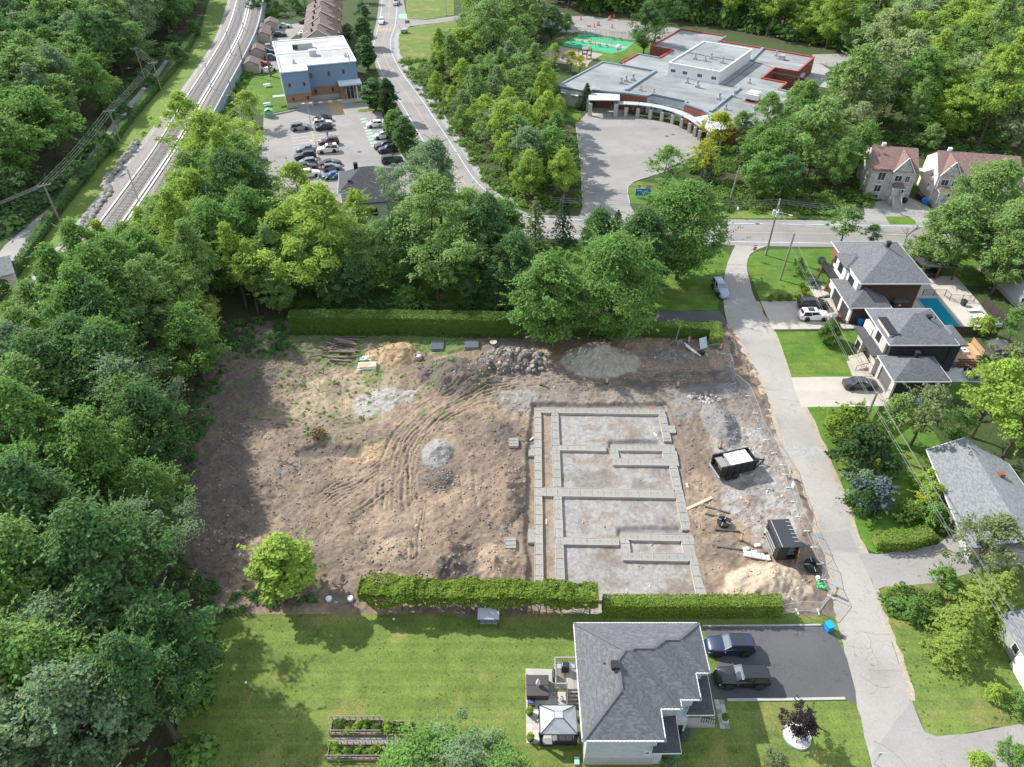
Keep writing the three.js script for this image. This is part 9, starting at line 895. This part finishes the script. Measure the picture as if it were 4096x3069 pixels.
// ---------- near garden ----------
{
 const p = [-2.41,-41.35], t = thing('garden_swing', 'covered garden swing seat with grey canopy behind the near lawn', 'swing seat', [p[0],.03, p[1]]), gm = mat([.3,.32,.36],.9, { map: T.soft }); mb().bar([-.95,1.72,-.62],[-.95,1.55,.5],.04).bar([.95,1.72,-.62],[.95,1.55,.5],.04).mesh(t, 'canopy_frame', WM.frame); mb().quad([-1.1,1.55,.55],[1.1,1.55,.55],[1.1,1.78,-.65],[-1.1,1.78,-.65]).mesh(t, 'canopy', mat([.4,.42,.44],.9)); mb().box(0,1.43,.55,2.2,.14,.02).mesh(t, 'valance', gm); for (const k of [-.6,0,.6]) { mb().geo(new RoundedBoxGeometry(.58,.14,.55,2,.05), mx(k, .5,.15)).mesh(t, 'seat_cushion', gm); mb().geo(new RoundedBoxGeometry(.58,.5,.14,2,.05), mx(k, .8,-.15,-.2)).mesh(t, 'back_cushion', gm); } for (const s of [-1,1]) mb().bar([s, 0,.6],[s, 1.6,0],.06).bar([s, 0,-.6],[s, 1.6,0],.06).mesh(t, 'leg', WM.frame);
 const bed = (label, x0, x1, z0, z1, sd, arch) => { const b = thing('vegetable_bed', label, 'vegetable bed', [0,.03,0]), r = rng(sd), w = mat([.36,.26,.19],.9, { map: T.board }); slabPart(b, 'soil', rect(x0, x1, z0, z1), 0,.22, mat([.06,.045,.035],1, { map: T.dirt })); for (const [x, z, ww, dd] of [[(x0 + x1) / 2, z0, x1 - x0 + .1,.06],[(x0 + x1) / 2, z1, x1 - x0 + .1,.06],[x0, (z0 + z1) / 2,.06, z1 - z0 - .06],[x1, (z0 + z1) / 2,.06, z1 - z0 - .06]]) mb().box(x, 0, z, ww, .32, dd).mesh(b, 'side_board', w); for (let k = 0; k < (x1 - x0) * 5; k++) { const m = add(b, 'vegetable_plant', KIND[r() < .5 ? 'ball' : 'bushB'].crown, LEAF[r() < .5 ? 'bright' : 'weed']); const s = m.geometry === KIND.ball.crown ? .35 + r() * .35 : .12 + r() * .12; m.position.set(lerp(x0 + .2, x1 - .2, r()), .2, lerp(z0 + .15, z1 - .15, r())); m.scale.setScalar(s); m.rotation.y = r() * 6; } if (arch) for (const z of [z0, z1]) { for (let x = x0; x < x0 + (x1 - x0) * arch + .01; x += .55) mb().box(x, .3, z, .05,.75,.05).mesh(b, 'trellis_post', M.greywood); for (const y of [.55,1.02]) mb().box(x0 + (x1 - x0) * arch / 2, y, z, (x1 - x0) * arch, .06,.05).mesh(b, 'trellis_rail', M.greywood); } };
 const A = [-16.63,-31.16], B = [-9.26,-29.88], C = [-16.48,-28.97], D = [-11.18,-27.69]; bed('upper raised vegetable bed with grey trellis on the near lawn', A[0], lerp(A[0], B[0],.64), A[1], B[1],1,1); bed('short raised bed at the right end of the upper vegetable bed', lerp(A[0], B[0],.66), B[0], A[1] + .1, B[1],2,0); bed('lower raised vegetable bed half hidden by the bottom tree', C[0], D[0], C[1], D[1],3,1); sheet('bed_path', [[-16.29,-29.75],[-10.12,-29.75],[-10.03,-29.03],[-16.16,-29.03]],.04, mat([.42,.38,.35],1, { map: T.dirt }));
 const g = [26.05,-29.78], rb = thing('round_bed', 'round white stone bed under the purple maple', 'flower bed', [g[0],.03, g[1]]); mb().cyl([0,0,0],[0,.22,0],1.25,1.22,28).mesh(rb, 'ring', mat([.72,.71,.69],.9, { map: T.grain })); mb().cyl([0,.2,0],[0,.24,0],1.1,1.1,24).mesh(rb, 'white_gravel', mat([.7,.69,.67],1, { map: T.dirt })); for (let k = 0; k < 9; k++) { const m = add(rb, 'stone', ROCK[k % 6], rockM[3]); m.position.set(-.3 + .5 * h2(k, 1), .26,-.6 + .6 * h2(k, 3)); m.scale.setScalar(.22); }
 const pot = (label, q, y, wht) => { const o = thing('plant_pot', label, 'plant pot', [q[0], y, q[1]]); mb().geo(new THREE.LatheGeometry([[.05,0],[.24,0],[.34,.42],[.36,.46],[.3,.46],[.28,.4]].map((v) => new THREE.Vector2(...v)), 14)).mesh(o, 'pot', wht ? whiteM : M.black); const m = add(o, 'plant', KIND.ball.crown, LEAF[wht ? 'maple' : 'bright']); m.scale.setScalar(.62); m.position.y = .35; }; pot('large white plant pot on the front paving', [19.72,-31.21],.04,1); pot('leafy potted plant in the middle of the slab patio', [1.64,-31.84],.08,0); pot('potted plant at the lower corner of the slab patio', [1.67,-29.45],.08,0);
 const fp = thing('front_paving', 'grey paved landing right of the bungalow porch', 'paving', [0,0,0]), P0 = [19.13,-33.25], P1 = [20.08,-30.59]; for (let x = P0[0] + .3; x < P1[0]; x += .46) for (let z = P0[1] + .25; z < P1[1]; z += .46) mb().box(x, .02, z, .445,.05 + .01 * h2(x * 9 | 0, z * 9 | 0), .445).mesh(fp, 'paver', [M.concrete, mat([.3,.29,.29],.9, { map: T.concrete })][(h2(x * 5 | 0, z * 5 | 0) * 2) | 0]);
 const q = [5.09,-35.4], gr = thing('barbecue', 'black gas barbecue with side shelves on the timber deck', 'barbecue', [q[0],1.45, q[1]]); mb().box(0,0,0,.7,.8,.5).mesh(gr, 'cabinet', M.black); mb().geo(new RoundedBoxGeometry(.75,.35,.55,3,.12), mx(0,.98,0)).mesh(gr, 'lid', mat([.03,.03,.035],.3)); for (const s of [-1,1]) mb().box(s * .65,.78,0,.5,.04,.45).mesh(gr, 'side_shelf', M.steel); const dk = [3.99,-34.56], cv = thing('rolled_cover', 'dark rolled cover hanging on the deck railing', 'cover', [dk[0],1.5, dk[1]]); mb().geo(new RoundedBoxGeometry(.35,.9,1,3,.15), mx(0,.5,0)).mesh(cv, 'roll', M.black); const wb = [4.67,-33.18], bg = thing('white_bag', 'white bag hanging at the foot of the deck stairs', 'bag', [wb[0],.08, wb[1]]); mb().geo(ROCK[1], mx(0,.3,0,0,0,0,[.45,.8,.4])).mesh(bg, 'bag', whiteM);
 const ub = [5.77,-27.56], u = thing('utility_box', 'low pale green box on the lawn beside the bungalow', 'utility box', [ub[0],.03, ub[1]]); mb().geo(new RoundedBoxGeometry(.45,.3,.65,2,.04), mx(0,.15,0)).mesh(u, 'box', mat([.3,.5,.42],.6)); for (const [z, l] of [[[-12.29,-41.74], 'white ball lying on the shaded lawn'],[[-25.75,-34.85], 'small white object lying at the left of the lawn']]) { const o = thing('ball', l, 'ball', [z[0],.03, z[1]]); mb().geo(new THREE.SphereGeometry(.13,12,8), mx(0,.13,0)).mesh(o, 'ball', whiteM); }
 for (const [z, l, b] of [[[-19.53,-44.15], 'white concrete cap left one below the light green tree', 0],[[-17.21,-44.06], 'white concrete cap right one below the light green tree', 0]]) { const o = thing('inspection_cover', l, 'manhole cap', [z[0], siteY(...z), z[1]]); mb().cyl([0,0,0],[0,.35,0],.32,.32,16).cyl([0,.35,0],[0,.4,0],.22,.22,14).mesh(o, 'cap', whiteM); } const cb = [-18.66,-43.7], co = thing('concrete_block', 'grey hollow concrete block on the lawn edge', 'block', [cb[0],.03, cb[1]]); mb().box(0,0,0,.4,.2,.2).mesh(co, 'block', M.concrete);
}
// tar sealed cracks wandering over the roads
{ const r = rng(77), b = mb(); for (const [p, q, n] of [[streetL, streetR, 16],[roadFar, roadNear, 24],[[[15.78,-163.22],[19.47,-187.5]],[[29.14,-163.22],[43.66,-178.83]],8]]) for (let k = 0; k < n; k++) { const i = r() * (p.length - 1), f = Math.floor(i), u = i - f, A = p[f], B = p[f + 1] ?? A, C = q[f], D = q[f + 1] ?? C; let s = .1 + .5 * r(), x = lerp(lerp(A[0], B[0], u), lerp(C[0], D[0], u), s), z = lerp(lerp(A[1], B[1], u), lerp(C[1], D[1], u), s), an = r() < .6 ? r() * .5 : 1.4 + r() * .4; const pts = [[x, z]]; for (let m = 0; m < 9; m++) { an += (r() - .5) * .7; x += Math.cos(an) * .35; z += Math.sin(an) * .35; pts.push([x, z]); } stroke(b, pts, .02 + .025 * r(), .0475); } structure('sealed_cracks', b.build(), mat([.2,.19,.18],.8)); }
// kerbs and painted bays
{
 const k = (label, pts, w = .16, h = .12) => { const t = thing('kerb', label, 'kerb'); for (let i = 0; i < pts.length - 1; i++) mb().bar([pts[i][0], h / 2 + .02, pts[i][1]],[pts[i + 1][0], h / 2 + .02, pts[i + 1][1]], w, h).mesh(t, 'kerb_stone', M.concrete); }; k('pale kerb along the upper edge of the near drive', [[19.7,-40.99],[25.82,-41.03],[31.96,-41.1]]); k('pale kerb along the lower edge of the near drive', [[20.44,-33.18],[26.15,-33.22],[31.7,-33.32]],.25); k('concrete kerb round the left of the school yard', [[16.26,-183.09],[15.92,-168.44],[15.48,-152.8],[14.54,-138.06]]); k('curved kerb round the school sign lawn', [[24.38,-138.06],[24.5,-142.73],[24.99,-146.08],[26.21,-148.28],[27.6,-149.55],[30.28,-151.16]]); k('concrete kerb along the right of the car park', [[-34.62,-191.15],[-29.77,-173.92],[-27,-166.17],[-23.77,-158.23],[-21.71,-152.14]],.2); k('kerb along the upper left of the car park', [[-64.55,-187.95],[-59.29,-191.62],[-54.53,-195.39]],.25,.35); k('pale kerb of the side path', [[-39.69,-272.39],[-35.88,-279.4],[-21.2,-286.37]],.4); k('low wall at the edge of the wide pale drive', [[41.55,-93.28],[49.04,-93.39],[55.8,-93.54]],.2,.3);
 for (const [a, b, c, l] of [[[-42.95,-198.79],[-39.47,-200.28],.9, 'upper grass island with yellow kerb in the car park'],[[-41.01,-192.55],[-37,-193.96],.9, 'lower grass island with yellow kerb in the car park']]) { const t = thing('grass_island', l, 'traffic island'), [dx, dz, L] = dir2(a, b), pts = []; for (let q = 0; q <= 8; q++) { const an = Math.PI / 2 + q / 8 * Math.PI; pts.push([a[0] + dx * (Math.cos(an) * c + c) - dz * Math.sin(an) * c, a[1] + dz * (Math.cos(an) * c + c) + dx * Math.sin(an) * c]); } pts.push([b[0] + dz * c, b[1] - dx * c],[b[0] - dz * c, b[1] + dx * c]); slabPart(t, 'yellow_kerb', pts, .02,.16, M.yellow); const m = pts.reduce((s, q) => [s[0] + q[0] / pts.length, s[1] + q[1] / pts.length],[0,0]); slabPart(t, 'turf', pts.map((q) => [lerp(q[0], m[0],.12), lerp(q[1], m[1],.16)]), .1,.18, M.lush); }
 const w = mb(), y = mb(), bay = (b, x0, y0) => stroke(b, [x0, y0],.13,.044); for (const q of [[[-56.96,-184.83],[-52.4,-187.05]],[[-54.94,-177.33],[-50.53,-179.25]],[[-54.43,-175.53],[-50.06,-177.33]],[[-53.88,-173.6],[-49.52,-175.37]],[[-53.34,-171.54],[-48.89,-173.28]],[[-52.76,-169.59],[-48.27,-171.38]],[[-52.17,-167.68],[-47.69,-169.36]],[[-49.47,-179.25],[-45.04,-181.37]],[[-49.3,-175.53],[-44.12,-177.33]],[[-48.72,-173.52],[-43.45,-175.37]]]) bay(w, ...q); for (const q of [[[-45.52,-163.22],[-40.1,-164.54]],[[-44.86,-161.41],[-39.63,-162.78]],[[-44.2,-159.63],[-39.28,-160.84]],[[-39.82,-188.86],[-35.11,-191.15]],[[-39.13,-186.61],[-34.63,-188.86]],[[-32.49,-165.42],[-27.29,-167.3]],[[-31.87,-163.22],[-26.72,-165.05]],[[-31,-161.19],[-26.02,-162.85]],[[-29.84,-159.07],[-25.21,-160.91]],[[-44.24,-147.96],[-40.98,-149.23]],[[-44.57,-145.78],[-40.48,-146.71]],[[-60.36,-156.16],[-56.67,-156.03]],[[-59.69,-153.8],[-56.07,-153.8]],[[-59.03,-151.49],[-55.49,-151.62]],[[-61.14,-158.93],[-57.58,-158.37]],[[-57.93,-147.64],[-54.46,-147.77]],[[-57.14,-145.78],[-53.96,-145.9]]]) bay(y, ...q); stroke(y, [[-50.5,-179.67],[-46.59,-166.92],[-43.35,-156.16],[-40.54,-147.02]],.2,.045); structure('parking_line', w.build(), M.paint); structure('yellow_parking_line', y.build(), M.yellow);
 const z = mb(), a0 = [-50.57,-199.78], a1 = [-47.2,-189.31],[dx, dz, L] = dir2(a0, a1), tn = ang([-50.53,-199.58],[-48.52,-200.58]); for (let s = 0; s < L; s += .85) z.box(a0[0] + 2.2 + dx * s, .043, a0[1] + dz * s, 3.6,.005,.45, tn); structure('yellow_walkway_stripes', z.build(), M.yellow); const gm = mb(); for (let k = 0; k < 10; k++) { const q = [[-38.51,-186.78],[-37.82,-184.83],[-36.67,-180.68],[-36.01,-178.83],[-35.41,-176.92],[-34.8,-174.96],[-34.2,-172.96],[-33.53,-170.91],[-33.02,-169.05],[-43.16,-201.48]][k]; gm.box(q[0],.043, q[1],1.6,.005,1.0, tn); } structure('painted_bay_symbol', gm.build(), mat([.4,.68,.5],.8, { map: T.grain }));
 const mh = (l, p, r = .4) => { const t = thing('manhole_cover', l, 'manhole cover', [p[0],.042, p[1]]); mb().cyl([0,0,0],[0,.012,0], r, r, 18).mesh(t, 'lid', mat([.12,.1,.09],.8)); }; mh('dark manhole cover in the school yard', [38.11,-174.96],.55); mh('smaller manhole cover in the school yard', [39.83,-176.1],.45); mh('manhole cover in the car park', [-35.98,-165.28],.6); mh('small manhole cover on the street by the near drive', [33.81,-39.73],.3); mh('manhole cover on the main road near the corner', [48.48,-129.23],.45);
}
renderer.render(scene, camera);
